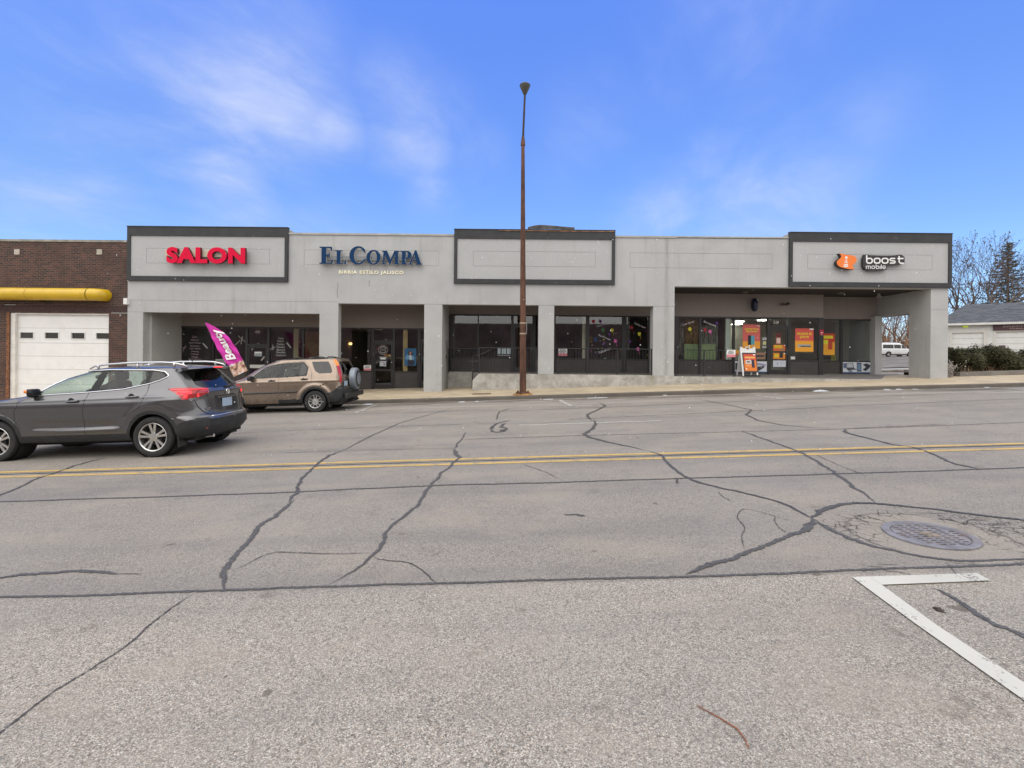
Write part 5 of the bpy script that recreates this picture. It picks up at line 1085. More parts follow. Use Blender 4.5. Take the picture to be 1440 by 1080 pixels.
# a person at the wheel
# ---------------- tan compact wagon with spare wheel
WB2, WR2 = 2.62, .335
o_ = {}; arch2 = .40
o_['door_f'] = [(2.18, .44), (2.22, .95), (2.10, 1.10), (1.94, 1.09), (1.86, 1.22), (1.56, 1.44), (1.36, 1.52), (1.06, 1.555), (1.10, 1.09), (1.135, .44)]
o_['door_r'] = [(1.13, .44), (1.09, 1.09), (1.05, 1.555), (.90, 1.565), (.36, 1.585), (.20, 1.42), (.10, 1.20), (.10, .92), (.26, .84), (.40, .74), (.48, .60), (.50, .44)]
o_['clad'] = [(-1.1, .2), (4, .2), (4, .50), (WB2 + .48, .50)] + arch_pts(WB2, WR2, .455, 20, 178) + [(WB2 - .46, .30), (1.13, .30), (1.12, .42), (.46, .42)] + arch_pts(0, WR2, .455, 10, 145) + [(-.46, .60), (-.58, .66), (-.66, .73), (-.74, .80), (-1.1, .82)]
o_['pillar'] = roundpoly([(1.98, 1.085), (1.88, 1.20), (1.58, 1.425), (1.36, 1.50), (1.05, 1.54), (.38, 1.565), (.22, 1.39), (.25, 1.13), (.98, 1.10)], .03)
o_['win_f'] = roundpoly([(1.88, 1.115), (1.80, 1.205), (1.56, 1.385), (1.36, 1.455), (1.09, 1.49), (1.15, 1.115)], .02); o_['win_r'] = roundpoly([(.97, 1.13), (.90, 1.500), (.50, 1.515), (.52, 1.15)], .02); o_['win_r2'] = roundpoly([(.48, 1.155), (.46, 1.515), (.39, 1.515), (.275, 1.365), (.30, 1.165)], .02)
o_['win_q'] = roundpoly([(.15, 1.565), (-.38, 1.56), (-.50, 1.33), (-.52, 1.20), (-.12, 1.19), (.02, 1.29)], .06)
o_['tail'] = [(-.62, 1.42), (-.66, 1.42), (-.9, 1.42), (-.95, .90), (-.74, .90), (-.74, 1.05)]; o_['amber'] = [(-.50, 1.62), (-.9, 1.62), (-.9, 1.42), (-.61, 1.42)]
rear = {'clad': [(-.1, .2), (1, .2), (1, .80), (.70, .80), (.66, .72), (-.1, .72)], 'rglass': roundpoly([(-.3, 1.13), (.58, 1.13), (.62, 1.17), (.54, 1.55), (-.3, 1.55)], .03),
        'tail': [(.72, .90), (1, .90), (1, 1.42), (.62, 1.42), (.66, 1.2)], 'amber': [(.62, 1.42), (1, 1.42), (1, 1.62), (.56, 1.62)]}
crv = dict(z0=.30, ze=1.60, zt=1.675, ac=.45, rk=.8, p=3.2, len=4.3, taper=.03,
 F=[(.25, 3.30), (.45, 3.40), (.65, 3.40), (.82, 3.33), (.92, 3.15), (1.0, 2.80), (1.06, 2.52), (1.10, 2.42), (1.20, 2.24), (1.35, 2.02), (1.50, 1.74), (1.60, 1.46)],
 R=[(.25, -.80), (.40, -.90), (.50, -.92), (.70, -.92), (.76, -.86), (.85, -.845), (1.1, -.835), (1.3, -.79), (1.5, -.72), (1.60, -.66)],
 W=[(.25, .80), (.32, .855), (.45, .885), (.65, .89), (.85, .888), (1.0, .875), (1.1, .85), (1.18, .825), (1.35, .765), (1.5, .705), (1.60, .655)],
 Lr=[(.2, .30), (.8, .28), (1.6, .26)], Lf=[(.2, .6), (.7, .7), (1.0, .8), (1.2, .6), (1.6, .55)],
 arches=[(0, WR2, .455, .015), (WB2, WR2, .455, .015)],
 bumps=[lambda a, z: .012 * np.exp(-((z - .97) / .03) ** 2), lambda a, z: .025 * np.exp(-((np.hypot(a, z - .33) - .50) / .06) ** 2) * ssn((z - .3) / .2)],
 wheels=[(0, WR2, .385), (WB2, WR2, .385)], side=o_, rear=rear, front={'windshield': (1.10, 1.56, .60), 'grille': (.55, .78, .5)})
car = Car(crv).mesh(dz=.014, da=.016, nb=46)
tx, ty = -6.05, 15.79
root = thing('estate_car', 'tan boxy wagon with rear spare wheel parked at the far kerb', 'car', (tx, ty, gz(tx, ty)), (0, -SL, 0))
tp = carpaint('tan_metallic_paint', (.285, .215, .165), .70, .26, dirt=(.11, .085, .065, .5))
spec = {'body': ('body', tp, 'both', None), 'clad': ('cladding', M['cladding'], 'both', None), 'pillar': ('window_frame', M['black'], 'each', None), 'door_f': ('door', tp, 'each', None), 'door_r': ('door', tp, 'each', None),
        'win_f': ('window', M['car_glass'], 'each', None), 'win_r': ('window', M['car_glass'], 'each', None), 'win_r2': ('window', M['privacy'], 'each', None), 'win_q': ('window', M['privacy'], 'each', None), 'tail': ('taillight', M['tail_red'], 'each', None),
        'amber': ('indicator', M['amber'], 'each', None), 'rglass': ('rear_window', M['privacy'], 'both', None), 'windshield': ('windshield', M['car_glass'], 'both', None), 'grille': ('grille', M['black'], 'both', None)}
pr = build(root, car, tp, spec)
O = lambda nm, m, mat, par=root, **k: obj(nm, m, mat, par, world=False, **k)
gaps(car, [[(2.18, .44), (2.22, .95), (2.08, 1.10)], [(1.13, .34), (1.12, .70), (1.10, 1.09)], [(.36, 1.585), (.20, 1.42), (.10, 1.20), (.10, .92), (.18, .84)], [(1.06, 1.555), (.36, 1.585)], [(-.56, 1.6), (-.70, 1.2), (-.73, .90)]], root, M['black'])
for sd_ in (1, -1):
    m = MB(); q = car.line([(2.17, .635), (1.15, .645)], sd_, .028, .0, n=6); m.add(q.v, q.f); q = car.line([(1.11, .645), (.55, .655)], sd_, .028, .0, n=6); m.add(q.v, q.f); O('side_moulding', m, M['black'])
    for (a, z), key in (((1.32, 1.01), 'door_f'), ((.32, 1.035), 'door_r')):
        m = MB(); m.tube([car.on(a + .11, z, sd_, .004), car.on(a + .08, z, sd_, .03), car.on(a - .08, z + .004, sd_, .03), car.on(a - .11, z + .004, sd_, .004)], [.012, .016, .016, .012], 6); cc = car.on(a + .02, z, sd_, 0); m.lathe([(.001, -sd_ * .004), (.035, -sd_ * .004), (.038, 0)], cc, 'y', 12); O('handle', m, M['black'], pr[(key, (sd_,))])
    m = MB(); cc = car.on(1.94, 1.10, sd_, .11); rbox(m, cc, .06, .11, .075); O('mirror', m, M['black'], smooth=True)
    m = MB(); pts = [(.78, 1.665), (.70, 1.70), (.60, 1.70), (.52, 1.67)]; pts2 = [(-.28, 1.665), (-.10, 1.705), (.06, 1.71), (.16, 1.67)]
    m.tube([(-a, -sd_ * .52, z) for a, z in pts], [.012, .025, .025, .012], 6); m.tube([(-a, -sd_ * .52, z) for a, z in pts2], [.012, .022, .025, .012], 6); m.tube([(-1.0, -sd_ * .53, 1.668), (.30, -sd_ * .53, 1.668)], .012, 5); O('roof_rack', m, M['black'], smooth=True)
    for wa in (0, WB2):
        wheel(root, wa, .885, WR2, .205, .205, 'split', sd_, M['alloy_dirty'], turn=.3)
        m = MB(); m.lathe([(.385, sd_ * -.83), (.39, sd_ * -.55), (.001, sd_ * -.55)], (-wa, 0, WR2), 'y', 30); O('wheel_well', m, M['well'])
    m = MB(); y0, y1 = sorted((-sd_ * .87, -sd_ * .66)); m.box(.42, .44, y0, y1, .15, .42); O('mud_flap', m, M['black'])
m = MB(); m.box(-3.1, .80, -.76, .76, .22, .38); O('underbody', m, M['well'])
m = MB(); m.box(.88, 1.0, -.78, .78, .40, .56); O('bumper', m, M['cladding'], bevel=.03)
m = MB(); m.tube([(.6, -.30, .30), (1.02, -.30, .31)], .03, 8); m.box(.70, 1.06, -.05, .05, .30, .35); O('exhaust', m, M['black'])
m = MB(); cc = Vector((.90, -.02, .98)); m.lathe([(.001, .19), (.20, .20), (.30, .185), (.345, .15), (.355, .10), (.355, .0), (.33, -.02), (.001, -.02)], cc, 'x', 40); sp_w = O('spare_wheel', m, pbr('spare_cover', (.20, .225, .26), .38, .2, var=.1), smooth=2)
m = MB(); m.lathe([(.20, .203), (.27, .198), (.28, .194)], cc, 'x', 40); O('cover_ring', m, M['black'], sp_w)
m = MB(); m.obox((.875, -.60, .86), (1, 0, 0), (0, 1, 0), (0, 0, 1), .006, .13, .075); O('license_plate', m, M['plate'])
m = MB(); m.tube([(.86, -.45, 1.04), (.88, -.40, 1.04), (.88, -.30, 1.04), (.86, -.25, 1.04)], .014, 6); O('handle', m, tp)
m = MB(); m.box(.93, .95, -.70, -.55, .50, .53); O('reflector', m, M['tail_dark'])
m = MB(); m.tube([(.82, .1, 1.16), (.84, .3, 1.20), (.80, .5, 1.30)], .012, 5); O('wiper', m, M['black'])
# rust patch over the rear arch
m = MB(); rg = random.Random(3)
for k in range(16):
    a, z = -.30 + rg.uniform(-.10, .14), .87 - abs(rg.gauss(0, .02)); a -= 0; z = .865 + (-.30 - a) * .35 * -1 * -1 + rg.uniform(-.015, .015); r_ = rg.uniform(.008, .022); pts = [car.on(a + r_ * 1.6 * math.cos(t) * rg.uniform(.7, 1), z + r_ * math.sin(t) * rg.uniform(.7, 1), 1, .002 + k * .0002) for t in np.linspace(0, 2 * math.pi, 9)[:-1]]; m.quad(*pts)
O('rust_patch', m, pbr('rust', (.10, .055, .025), .9, var=.5, vscale=30), recalc=False)
m = MB(); pts = [(WR2, 0)]
cabin(root, .66, 1.1, ((1.15, -.36, .82), (1.15, .36, .82), (.20, -.36, .76), (.20, .36, .76)), .72, -.6, 2.05, M['seat'])
# ---------------- white van seen through the porch opening
vx, vy = 50.2, 65.0; WB3 = 2.82
o_ = {'win_f': [(2.45, 1.12), (1.75, 1.12), (1.75, 1.62), (2.10, 1.62)], 'win_r': [(1.65, 1.12), (.75, 1.12), (.75, 1.62), (1.65, 1.62)], 'win_q': [(.68, 1.12), (-.75, 1.12), (-.70, 1.62), (.68, 1.62)], 'clad': [(-1.2, .2), (4, .2), (4, .36), (-1.2, .36)]}
vd = dict(z0=.28, ze=1.78, zt=1.92, ac=.6, rk=.7, p=3.2, len=4.6, taper=.02,
 F=[(.25, 3.55), (.45, 3.62), (.8, 3.58), (.95, 3.45), (1.03, 3.1), (1.08, 2.85), (1.4, 2.45), (1.65, 2.15), (1.78, 1.9)], R=[(.25, -1.10), (.5, -1.16), (1.0, -1.12), (1.78, -1.02)],
 W=[(.25, .90), (.5, .96), (.9, .965), (1.1, .94), (1.6, .84), (1.78, .78)], Lr=[(.2, .3), (1.8, .3)], Lf=[(.2, .6), (1.0, .7), (1.8, .5)], arches=[], wheels=[(0, .34, .39), (WB3, .34, .39)], side=o_,
 rear={'rglass': [(-.1, 1.1), (.7, 1.1), (.7, 1.6), (-.1, 1.6)]}, front={'windshield': (1.10, 1.74, .70), 'grille': (.62, .90, .55)})
car = Car(vd).mesh(dz=.035, da=.04, nb=22)
root = thing('minivan', 'white minivan parked beyond the porch opening facing right', 'van', (vx - .3, vy, gz(vx, 30) + .03), (0, 0, math.pi))
vp = carpaint('white_van_paint', (.72, .73, .75), 0., .3)
pr = build(root, car, vp, {'body': ('body', vp, 'both', None), 'win_f': ('window', M['privacy'], 'each', None), 'win_r': ('window', M['privacy'], 'each', None), 'win_q': ('window', M['privacy'], 'each', None), 'clad': ('cladding', M['cladding'], 'both', None), 'rglass': ('rear_window', M['privacy'], 'both', None), 'windshield': ('windshield', M['rear_glass'], 'both', None), 'grille': ('grille', M['black'], 'both', None)})
for sd_ in (1, -1):
    for wa in (0, WB3): wheel(root, wa, .94, .34, .2, .2, 'disc', sd_, M['alloy_dirty'])
m = MB(); m.box(-3.0, 1.0, -.85, .85, .25, 1.0); obj('floor_pan', m, M['well'], root, world=False)
for sd_ in (1, -1):
    m = MB(); m.box(-3.50, -3.40, min(-sd_ * .84, -sd_ * .6), max(-sd_ * .84, -sd_ * .6), .72, .90); obj('headlight', m, M['clear'], root, world=False)
# ------------------------------------------------------------------ brick building at the left
def brickm():
    m, nt, b = newmat('dark_brick'); pos, s = posn(nt); cb_ = nt.nodes.new('ShaderNodeCombineXYZ'); nt.links.new(mth('ADD', s[0], s[1], nt=nt), cb_.inputs[0]); nt.links.new(s[2], cb_.inputs[1])
    br = nt.nodes.new('ShaderNodeTexBrick'); nt.links.new(cb_.outputs[0], br.inputs[0]); br.inputs['Scale'].default_value = 1; br.inputs['Brick Width'].default_value = .215; br.inputs['Row Height'].default_value = .075; br.inputs['Mortar Size'].default_value = .009; br.inputs['Mortar Smooth'].default_value = .2; br.inputs['Bias'].default_value = -.1
    br.inputs['Color1'].default_value = (.038, .021, .019, 1); br.inputs['Color2'].default_value = (.115, .048, .036, 1); br.inputs['Mortar'].default_value = (.14, .11, .09, 1)
    col = mixc(mapr(tn(nt, pos, 1.1, 5, .6), .42, .7, 0, .75, nt=nt), br.outputs['Color'], (.055, .032, .028), nt)
    col = mixc(mapr(tn(nt, pos, 9, 3, .6), .5, .75, 0, .4, nt=nt), col, (.17, .085, .05), nt)
    nt.links.new(col, b.inputs['Base Color']); b.inputs['Roughness'].default_value = .9
    bn = nt.nodes.new('ShaderNodeBump'); bn.inputs['Strength'].default_value = .5; bn.inputs['Distance'].default_value = .008; nt.links.new(mth('SUBTRACT', 1., br.outputs['Fac'], nt=nt), bn.inputs['Height']); nt.links.new(bn.outputs[0], b.inputs['Normal']); return m
M['brick'] = brickm()
YK = 20.12; xk1 = X(179.) - .005; xk0 = xk1 - 14; zk = Z(4.56); gd0, gd1 = X(13.5, YK), X(152.8, YK); zgd = Z(1.60)
bk = thing('brick_building', 'dark brown brick garage building with white door and yellow tube awning', 'building', ((xk0 + xk1) / 2, YK, -.7))
m = MB(); m.box(xk0, xk1, YK, YK + .3, zgd, zk); m.box(gd1, xk1, YK, YK + .3, -1.2, zgd); m.box(xk0, gd0, YK, YK + .3, -1.5, zgd); obj('wall', m, M['brick'], bk)
m = MB(); m.box(xk0, xk1, YK + .3, 34, zk - .5, zk - .4); m.box(xk0, xk0 + .2, YK + .3, 34, -1.5, zk - .5); obj('roof', m, M['coping'], bk)
m = MB(); m.box(xk0, xk1, YK - .03, YK + .35, zk, zk + .09); obj('coping', m, pbr('stone_coping', (.25, .235, .20), .8, var=.3), bk)
m = MB(); m.box(gd0 - .6, xk1 - .05, YK - .012, YK - .001, zgd + .05, zgd + .30)
obj('lintel', m, pbr('dark_soldier_brick', (.055, .030, .028), .9, var=.5, vscale=14, bump=.3, stretch=(3, 1, .5)), bk)
m = MB(); m.box(gd0 - .12, gd0 + .0, YK - .02, YK - .001, -1.0, zgd); obj('door_jamb_brick', m, pbr('orange_brick_edge', (.20, .085, .04), .9, var=.5, vscale=16), bk)
for px in (24, 140): m = MB(); c_ = P(px, 354.3, YK); m.box(c_[0] - .11, c_[0] + .11, YK - .015, YK - .001, c_[2] - .11, c_[2] + .11); obj('tile_block', m, pbr('tile_block', (.42, .38, .32), .8, var=.2), bk)
m = MB(); a = P(153.5, 441.6, YK); m.box(a[0] + .1, xk1 - .03, YK - .02, YK - .001, zgd + .005, zgd + .035); m.box(gd0 - .2, gd0 + .25, YK - .02, YK - .001, zgd + .31, zgd + .34); obj('limestone_chip', m, M['coping'], bk)
# garage door
fr = pbr('door_frame_white', (.70, .68, .64), .6, var=.1); gp2 = pbr('garage_door_white', (.78, .775, .765), .5, var=.03, dirt=(.55, .52, .48, .2))
m = MB(); m.box(gd0, gd0 + .19, YK + .04, YK + .24, -1.2, zgd); m.box(gd0 + .19, gd1, YK + .04, YK + .24, zgd - .06, zgd); obj('door_frame', m, fr, bk)
zs_ = [zgd - .06]; 
for px in (461.5, 482.5, 501, 519.5, 540.5): zs_.append(P(90, px, YK + .15)[2])
zs_.append(-.9); d0, d1 = gd0 + .19, gd1; gd = None
for i in range(len(zs_) - 1):
    m = MB(); zt_2, zb_ = zs_[i] - .004, zs_[i + 1] + .004
    if i == 1:
        wz0, wz1 = P(90, 476, YK + .15)[2], P(90, 468, YK + .15)[2]; xs2 = [d0]
        for a, b_ in ((28.5, 47), (63.5, 82.3), (100.7, 119.3), (135.5, 154)): xs2 += [X(a, YK + .15), min(d1, X(b_, YK + .15))]
        m.box(d0, d1, YK + .15, YK + .2, zb_, wz0); m.box(d0, d1, YK + .15, YK + .2, wz1, zt_2)
        for k in range(0, 8, 2): m.box(xs2[k], xs2[k + 1], YK + .15, YK + .2, wz0, wz1)
    else: m.box(d0, d1, YK + .15, YK + .2, zb_, zt_2)
    o = obj('door_panel' if gd else 'garage_door', m, gp2, gd or bk)
    gd = gd or o
    if i == 1:
        for k in range(1, 9, 2):
            x0, x1 = xs2[k], (xs2[k + 1] if k < 7 else d1)
            if x1 - x0 < .05: continue
            m = MB(); m.box(x0, x1, YK + .185, YK + .19, wz0, wz1); obj('window', m, pbr('garage_pane', (.035, .033, .03), .12), gd)
            m = MB()
            for q in ((x0, x1, wz0 - .03, wz0), (x0, x1, wz1, wz1 + .03), (x0 - .03, x0, wz0 - .03, wz1 + .03)) + (((x1, x1 + .03, wz0 - .03, wz1 + .03),) if k < 7 else ()): m.box(q[0], q[1], YK + .13, YK + .149, q[2], q[3])
            obj('window_frame', m, M['white_plastic'], gd)
m = MB(); m.box(d0, d1, YK + .21, YK + .22, -1.2, zgd - .06); obj('backing', m, M['well'], bk)
# yellow tube awning
ya = YK - .33; rr_ = .255; c1_ = P(138, 414.3, ya); m = MB(); x1 = P(138.5, 414, ya)[0]; zc = c1_[2]
m.tube([(xk0 + .5, ya, zc), (x1 - .35, ya, zc)], rr_, 32); yw = pbr('yellow_tube', (.60, .38, .010), .35, var=.08, dirt=(.30, .18, .02, .35), dscale=1.5, coat=.3)
aw = thing('tube_awning', 'fat glossy yellow tube running along the brick wall above the white door', 'awning', (x1 - 3, YK, zc)); obj('tube', m, yw, aw, smooth=2)
m = MB(); m.tube([(x1 - .345, ya, zc), (x1 - .18, ya + .02, zc), (x1 - .03, ya + .10, zc), (x1 + .03, ya + .22, zc), (x1 + .03, YK - .002, zc)], [rr_ * 1.0, rr_ * 1.0, rr_ * .99, rr_ * .98, rr_ * .98], 32); obj('elbow', m, yw, aw, smooth=2)
m = MB(); m.tube([(x1 - .36, ya, zc), (x1 - .34, ya, zc)], rr_ + .008, 32); obj('joint_band', m, pbr('yellow_joint', (.32, .22, .01), .5), aw, smooth=2)
for k in range(1, 4):
    m = MB(); xx = x1 - .35 - k * 2.45; m.tube([(xx - .006, ya, zc), (xx + .006, ya, zc)], rr_ + .003, 32); obj('seam', m, pbr('yellow_seam', (.26, .16, .01), .6), aw, smooth=2)
    m = MB(); m.box(xx + .3, xx + .36, ya, YK - .001, zc - rr_ - .03, zc - rr_ + .03); obj('bracket', m, M['dark_metal'], aw)
# ------------------------------------------------------------------ street lamp
ly = 17.72; lb = P(735.3, 555, ly); lx = lb[0]; zl0 = sz(lx, ly)
lamp = thing('street_lamp', 'tall rusty brown steel lamp post with a small cone head', 'street lamp', (lx, ly, zl0))
rust = pbr('rusted_steel', (.105, .048, .030), .75, .2, var=.45, vscale=3.5, bump=.25, bscale=50, dirt=(.19, .085, .045, .7), dscale=2.2, stretch=(2, 2, .5))
p1, p2 = P(735.4, 204, ly), P(738.1, 133, ly)
m = MB(); pts = [(lx, ly, zl0 + .10), (lx + (p1[0] - lx) * .5, ly, (zl0 + p1[2]) / 2), (p1[0], ly, p1[2])]; m.tube(pts, [.125, .098, .062], 20); obj('pole', m, rust, lamp, smooth=2)
m = MB(); m.tube([(p1[0], ly, p1[2] - .02), (p1[0] + .0, ly, p1[2] + .04), (p1[0] + .002, ly, p1[2] + .30)], [.085, .085, .050], 14); obj('collar', m, rust, lamp, smooth=2)
m = MB(); m.tube([(p1[0], ly, p1[2] + .25), (p2[0], ly, p2[2])], [.040, .036], 12); obj('upper_pole', m, pbr('dark_rust', (.045, .032, .028), .7, .2, var=.3), lamp, smooth=2)
m = MB(); m.lathe([(.035, 0), (.06, .03), (.12, .16), (.172, .27), (.185, .31), (.19, .335)], (p2[0], ly, p2[2] - .02), n=28); m.lathe([(.195, .335), (.197, .36), (.16, .395), (.001, .405)], (p2[0], ly, p2[2] - .02), n=28)
obj('lamp_head', m, pbr('lamp_head', (.085, .085, .07), .5, .3, var=.2), lamp, smooth=2)
m = MB(); m.lathe([(.001, .10), (.24, .10), (.26, .085), (.26, .055), (.001, .055)], (lx, ly, zl0), n=28); obj('flange', m, rust, lamp, smooth=2)
for k in range(8):
    m = MB(); a = k * math.pi / 4 + .2; m.tube([(lx + .205 * math.cos(a), ly + .205 * math.sin(a), zl0 + .01), (lx + .205 * math.cos(a), ly + .205 * math.sin(a), zl0 + .15)], .018, 6); obj('bolt', m, rust, lamp)
m = MB(); m.lathe([(.38, -.02), (.36, .02), (.30, .05), (.001, .055)], (lx, ly, zl0), n=30); m.v = [(x, y, z + .0375 * (x - lx)) for x, y, z in m.v]; obj('footing', m, pbr('stained_footing', (.27, .145, .05), .9, var=.5, vscale=8, bump=.4), lamp, smooth=2)
m = MB()
for py in (454.5, 469.3): q = P(735.5, py, ly); m.lathe([(.117, -.02), (.119, -.02), (.119, .02), (.117, .02)], (lx + (p1[0] - lx) * .27, ly, q[2]), n=24)
obj('strap', m, pbr('pale_strap', (.42, .34, .26), .6), lamp)
m = MB(); a, b_ = P(740.6, 453, ly - .05), P(740.6, 470, ly - .05); m.tube([a, b_], .010, 6); obj('bracket', m, M['coping'], lamp)
# ------------------------------------------------------------------ feather flag
fy = 18.9; ff = [(287.5, 453.5), (294, 455.5), (304, 460), (314, 467), (322.5, 475), (331, 487), (338, 498), (343, 509), (347.7, 521), (337, 526.5), (327.6, 530.3), (321, 515), (309, 495), (299, 477)]
flag = thing('feather_flag', 'magenta feather flag with white script leaning behind the tan wagon', 'flag', (P(331, 540, fy)[0], fy, sz(P(331, 540, fy)[0], fy)))
fr_ = [P(x, y, fy) for x, y in ff]
bm = bmesh.new(); vs_ = [bm.verts.new(p) for p in fr_]; fc = bm.faces.new(vs_); bmesh.ops.triangulate(bm, faces=[fc])
for _ in range(4): bmesh.ops.subdivide_edges(bm, edges=[e for e in bm.edges if e.calc_length() > .09], cuts=1, use_grid_fill=False); bmesh.ops.triangulate(bm, faces=[f for f in bm.faces if len(f.verts) > 3])
rip = lambda x, z: .035 * math.sin(9 * (x + .9 * z)) + .018 * math.sin(21 * (x * .6 + z))
zsplit = lambda x: P(334, 509.5, fy)[2] + (x - P(334, 509.5, fy)[0]) * .42
tri1, tri2 = MB(), MB(); bm.verts.ensure_lookup_table(); bm.verts.index_update()
co = [(v.co.x, v.co.y + rip(v.co.x, v.co.z), v.co.z) for v in bm.verts]
for tgt, cond in ((tri1, lambda c_: c_.z >= zsplit(c_.x)), (tri2, lambda c_: c_.z < zsplit(c_.x))):
    fs = [tuple(v.index for v in f.verts) for f in bm.faces if cond(f.calc_center_median())]; ids = sorted({i for f in fs for i in f}); mp_ = {a: b for b, a in enumerate(ids)}; k = len(ids)
    tgt.add([co[i] for i in ids], [tuple(mp_[i] for i in f) for f in fs]); 
bm.free()
mag = pbr('magenta_cloth', (.58, .030, .36), .75, var=.1); obj('cloth', tri1, mag, flag, smooth=True)
def photo_print():
    m, nt, b = newmat('flag_photo_print'); t = nt.nodes.new('ShaderNodeTexCoord'); n_ = tn(nt, t.outputs['Object'], 5.5, 4, .6)
    r = nt.nodes.new('ShaderNodeValToRGB'); nt.links.new(n_, r.inputs[0]); e = r.color_ramp; e.elements[0].position = .36; e.elements[0].color = (.10, .06, .06, 1); e.elements[1].position = .68; e.elements[1].color = (.62, .58, .62, 1)
    for p_, c_ in ((.44, (.42, .22, .14)), (.52, (.62, .42, .32)), (.58, (.66, .60, .62))): q = e.elements.new(p_); q.color = c_ + (1,)
    nt.links.new(r.outputs[0], b.inputs['Base Color']); b.inputs['Roughness'].default_value = .7; return m
obj('photo_print', tri2, photo_print(), flag, smooth=True)
th_ = math.atan2(P(318, 500, fy)[2] - P(300, 468, fy)[2], P(318, 500, fy)[0] - P(300, 468, fy)[0])
mb = text_mesh('Beauty', 0, 1.42, 0, .42, 0, .006, off=.03, shear=.35); o0 = P(334.8, 502.8, fy - .045); ang = math.pi + th_   # runs up the flag
ca, sa = math.cos(ang), math.sin(ang)
mb.v = [(o0[0] + x * ca - z * sa, o0[1] + y, o0[2] + x * sa + z * ca) for x, y, z in mb.v]
mb.v = [(x, y + rip(x, z), z) for x, y, z in mb.v]; obj('lettering', mb, M['white'], flag)
a, b_, c_ = P(331, 541, fy), P(327.6, 530.3, fy), P(299, 477, fy); m = MB(); m.tube([a, b_, P(321, 515, fy - .0), P(309, 495, fy), c_, P(288, 453.5, fy)], [.018, .016, .013, .011, .009, .006], 6); obj('pole', m, M['black'], flag)
m = MB(); m.box(a[0] - .25, a[0] + .25, fy - .25, fy + .25, sz(a[0], fy), sz(a[0], fy) + .04); obj('base', m, M['black'], flag)
# ------------------------------------------------------------------ window lettering, posters
DEC = {}
def dmat(c):
    k = tuple(c)
    if k not in DEC: DEC[k] = pbr('print_%d' % len(DEC), k, .6)
    return DEC[k]
def decal_text(root, lines, Y, mat, **k):
    for (s, x0, x1, y0, y1) in lines:
        a, b_ = P(x0, y1, Y), P(x1, y0, Y); obj('lettering', text_mesh(s, a[0], b_[0], a[2], b_[2], Y, .003, off=.01, res=2, **k), mat, root)
def rot_text(root, s, p0, p1, h, Y, mat):
    a, b_ = Vector(P(*p0, Y)), Vector(P(*p1, Y)); L_ = (b_ - a).length; th = math.atan2(b_.z - a.z, b_.x - a.x); mb = text_mesh(s, 0, L_, 0, h, 0, .003, off=.025, res=2); ca, sa = math.cos(th), math.sin(th)
    mb.v = [(a.x + x * ca - z * sa, a.y + y, a.z + x * sa + z * ca) for x, y, z in mb.v]; obj('lettering', mb, mat, root)
yd = YB - .025 + .03       # just outside the glass
yd = YB + .015
pink = dmat((.30, .22, .26)); pale = dmat((.42, .43, .42))
def dec(name, label, cat, px, py, Y=yd, group=None): return thing(name, label, cat, P(px, py, Y), group=group)
r_ = dec('window_lettering', 'column of faded pinkish lettering on the leftmost salon window', 'lettering', 273, 490)
decal_text(r_, [('Color', 270, 278, 472.2, 475.3), ('Haircuts', 268.5, 279.5, 476.6, 479.4), ('Hair Design', 266, 283, 480.8, 484), ('Manicure', 267.5, 280.5, 485, 487.8), ('Hair Styles', 266.5, 282, 488.9, 491.7), ('Waxing', 269, 279.5, 493, 496), ('Makeup', 268.5, 280, 496.8, 499.5), ('Facials', 269.5, 279, 500.5, 503), ('Deep Cleaning', 265.5, 283, 503.8, 506.6)], yd, pink)
r_ = dec('window_lettering', 'column of white lettering on the salon window right of its door', 'lettering', 395, 488)
decal_text(r_, [('Cortes', 391, 399, 474.2, 477), ('Rayos', 390, 399, 478.5, 481.2), ('Diseños', 389.5, 400, 482.6, 485.4), ('Peinados', 389, 400.5, 486.5, 489.4), ('Manicure', 389, 401, 490.4, 493.3), ('Maquillaje', 388.5, 401.5, 494.2, 497.4), ('Depilacion', 388, 402, 498.3, 501.5)], yd, pale)
def scissor(label, pts, grp='scissor and comb stickers on the salon glass', mat=pale, wpx=.9):
    r = MB()
    for q in pts:
        qs = [P(x, y, yd - .004) for x, y in q]; r.tube(qs, wpx / 34 / 2 * 1.3, 5)
    return solo('window_sticker', r, mat, label, 'sticker', grp)
scissor('faint pink scissors sticker on the leftmost salon window', [[(254.8, 489.5), (262, 488.5)], [(261, 486), (257.5, 494)]], mat=pink)
scissor('pale diagonal comb sticker on the leftmost salon window', [[(285.8, 483), (291.8, 489.7)]], wpx=1.8)
scissor('white scissors sticker left of the Spanish list on the salon window', [[(379.5, 491.5), (386.5, 488)], [(383.5, 484.5), (384, 492.5)]])
scissor('white diagonal comb sticker right of the Spanish list on the salon window', [[(403.5, 482), (409, 489)]], wpx=1.8)
scissor('white diagonal comb sticker low on the salon door', [[(367.5, 507), (372, 501.5)]], wpx=1.8)
scissor('crossed white scissors sticker on the salon window left of the door', [[(335, 472), (345, 481)], [(339, 484), (341, 473)], [(331, 485), (338, 478)]])
scissor('white scissors and hand sticker on the salon door', [[(351, 489.5), (365, 482)], [(354, 493), (357, 485)], [(357, 486), (366.5, 484)], [(363, 488.5), (368, 489)]])
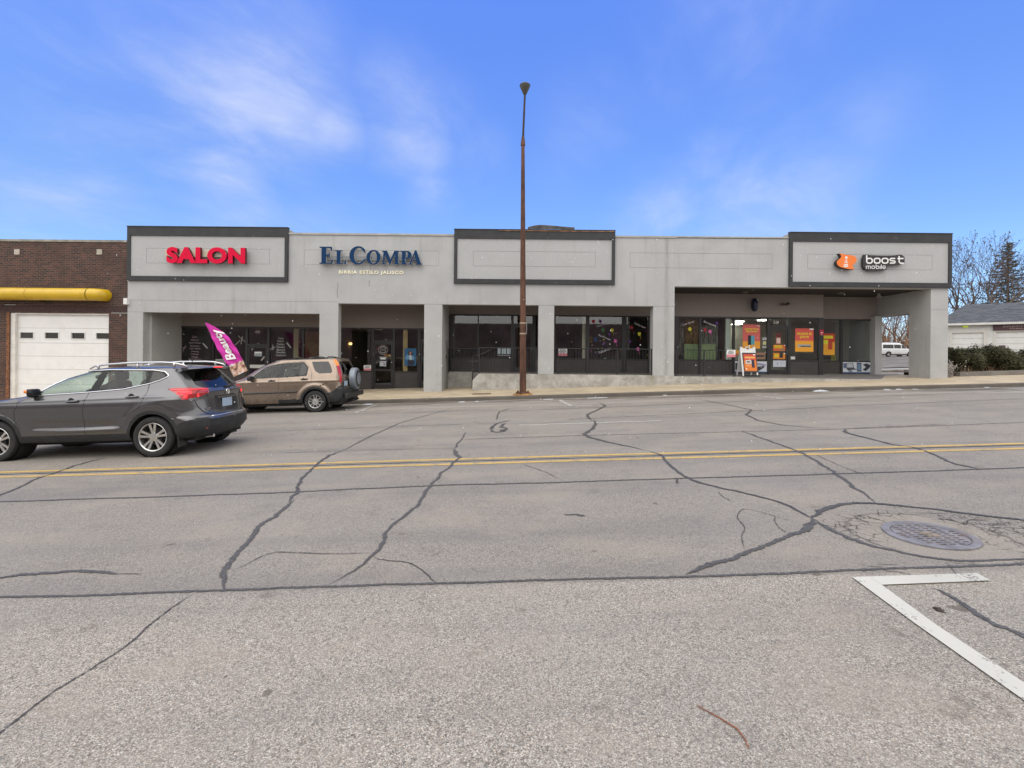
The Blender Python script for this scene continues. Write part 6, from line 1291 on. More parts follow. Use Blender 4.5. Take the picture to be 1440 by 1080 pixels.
def poster(name, label, cat, x0, y0, x1, y1, Y, bg_, items, texts=(), thick=.004, group=None):
    a, b_ = P(x0, y1, Y), P(x1, y0, Y); W_, H_ = b_[0] - a[0], b_[2] - a[2]; r = thing(name, label, cat, ((a[0] + b_[0]) / 2, Y, a[2]), group=group)
    m = MB(); m.box(a[0], b_[0], Y - thick, Y, a[2], b_[2]); obj('sheet', m, dmat(bg_), r); k = 1
    for (u0, v0, u1, v1, c_) in items:
        m = MB(); y_ = Y - thick - .0012 * k; m.box(a[0] + u0 * W_, a[0] + u1 * W_, y_, y_ + .001, b_[2] - v1 * H_, b_[2] - v0 * H_); obj('print', m, dmat(c_), r); k += 1
    for (s, u0, v0, u1, v1, c_) in texts:
        y_ = Y - thick - .0012 * k; k += 1
        obj('lettering', text_mesh(s, a[0] + u0 * W_, a[0] + u1 * W_, b_[2] - v1 * H_, b_[2] - v0 * H_, y_, .001, off=.03, res=2), dmat(c_), r)
    return r
RED, YEL, ORG, WHT, BLK, CYN, BRN = (.62, .07, .06), (.85, .74, .04), (.85, .28, .02), (.80, .80, .79), (.02, .02, .025), (.08, .35, .45), (.20, .11, .07)
poster('address_number', 'small pale number plate above the salon door', 'number', 359, 464.8, 366, 468.5, yd, (.22, .20, .2), [])
poster('notice', 'bright white notice in the salon door glass', 'poster', 357.5, 494.5, 368.5, 501, yd, (.28, .33, .35), [(.1, .05, .95, .38, (.75, .77, .75))])
poster('notice', 'white notice at the bottom of the salon door', 'poster', 350, 513, 373, 517.5, yd, (.5, .52, .5), [])
poster('notice', 'faded horizontal notice low in the salon window beside the flag', 'poster', 303, 505, 318, 511, yd, (.30, .30, .29), [(.1, .3, .9, .45, (.15, .15, .16)), (.1, .6, .8, .75, (.15, .15, .16))])
nt_ = lambda lab, x0, y0, x1, y1, Y: poster('notice', lab, 'notice', x0, y0, x1, y1, Y, WHT, [(0, .62, 1, 1, (.62, .22, .26))], [('PRIVATE', .2, .1, .8, .28, BLK), ('PROPERTY', .12, .34, .88, .55, BLK)])
nt_('white and red private property notice in the restaurant window behind the spare wheel', 511.5, 513.5, 522, 521, yd)
nt_('white and red private property notice behind the railing right of the middle column', 784.5, 490.5, 798, 500.5, YB - .05)
nt_('white and red private property notice fixed to the end of the phone shop railing', 1022, 492, 1034.2, 502.2, YF + .06)
# restaurant door stickers
r_ = dec('window_sticker', 'round ring shaped logo sticker on the restaurant door', 'sticker', 538.5, 492)
c_ = P(538.5, 492, yd)
def ring(m, cx_, cz_, r0, r1, Y, a0=0, a1=360): m.prism([(a, Y, b) for a, b in arc(cx_, cz_, r1, r1, a0, a1, 30) + arc(cx_, cz_, r0, r0, a1, a0, 30)], (0, .002, 0))
m = MB(); ring(m, c_[0], c_[2], .205, .225, yd - .003, 0, 359); obj('outer_ring', m, dmat((.35, .27, .24)), r_)
m = MB(); ring(m, c_[0], c_[2], .13, .16, yd - .003, 20, 160); ring(m, c_[0], c_[2], .13, .16, yd - .003, 200, 340); m.box(c_[0] - .12, c_[0] + .12, yd - .003, yd - .001, c_[2] - .012, c_[2] + .012); obj('ring_text', m, dmat((.45, .45, .47)), r_)
poster('notice', 'framed white lettered sticker under the round logo on the restaurant door', 'sticker', 532.5, 501, 545, 509.5, yd - .002, (.04, .04, .05), [(.1, .12, .9, .2, WHT), (.2, .3, .8, .5, WHT)])
poster('notice', 'pale blue menu sheet below the framed sticker on the restaurant door', 'sticker', 534, 508, 543, 515, yd - .008, (.45, .50, .55), [(.2, .2, .8, .3, (.5, .15, .2)), (.6, .4, .85, .8, (.15, .17, .22))])
poster('neon_sign', 'small lit orange sign inside the restaurant door', 'sign', 540, 498.5, 549.8, 501.8, YB + .3, (.70, .30, .03), [(.7, .1, .95, .8, (.9, .8, .5))])
poster('wall_sign', 'small red and blue opening sign inside the restaurant door', 'sign', 526.8, 487.5, 530, 503.5, YB + .3, (.02, .04, .12), [(.1, .02, .9, .28, (.55, .07, .07)), (.2, .4, .7, .62, WHT)])
r_ = poster('poster', 'blue poster of a seated woman in a pale jacket beside the restaurant door', 'poster', 568.5, 490, 585.5, 514, yd, (.015, .11, .24), [(.05, .55, .95, .56, (.25, .40, .5))])
a0 = P(577, 514, yd)
def flatshape(root, pts, c_, Y): m = MB(); m.prism([P(x, y, Y) for x, y in pts], (0, .001, 0)); obj('print', m, dmat(c_), root)
flatshape(r_, smoothpoly([(572, 513.5), (574, 505), (577, 502), (582, 505), (583.5, 513.5)]), (.012, .016, .04), yd - .008)
flatshape(r_, smoothpoly([(569.5, 506), (571, 500), (575, 497.5), (580, 498), (583, 503), (582, 507), (577, 505)]), (.12, .28, .45), yd - .010)
flatshape(r_, smoothpoly([(575, 498.5), (579.5, 498.5), (579, 506), (576, 507)]), (.45, .55, .62), yd - .012)
flatshape(r_, smoothpoly([(574, 494), (577, 492.8), (580, 495), (580.5, 502), (578, 499), (575, 500), (574, 499)]), (.04, .015, .015), yd - .0135)
flatshape(r_, smoothpoly([(575.7, 495), (577.5, 494), (578.8, 496), (577.5, 499), (576, 498.3)]), (.42, .22, .17), yd - .015)
poster('ceiling_light', 'lit pale strip light behind the restaurant door transom', 'light', 526.5, 462.6, 538, 464.2, YB + .5, (.9, .75, .45), [])
# party shop window
yq = YB + .015
r_ = dec('window_lettering', 'white party shop lettering slanting across the window with the balloons', 'lettering', 850, 475)
pl = dmat((.46, .44, .46))
rot_text(r_, 'Party Decor', (840, 461), (857.5, 454.8), .10, yq, pl); rot_text(r_, 'Backdrops', (841, 472.8), (858, 479.5), .11, yq, pl); rot_text(r_, 'Tablecloths', (842, 498), (859, 491.2), .11, yq, pl)
r_ = dec('window_lettering', 'white lettering slanting down right in the party shop corner window', 'lettering', 899, 457); rot_text(r_, 'Teddy Bear', (891, 456), (907.5, 462.8), .10, yq, pl)
r_ = dec('window_lettering', 'white slanting word on the window left of the gold curtain', 'lettering', 967, 456); rot_text(r_, 'Gift Shop', (960.5, 459.5), (976.5, 453.5), .11, yq, pl)
r_ = dec('window_lettering', 'white word curving down over the red and pink balloons', 'lettering', 998, 456); rot_text(r_, 'Bouquets', (989, 453.8), (1006.5, 460.5), .12, yq, pl)
bc = {'yellow': (.60, .54, .03), 'pink': (.62, .13, .36), 'red': (.34, .01, .03), 'green': (.04, .20, .05), 'purple': (.08, .02, .14), 'blue': (.02, .06, .28)}
for (px, py, r0, cn, lb) in ((860.6, 464.3, 2.3, 'yellow', 'yellow balloon sticker between the party shop words, left window'), (865.5, 479.5, 2.3, 'pink', 'pink balloon sticker in the left party shop window'), (899, 469.4, 2.3, 'yellow', 'yellow balloon sticker in the right party shop window'), (897, 490.8, 2.3, 'pink', 'pink balloon sticker at the railing top, right party shop window'),
        (888, 460.5, 2.2, 'red', 'red balloon sticker in the right party shop window'), (834.5, 452, 2.2, 'red', 'red balloon sticker in the top left corner of the party window'), (848, 464, 2.1, 'green', 'dark green balloon sticker between the party shop words'), (844, 451.5, 2, 'purple', 'dark purple balloon sticker high in the party window'),
        (857, 470, 2, 'purple', 'dim purple balloon sticker below the yellow one'), (849, 483, 2, 'purple', 'dim purple balloon sticker left of the pink one'), (885.5, 480, 2, 'purple', 'purple balloon sticker in the dark part of the right party window'), (912.3, 454, 2, 'green', 'green balloon sticker at the far right of the party window'),
        (970, 462.7, 2.5, 'yellow', 'yellow balloon sticker over the gold curtain'), (991.5, 463.7, 2.4, 'red', 'red balloon sticker over the silver curtain'), (998.5, 466.2, 2.4, 'pink', 'pink balloon sticker over the silver curtain'), (1008, 454.5, 2.2, 'purple', 'purple balloon sticker at the top right of the curtain window')):
    c_ = P(px, py, yq); q = r0 / 30.6; m = MB(); m.prism([(a, yq - .003, b) for a, b in arc(c_[0], c_[2], q, q * 1.08, 0, 342, 19)], (0, .002, 0)); rt = thing('balloon_sticker', lb, 'sticker', c_, group='balloon stickers on the party shop glass'); obj('balloon', m, dmat(bc[cn]), rt)
    m = MB(); m.tube([(c_[0] + .01, yq - .004, c_[2] - q), (c_[0] + .06, yq - .004, c_[2] - q * 1.7), (c_[0] + .05, yq - .004, c_[2] - q * 2.6), (c_[0] + .09, yq - .004, c_[2] - q * 3.2)], .008, 4); obj('string', m, dmat(bc[cn]), rt)
rg = random.Random(11); m_ = {k: MB() for k in ('yellow', 'pink', 'red', 'blue', 'white')}
for k in range(34):
    px, py = rg.choice(((rg.uniform(830, 873), rg.uniform(449, 500)), (rg.uniform(883, 911), rg.uniform(449, 500)), (rg.uniform(831, 873), rg.uniform(449, 500)))); c_ = P(px, py, yq); a = rg.uniform(0, 3.1); l_ = rg.uniform(.025, .045); dx_, dz_ = l_ * math.cos(a), l_ * math.sin(a)
    m_[rg.choice(list(m_))].tube([(c_[0] - dx_, yq - .004, c_[2] - dz_), (c_[0], yq - .004, c_[2]), (c_[0] + dx_, yq - .004, c_[2] + dz_)], [.006, .013, .006], 5)
cf = thing('confetti_stickers', 'scattered coloured confetti stickers on the party shop windows', 'stickers', P(870, 475, yq)); 
for k, q in m_.items():
    if q.v: obj('confetti', q, dmat(bc.get(k, (.6, .6, .6))), cf)
poster('framed_print', 'small yellow framed picture inside the party shop at the left', 'picture', 828.5, 474, 833, 481.5, YB + .8, (.38, .26, .04), [(.25, .25, .75, .75, (.10, .05, .03))])
poster('framed_print', 'small blue picture inside the party shop beside the yellow one', 'picture', 835.3, 474, 840, 481, YB + .8, (.02, .13, .38), [])
poster('notice', 'three pale sheets stuck in the dim window behind the ramp railing', 'poster', 699, 488, 718.5, 501.5, yq, (.02, .02, .02), [(.02, .15, .28, .72, (.38, .45, .47)), (.34, .15, .64, .72, (.38, .45, .47)), (.70, .15, .98, .72, (.38, .45, .47)), (.05, .82, .95, .9, (.3, .3, .3))])
# curtains and table in the middle right shop
def curtain(label, x0, x1, y0, y1, Y, c_, seed):
    m = MB(); a, b_ = P(x0, y1, Y), P(x1, y0, Y); n = 60; r = random.Random(seed); ph = r.random() * 6
    for i in range(n + 1):
        x = a[0] + (b_[0] - a[0]) * i / n; yy = Y + .04 * math.sin(i * .9 + ph) + .02 * math.sin(i * 2.3)
        m.v += [(x, yy, a[2]), (x, yy, b_[2])]
    m.f = [(2 * i, 2 * i + 2, 2 * i + 3, 2 * i + 1) for i in range(n)]; m.m = [0] * n
    return solo('tinsel_curtain', m, c_, label, 'curtain', smooth=True, recalc=False)
tin = lambda n_, a, b_: (lambda mm: mm)(pbr(n_, a, .35, .6, var=.8, vscale=22, dirt=b_, dscale=30, stretch=(1, 1, .25)))
curtain('gold tinsel curtain hanging behind the party shop glass', 963, 983, 448, 489, YB + .6, tin('gold_tinsel', (.22, .13, .03), (.55, .42, .15, .8)), 1)
curtain('silver tinsel curtain left of the gold one', 954.5, 962, 448, 500, YB + .7, tin('silver_tinsel', (.28, .26, .22), (.6, .58, .5, .7)), 2)
curtain('silver and green tinsel curtain right of the gold one', 985, 1009, 458, 503, YB + .7, tin('silver_green_tinsel', (.20, .22, .18), (.55, .56, .5, .7)), 3)
m = MB(); a, b_ = P(962, 504.5, YB + .35), P(1006, 484, YB + .35); n = 40
top = b_[2]
for i in range(n + 1):
    t = i / n; x = a[0] + (b_[0] - a[0]) * t; w_ = .03 * math.sin(i * 1.3); m.v += [(x + (t - .5) * .10, YB + .30 + w_, Z(-.74)), (x, YB + .35, top), (x, YB + 1.1, top)]
m.f = [(3 * i, 3 * i + 3, 3 * i + 4, 3 * i + 1) for i in range(n)] + [(3 * i + 1, 3 * i + 4, 3 * i + 5, 3 * i + 2) for i in range(n)]; m.m = [0] * len(m.f)
solo('draped_table', m, pbr('green_cloth', (.27, .36, .17), .8, var=.1), 'display table under a pale green cloth behind the railing window', 'table', recalc=False, smooth=2)
m = MB(); c_ = P(1017.3, 504, YB + .4); m.lathe([(.07, 0), (.075, .02), (.075, .42), (.04, .5), (.02, .52), (.02, .62), (.001, .62)], (c_[0], c_[1], Z(-.74) + .3), n=14); solo('fire_extinguisher', m, dmat((.30, .02, .03)), 'dark red extinguisher standing in the window left of the pale post', 'extinguisher', smooth=2)
# phone shop
poster('poster', 'tall red to orange phone poster in the window above the sandwich board', 'poster', 1044.2, 456.5, 1069, 490, yq, (.62, .12, .11), [(0, .70, 1, 1, (.80, .34, .03)), (.30, .45, .50, .85, (.015, .02, .03)), (.48, .46, .68, .84, CYN), (.80, .02, 1, .09, (.5, .35, .32))], [('CHOOSE YOUR', .10, .15, .90, .22, YEL), ('FREE PHONE', .18, .25, .82, .32, YEL)])
poster('notice', 'brown shop board with dark lettering in the window right of the sandwich board', 'notice', 1062, 496, 1076, 505, yq, (.30, .16, .10), [(.1, .35, .9, .68, (.06, .04, .04))])
poster('notice', 'small orange sheet in the window behind the railing notice', 'notice', 1034.5, 492.5, 1039.5, 499, yq, (.62, .30, .02), [(0, .6, 1, 1, (.55, .13, .02))])
poster('window_sticker', 'round yellowish sticker column at the right edge of the phone poster window', 'sticker', 1072, 474.8, 1078, 491, yq, (.10, .10, .095), [(0, 0, 1, .20, (.42, .43, .45)), (.1, .32, .9, .62, (.50, .50, .25)), (0, .75, 1, .88, (.42, .43, .42))])
r_ = thing('address_number', 'white street number 228 above the phone shop door', 'number', P(1091, 454, yq)); decal_text(r_, [('228', 1087.5, 1095, 451.2, 455)], yq, dmat((.62, .62, .62)))
poster('notice', 'dark red and pale sheet at the top of the phone shop door', 'poster', 1091.2, 468.5, 1098, 483.5, yq, (.13, .015, .02), [(0, .42, 1, 1, (.55, .27, .20)), (.3, .5, .45, .9, WHT), (.55, .45, .7, .9, WHT)])
poster('notice', 'orange and yellow banner sheet, upper of two on the phone shop door', 'poster', 1087.3, 485, 1104.3, 493.5, yq, (.60, .12, .03), [(.05, .05, .75, .55, (.66, .40, .02)), (.60, .60, .92, .92, (.25, .22, .12)), (.88, .0, 1, .12, WHT)])
poster('notice', 'orange sheet with a dark phone, lower of two on the phone shop door', 'poster', 1087.3, 496.3, 1104.3, 504.8, yq, (.66, .22, .02), [(.08, .2, .45, .75, (.66, .48, .03)), (.52, .0, .80, .80, BLK), (.86, .0, 1, .15, WHT)])
poster('notice', 'pale blue white sheet low on the phone shop door', 'poster', 1087, 507, 1105, 515.8, yq - .06, (.50, .54, .60), [(.3, .35, .38, .6, (.2, .22, .3)), (.55, .35, .8, .42, (.35, .35, .42))])
poster('poster', 'red and orange poster with yellow print in the window right of the phone shop door', 'poster', 1118, 462, 1144, 494.5, yq, (.70, .10, .08), [(0, .53, 1, 1, (.85, .38, .03)), (.14, .69, .86, .80, (.36, .40, .40)), (.3, .75, .86, .79, BLK), (.78, 0, 1, .06, WHT)], [('IPHONE SE', .10, .18, .90, .28, YEL), ('$79.99', .24, .32, .74, .43, YEL)])
poster('poster', 'red and orange poster with a figure in the window nearest the wall step', 'poster', 1156.3, 469, 1174, 499, YR + .015, (.55, .04, .02), [(0, .4, 1, 1, (.85, .40, .03)), (.05, .10, .85, .24, (.8, .7, .04)), (0, .30, .45, .50, (.8, .7, .04)), (.45, .35, .80, .75, (.50, .06, .03))])
poster('window_sticker', 'small round red sticker on the mullion at the wall step', 'sticker', 1152.6, 463.5, 1158.5, 471, yq - .05, (.45, .02, .05), [(.25, .5, .75, .65, WHT)])
poster('notice', 'small white card at the bottom left of the window with the red poster', 'notice', 1111.8, 501.5, 1118, 505.3, yq, (.62, .62, .60), [])
def panel_print(label, x0, x1, y0, y1, Y, kind):
    r = poster('advert_panel', label, 'panel', x0, y0, x1, y1, Y, (.60, .62, .66), [(0, .93, 1, 1, (.03, .12, .32))]); w_ = x1 - x0
    D, BL = (.04, .045, .06), (.10, .14, .24)
    if kind == 0:
        flatshape(r, [(x0 + .9, y0 + 3), (x0 + 5, y0 + 3), (x0 + 5, y1 - 3), (x0 + .9, y1 - 3)], D, Y - .012); flatshape(r, [(1063, 520), (1066, 515.5), (1074, 514.5), (1075, 516.5), (1066, 522.3), (1063.5, 522)], D, Y - .012); flatshape(r, [(1062.5, 514), (1066, 510), (1077, 512.5), (1076, 515), (1066, 513)], (.30, .28, .42), Y - .014)
    else:
        flatshape(r, [(1190, 510.5), (1199.5, 510), (1201, 517.3), (1190.5, 518)], D, Y - .012); flatshape(r, [(1190.8, 511), (1198.8, 510.7), (1200, 516.5), (1191.2, 517)], (.45, .48, .52), Y - .014); flatshape(r, [(1186, 510.8), (1190, 510.8), (1190, 517.5), (1186.5, 517.8)], BL, Y - .015)
        flatshape(r, [(1190, 518.2), (1201, 517.6), (1205, 519.6), (1193, 520.5)], D, Y - .0165); flatshape(r, [(1205, 510), (1211.3, 510), (1211.3, 522.4), (1205, 522.4)], D, Y - .012); flatshape(r, [(1205.6, 511.5), (1210.7, 511.5), (1210.7, 521), (1205.6, 521)], (.14, .22, .34), Y - .014)
        flatshape(r, [(1213.5, 512.5), (1219, 511), (1224.5, 514), (1222, 518), (1217, 522), (1213, 519.5), (1218, 516.5)], D, Y - .012); flatshape(r, [(1193, 520.5), (1199, 521), (1198.5, 523), (1194, 522.8)], (.2, .22, .26), Y - .018)
panel_print('white advert panel with phone pictures behind the sandwich board', 1033.3, 1078.8, 507.2, 523.3, YB - .01, 0)
panel_print('white advert panel with laptop and phone pictures under the last shop window', 1185, 1227, 508, 524.3, YR - .01, 1)
# sandwich board
ys = 21.15; r_ = thing('sandwich_board', 'white plastic sandwich board with orange poster by the railing end', 'sign', (P(1051, 525, ys)[0], ys, Z(-.80)))
def sb(px, py): return P(px, py, ys)
fp = Z(-.79); a, b_ = sb(1040, 525)[0], sb(1061.5, 525)[0]
m = MB()
for y_, dy_ in ((ys - .0, -.28), (ys + .02, .28)):
    def q(u, z, t): k = 1 - (z - fp) / 1.18; return (a + u * (b_ - a), y_ + dy_ * k + t, z)
    zt_2 = sb(1050, 487.3)[2]; z2 = sb(1050, 490)[2]
    for (u0, u1, z0_, z1_) in ((0, .08, fp, zt_2), (.92, 1, fp, zt_2), (.08, .92, fp + .16, z2 - .10), (.08, .18, z2 - .10, zt_2 - .02), (.82, .92, z2 - .10, zt_2 - .02), (.18, .38, z2 - .10, z2), (.62, .82, z2 - .10, z2), (.36, .42, z2, zt_2), (.58, .64, z2, zt_2), (.42, .58, zt_2 - .035, zt_2), (.38, .62, z2 - .10, z2 - .04)):
        m.add([q(u0, z0_, -.02), q(u1, z0_, -.02), q(u1, z1_, -.02), q(u0, z1_, -.02), q(u0, z0_, .02), q(u1, z0_, .02), q(u1, z1_, .02), q(u0, z1_, .02)], [(0, 1, 2, 3), (4, 7, 6, 5), (0, 4, 5, 1), (1, 5, 6, 2), (2, 6, 7, 3), (3, 7, 4, 0)])
obj('frame', m, M['white_plastic'], r_)
def qf(u, v, t):                          # u,v 0..1 on the poster, v up
    z = fp + .20 + v * .76; k = 1 - (z - fp) / 1.18; return (a + (.15 + .83 * u) * (b_ - a), ys - .28 * k - .024 - t, z)
def qp(name, u0, v0, u1, v1, t, c_): m = MB(); m.quad(qf(u0, v0, t), qf(u1, v0, t), qf(u1, v1, t), qf(u0, v1, t)); obj(name, m, c_, r_, recalc=False)
qp('poster_border', -.06, -.06, 1.04, 1.06, .0, M['black']); qp('poster_sheet', .02, .02, .98, .98, .003, dmat((.72, .19, .02))); qp('print', .02, .62, .98, .98, .005, dmat((.60, .06, .03))); qp('print', .10, .74, .92, .84, .007, dmat((.75, .42, .10))); qp('print', .14, .42, .60, .64, .007, dmat((.60, .55, .52))); qp('print', .24, .50, .48, .57, .009, dmat((.05, .04, .04))); qp('print', .60, .22, .82, .66, .010, dmat((.03, .02, .05))); qp('print', .78, .92, .96, .98, .009, dmat(WHT)); qp('print', .12, .10, .20, .18, .007, dmat(WHT)); qp('print', .18, .30, .55, .34, .007, dmat((.75, .42, .2)))
m = MB(); m.box(a + .1, b_ + .08, ys - .34, ys - .26, fp - .01, fp + .04); obj('foot', m, M['black'], r_)
# interior lights and furniture
M['tube_on'] = pbr('lit_tube', (1., .97, .9), .5, emit=13); M['warm_on'] = pbr('warm_bulb', (1., .55, .16), .5, emit=6.)
for (px, py, w_, Yl, lb) in ((1038.5, 452.3, .16, 25.2, 'upper lit fluorescent panel on the phone shop ceiling'), (1036, 456.8, .17, 27.4, 'lower lit fluorescent panel on the phone shop ceiling'), (1073, 450.2, .14, 24.0, 'dim lit ceiling panel near the phone shop door')):
    Yl = min(Yl, 26.5); c_ = P(px, py, Yl); z_ = Z(1.84); Yl2 = 680 * 1.84 / (500 - py + .009 * (px - 720)) if (500 - py + .009 * (px - 720)) > 0 else Yl; Yl2 = min(Yl2, 26.6)
    xx = lev(px, py)[0] / 680 * Yl2; m = MB(); m.box(xx - w_ * 1.2, xx + w_ * 1.2, Yl2 - .22, Yl2 + .22, z_ - .02, z_ + .01); solo('ceiling_light', m, M['tube_on'], lb, 'light', 'lit ceiling panels in the phone shop')
for (px, py, lb) in ((490.5, 483.5, 'left one of two warm pendant bulbs glowing in the restaurant'), (493.5, 483.5, 'right one of two warm pendant bulbs glowing in the restaurant')):
    c_ = P(px, py, 24.5); t = thing('pendant_bulb', lb, 'light', c_, group='warm pendant bulbs in the restaurant'); m = MB(); m.lathe([(.001, -.06), (.04, -.045), (.055, 0), (.04, .045), (.001, .06)], c_, n=12); obj('bulb', m, M['warm_on'], t, smooth=True); m = MB(); m.tube([(c_[0], c_[1], c_[2] + .06), (c_[0], c_[1], Z(1.2))], .006, 5); obj('cord', m, M['black'], t)
ch = thing('chair', 'yellow chair standing inside the last phone shop window', 'chair', P(1178, 505, YR + .5)); c_ = P(1177.8, 505, YR + .5); m = MB(); m.box(c_[0] - .12, c_[0] + .12, c_[1], c_[1] + .35, Z(-.42), Z(-.36)); obj('seat', m, dmat((.42, .38, .02)), ch); m = MB(); m.box(c_[0] - .12, c_[0] + .12, c_[1] + .3, c_[1] + .34, Z(-.36), Z(.18)); obj('backrest', m, dmat((.42, .38, .02)), ch)
m = MB(); m.box(c_[0] - .12, c_[0] - .09, c_[1], c_[1] + .03, Z(-.72), Z(-.42)); m.box(c_[0] + .09, c_[0] + .12, c_[1], c_[1] + .03, Z(-.72), Z(-.42)); obj('leg', m, M['black'], ch)
ct = P(1135, 500, 25.); m = MB(); m.box(ct[0] - 1.6, ct[0] + 1.2, 25.5, 26.1, Z(-.72), Z(.25)); solo('shop_counter', m, dmat((.30, .29, .24)), 'plain shop counter standing inside the phone shop', 'counter', bevel=.02)
ct = P(1190, 480, 26.); m = MB(); m.box(ct[0] - .5, ct[0] + .5, 27.1, 27.2, Z(-.72), Z(1.3)); solo('inner_door', m, dmat((.16, .26, .28)), 'pale teal door inside behind the last phone shop window', 'door')
for (px, lb, w_) in ((498, 'wooden restaurant table set deepest in the left restaurant window', .5), (565, 'wooden restaurant table behind the blue poster window', .4)):
    c_ = P(px, 515, 24.2); t = thing('table', lb, 'table', (c_[0], 24.2, zl(c_[0])), group='restaurant tables'); m = MB(); m.box(c_[0] - w_, c_[0] + w_, 23.9, 24.6, zl(c_[0]) + .72, zl(c_[0]) + .76); obj('tabletop', m, dmat((.22, .12, .05)), t); m = MB(); m.tube([(c_[0], 24.25, zl(c_[0])), (c_[0], 24.25, zl(c_[0]) + .72)], .04, 8); obj('leg', m, M['black'], t)
# ------------------------------------------------------------------ auto garage at the right
psi = R(38); g0 = Vector((31.9, 36.0, 0)); ud = Vector((math.cos(psi), -math.sin(psi), 0)); vd_ = Vector((math.sin(psi), math.cos(psi), 0))
def PG(x, y, dep=0.):
    u, v = lev(x, y); d = Vector((u / FPX, 1, -v / FPX)); o0 = g0 + vd_ * dep; t = (vd_.x * o0.x + vd_.y * o0.y) / (vd_.x * d.x + vd_.y * d.y); p = d * t; p.z += E; s = (p - g0).x * ud.x + (p - g0).y * ud.y; return s, p.z
def gpt(s, dep, z): p = g0 + ud * s + vd_ * dep; return (p.x, p.y, z)
def gbox(m, s0, s1, d0, d1, z0, z1):
    m.add([gpt(s, d, z) for z in (z0, z1) for d in (d0, d1) for s in (s0, s1)], [(0, 2, 3, 1), (4, 5, 7, 6), (0, 1, 5, 4), (2, 6, 7, 3), (0, 4, 6, 2), (1, 3, 7, 5)])
zg = gz(32, 30) - .1; ze_ = PG(1385, 453.8)[1]; sL = 0.; sR = 13.
gar = thing('garage_building', 'white painted garage with grey shingle hip roof behind the hedge', 'building', (g0.x + 3, g0.y, zg))
wp = pbr('white_painted_block', (.60, .595, .58), .8, var=.06, dirt=(.40, .38, .35, .35), dscale=1.2)
d1a, d1b = PG(1338.5, 490)[0], PG(1383, 490)[0]; d2a = PG(1400, 490)[0]; d2b = d2a + 3.4; zd1 = PG(1360, 468)[1]; zd2 = PG(1420, 466.5)[1]
m = MB(); gbox(m, sL, sR, 0, .2, max(zd1, zd2), ze_); gbox(m, sL, d1a, 0, .2, zg, max(zd1, zd2)); gbox(m, d1b, d2a, 0, .2, zg, max(zd1, zd2)); gbox(m, d2b, sR, 0, .2, zg, max(zd1, zd2)); gbox(m, d1a, d1b, .02, .2, zd1, max(zd1, zd2) - .002) if zd1 < zd2 else gbox(m, d2a, d2b, .02, .2, zd2, max(zd1, zd2) - .002)
gbox(m, sL, sL + .2, .2, 6.2, zg, ze_); gbox(m, sL, sR, 6.2, 6.4, zg, ze_); obj('wall', m, wp, gar)
gdm = pbr('white_roller_door', (.66, .655, .64), .5, var=.05)
for a, b_, zz in ((d1a, d1b, zd1), (d2a, d2b, zd2)):
    dpar = None; n = 6; hz_ = (zz - zg) / n
    for i in range(n):
        m = MB(); gbox(m, a, b_, .08, .12, zg + hz_ * i + .008, zg + hz_ * (i + 1) - .008); o = obj('door_panel' if dpar else 'garage_door', m, gdm, dpar or gar); dpar = dpar or o
    m = MB(); gbox(m, a, b_, .13, .14, zg, zz); obj('backing', m, pbr('gap_grey', (.35, .35, .34), .8), dpar)
    m = MB(); gbox(m, a - .12, a, -.03, -.001, zg, zz + .12); gbox(m, b_, b_ + .12, -.03, -.001, zg, zz + .12); gbox(m, a, b_, -.03, -.001, zz, zz + .12); obj('door_frame', m, pbr('trim_shade_white', (.58, .56, .52), .7), gar)
a, b_ = PG(1404.5, 491), PG(1414, 485.5); m = MB(); gbox(m, a[0], b_[0], .06, .079, a[1], b_[1]); obj('window', m, pbr('small_pane', (.10, .075, .075), .2), gar)
# roof
def shingle():
    m, nt, b = newmat('grey_shingle'); pos, s = posn(nt); br = nt.nodes.new('ShaderNodeTexBrick'); cb_ = nt.nodes.new('ShaderNodeCombineXYZ'); nt.links.new(mth('SUBTRACT', s[0], mth('MULTIPLY', s[1], .25, nt=nt), nt=nt), cb_.inputs[0]); nt.links.new(mth('MULTIPLY', s[2], 2.2, nt=nt), cb_.inputs[1]); nt.links.new(cb_.outputs[0], br.inputs[0])
    br.inputs['Scale'].default_value = 1; br.inputs['Brick Width'].default_value = .32; br.inputs['Row Height'].default_value = .16; br.inputs['Mortar Size'].default_value = .012; br.inputs['Color1'].default_value = (.055, .060, .072, 1); br.inputs['Color2'].default_value = (.12, .125, .14, 1); br.inputs['Mortar'].default_value = (.03, .032, .038, 1)
    nt.links.new(mixc(mapr(tn(nt, pos, 3, 5), .4, .7, 0, .4, nt=nt), br.outputs[0], (.085, .09, .105), nt), b.inputs['Base Color']); b.inputs['Roughness'].default_value = .95; return m
zr_ = ze_ + 1.62; ov = .35; m = MB()
e0, e1, e2, e3 = gpt(sL - ov, -ov, ze_ - .0), gpt(sR + ov, -ov, ze_), gpt(sR + ov, 6.4 + ov, ze_), gpt(sL - ov, 6.4 + ov, ze_); r0, r1 = gpt(sL + 1.6, 3.2, zr_), gpt(sR - 3, 3.2, zr_)
m.add([e0, e1, e2, e3, r0, r1], [(0, 1, 5, 4), (1, 2, 5), (2, 3, 4, 5), (3, 0, 4)]); obj('roof', m, shingle(), gar)
m = MB(); gbox(m, sL - ov, sR + ov, -ov - .03, -ov + .05, ze_ - .16, ze_ - .01); gbox(m, sL - ov - .03, sL - ov + .05, -ov + .051, 6.4, ze_ - .16, ze_ - .01); obj('gutter', m, pbr('white_gutter', (.62, .61, .58), .5, var=.1), gar)
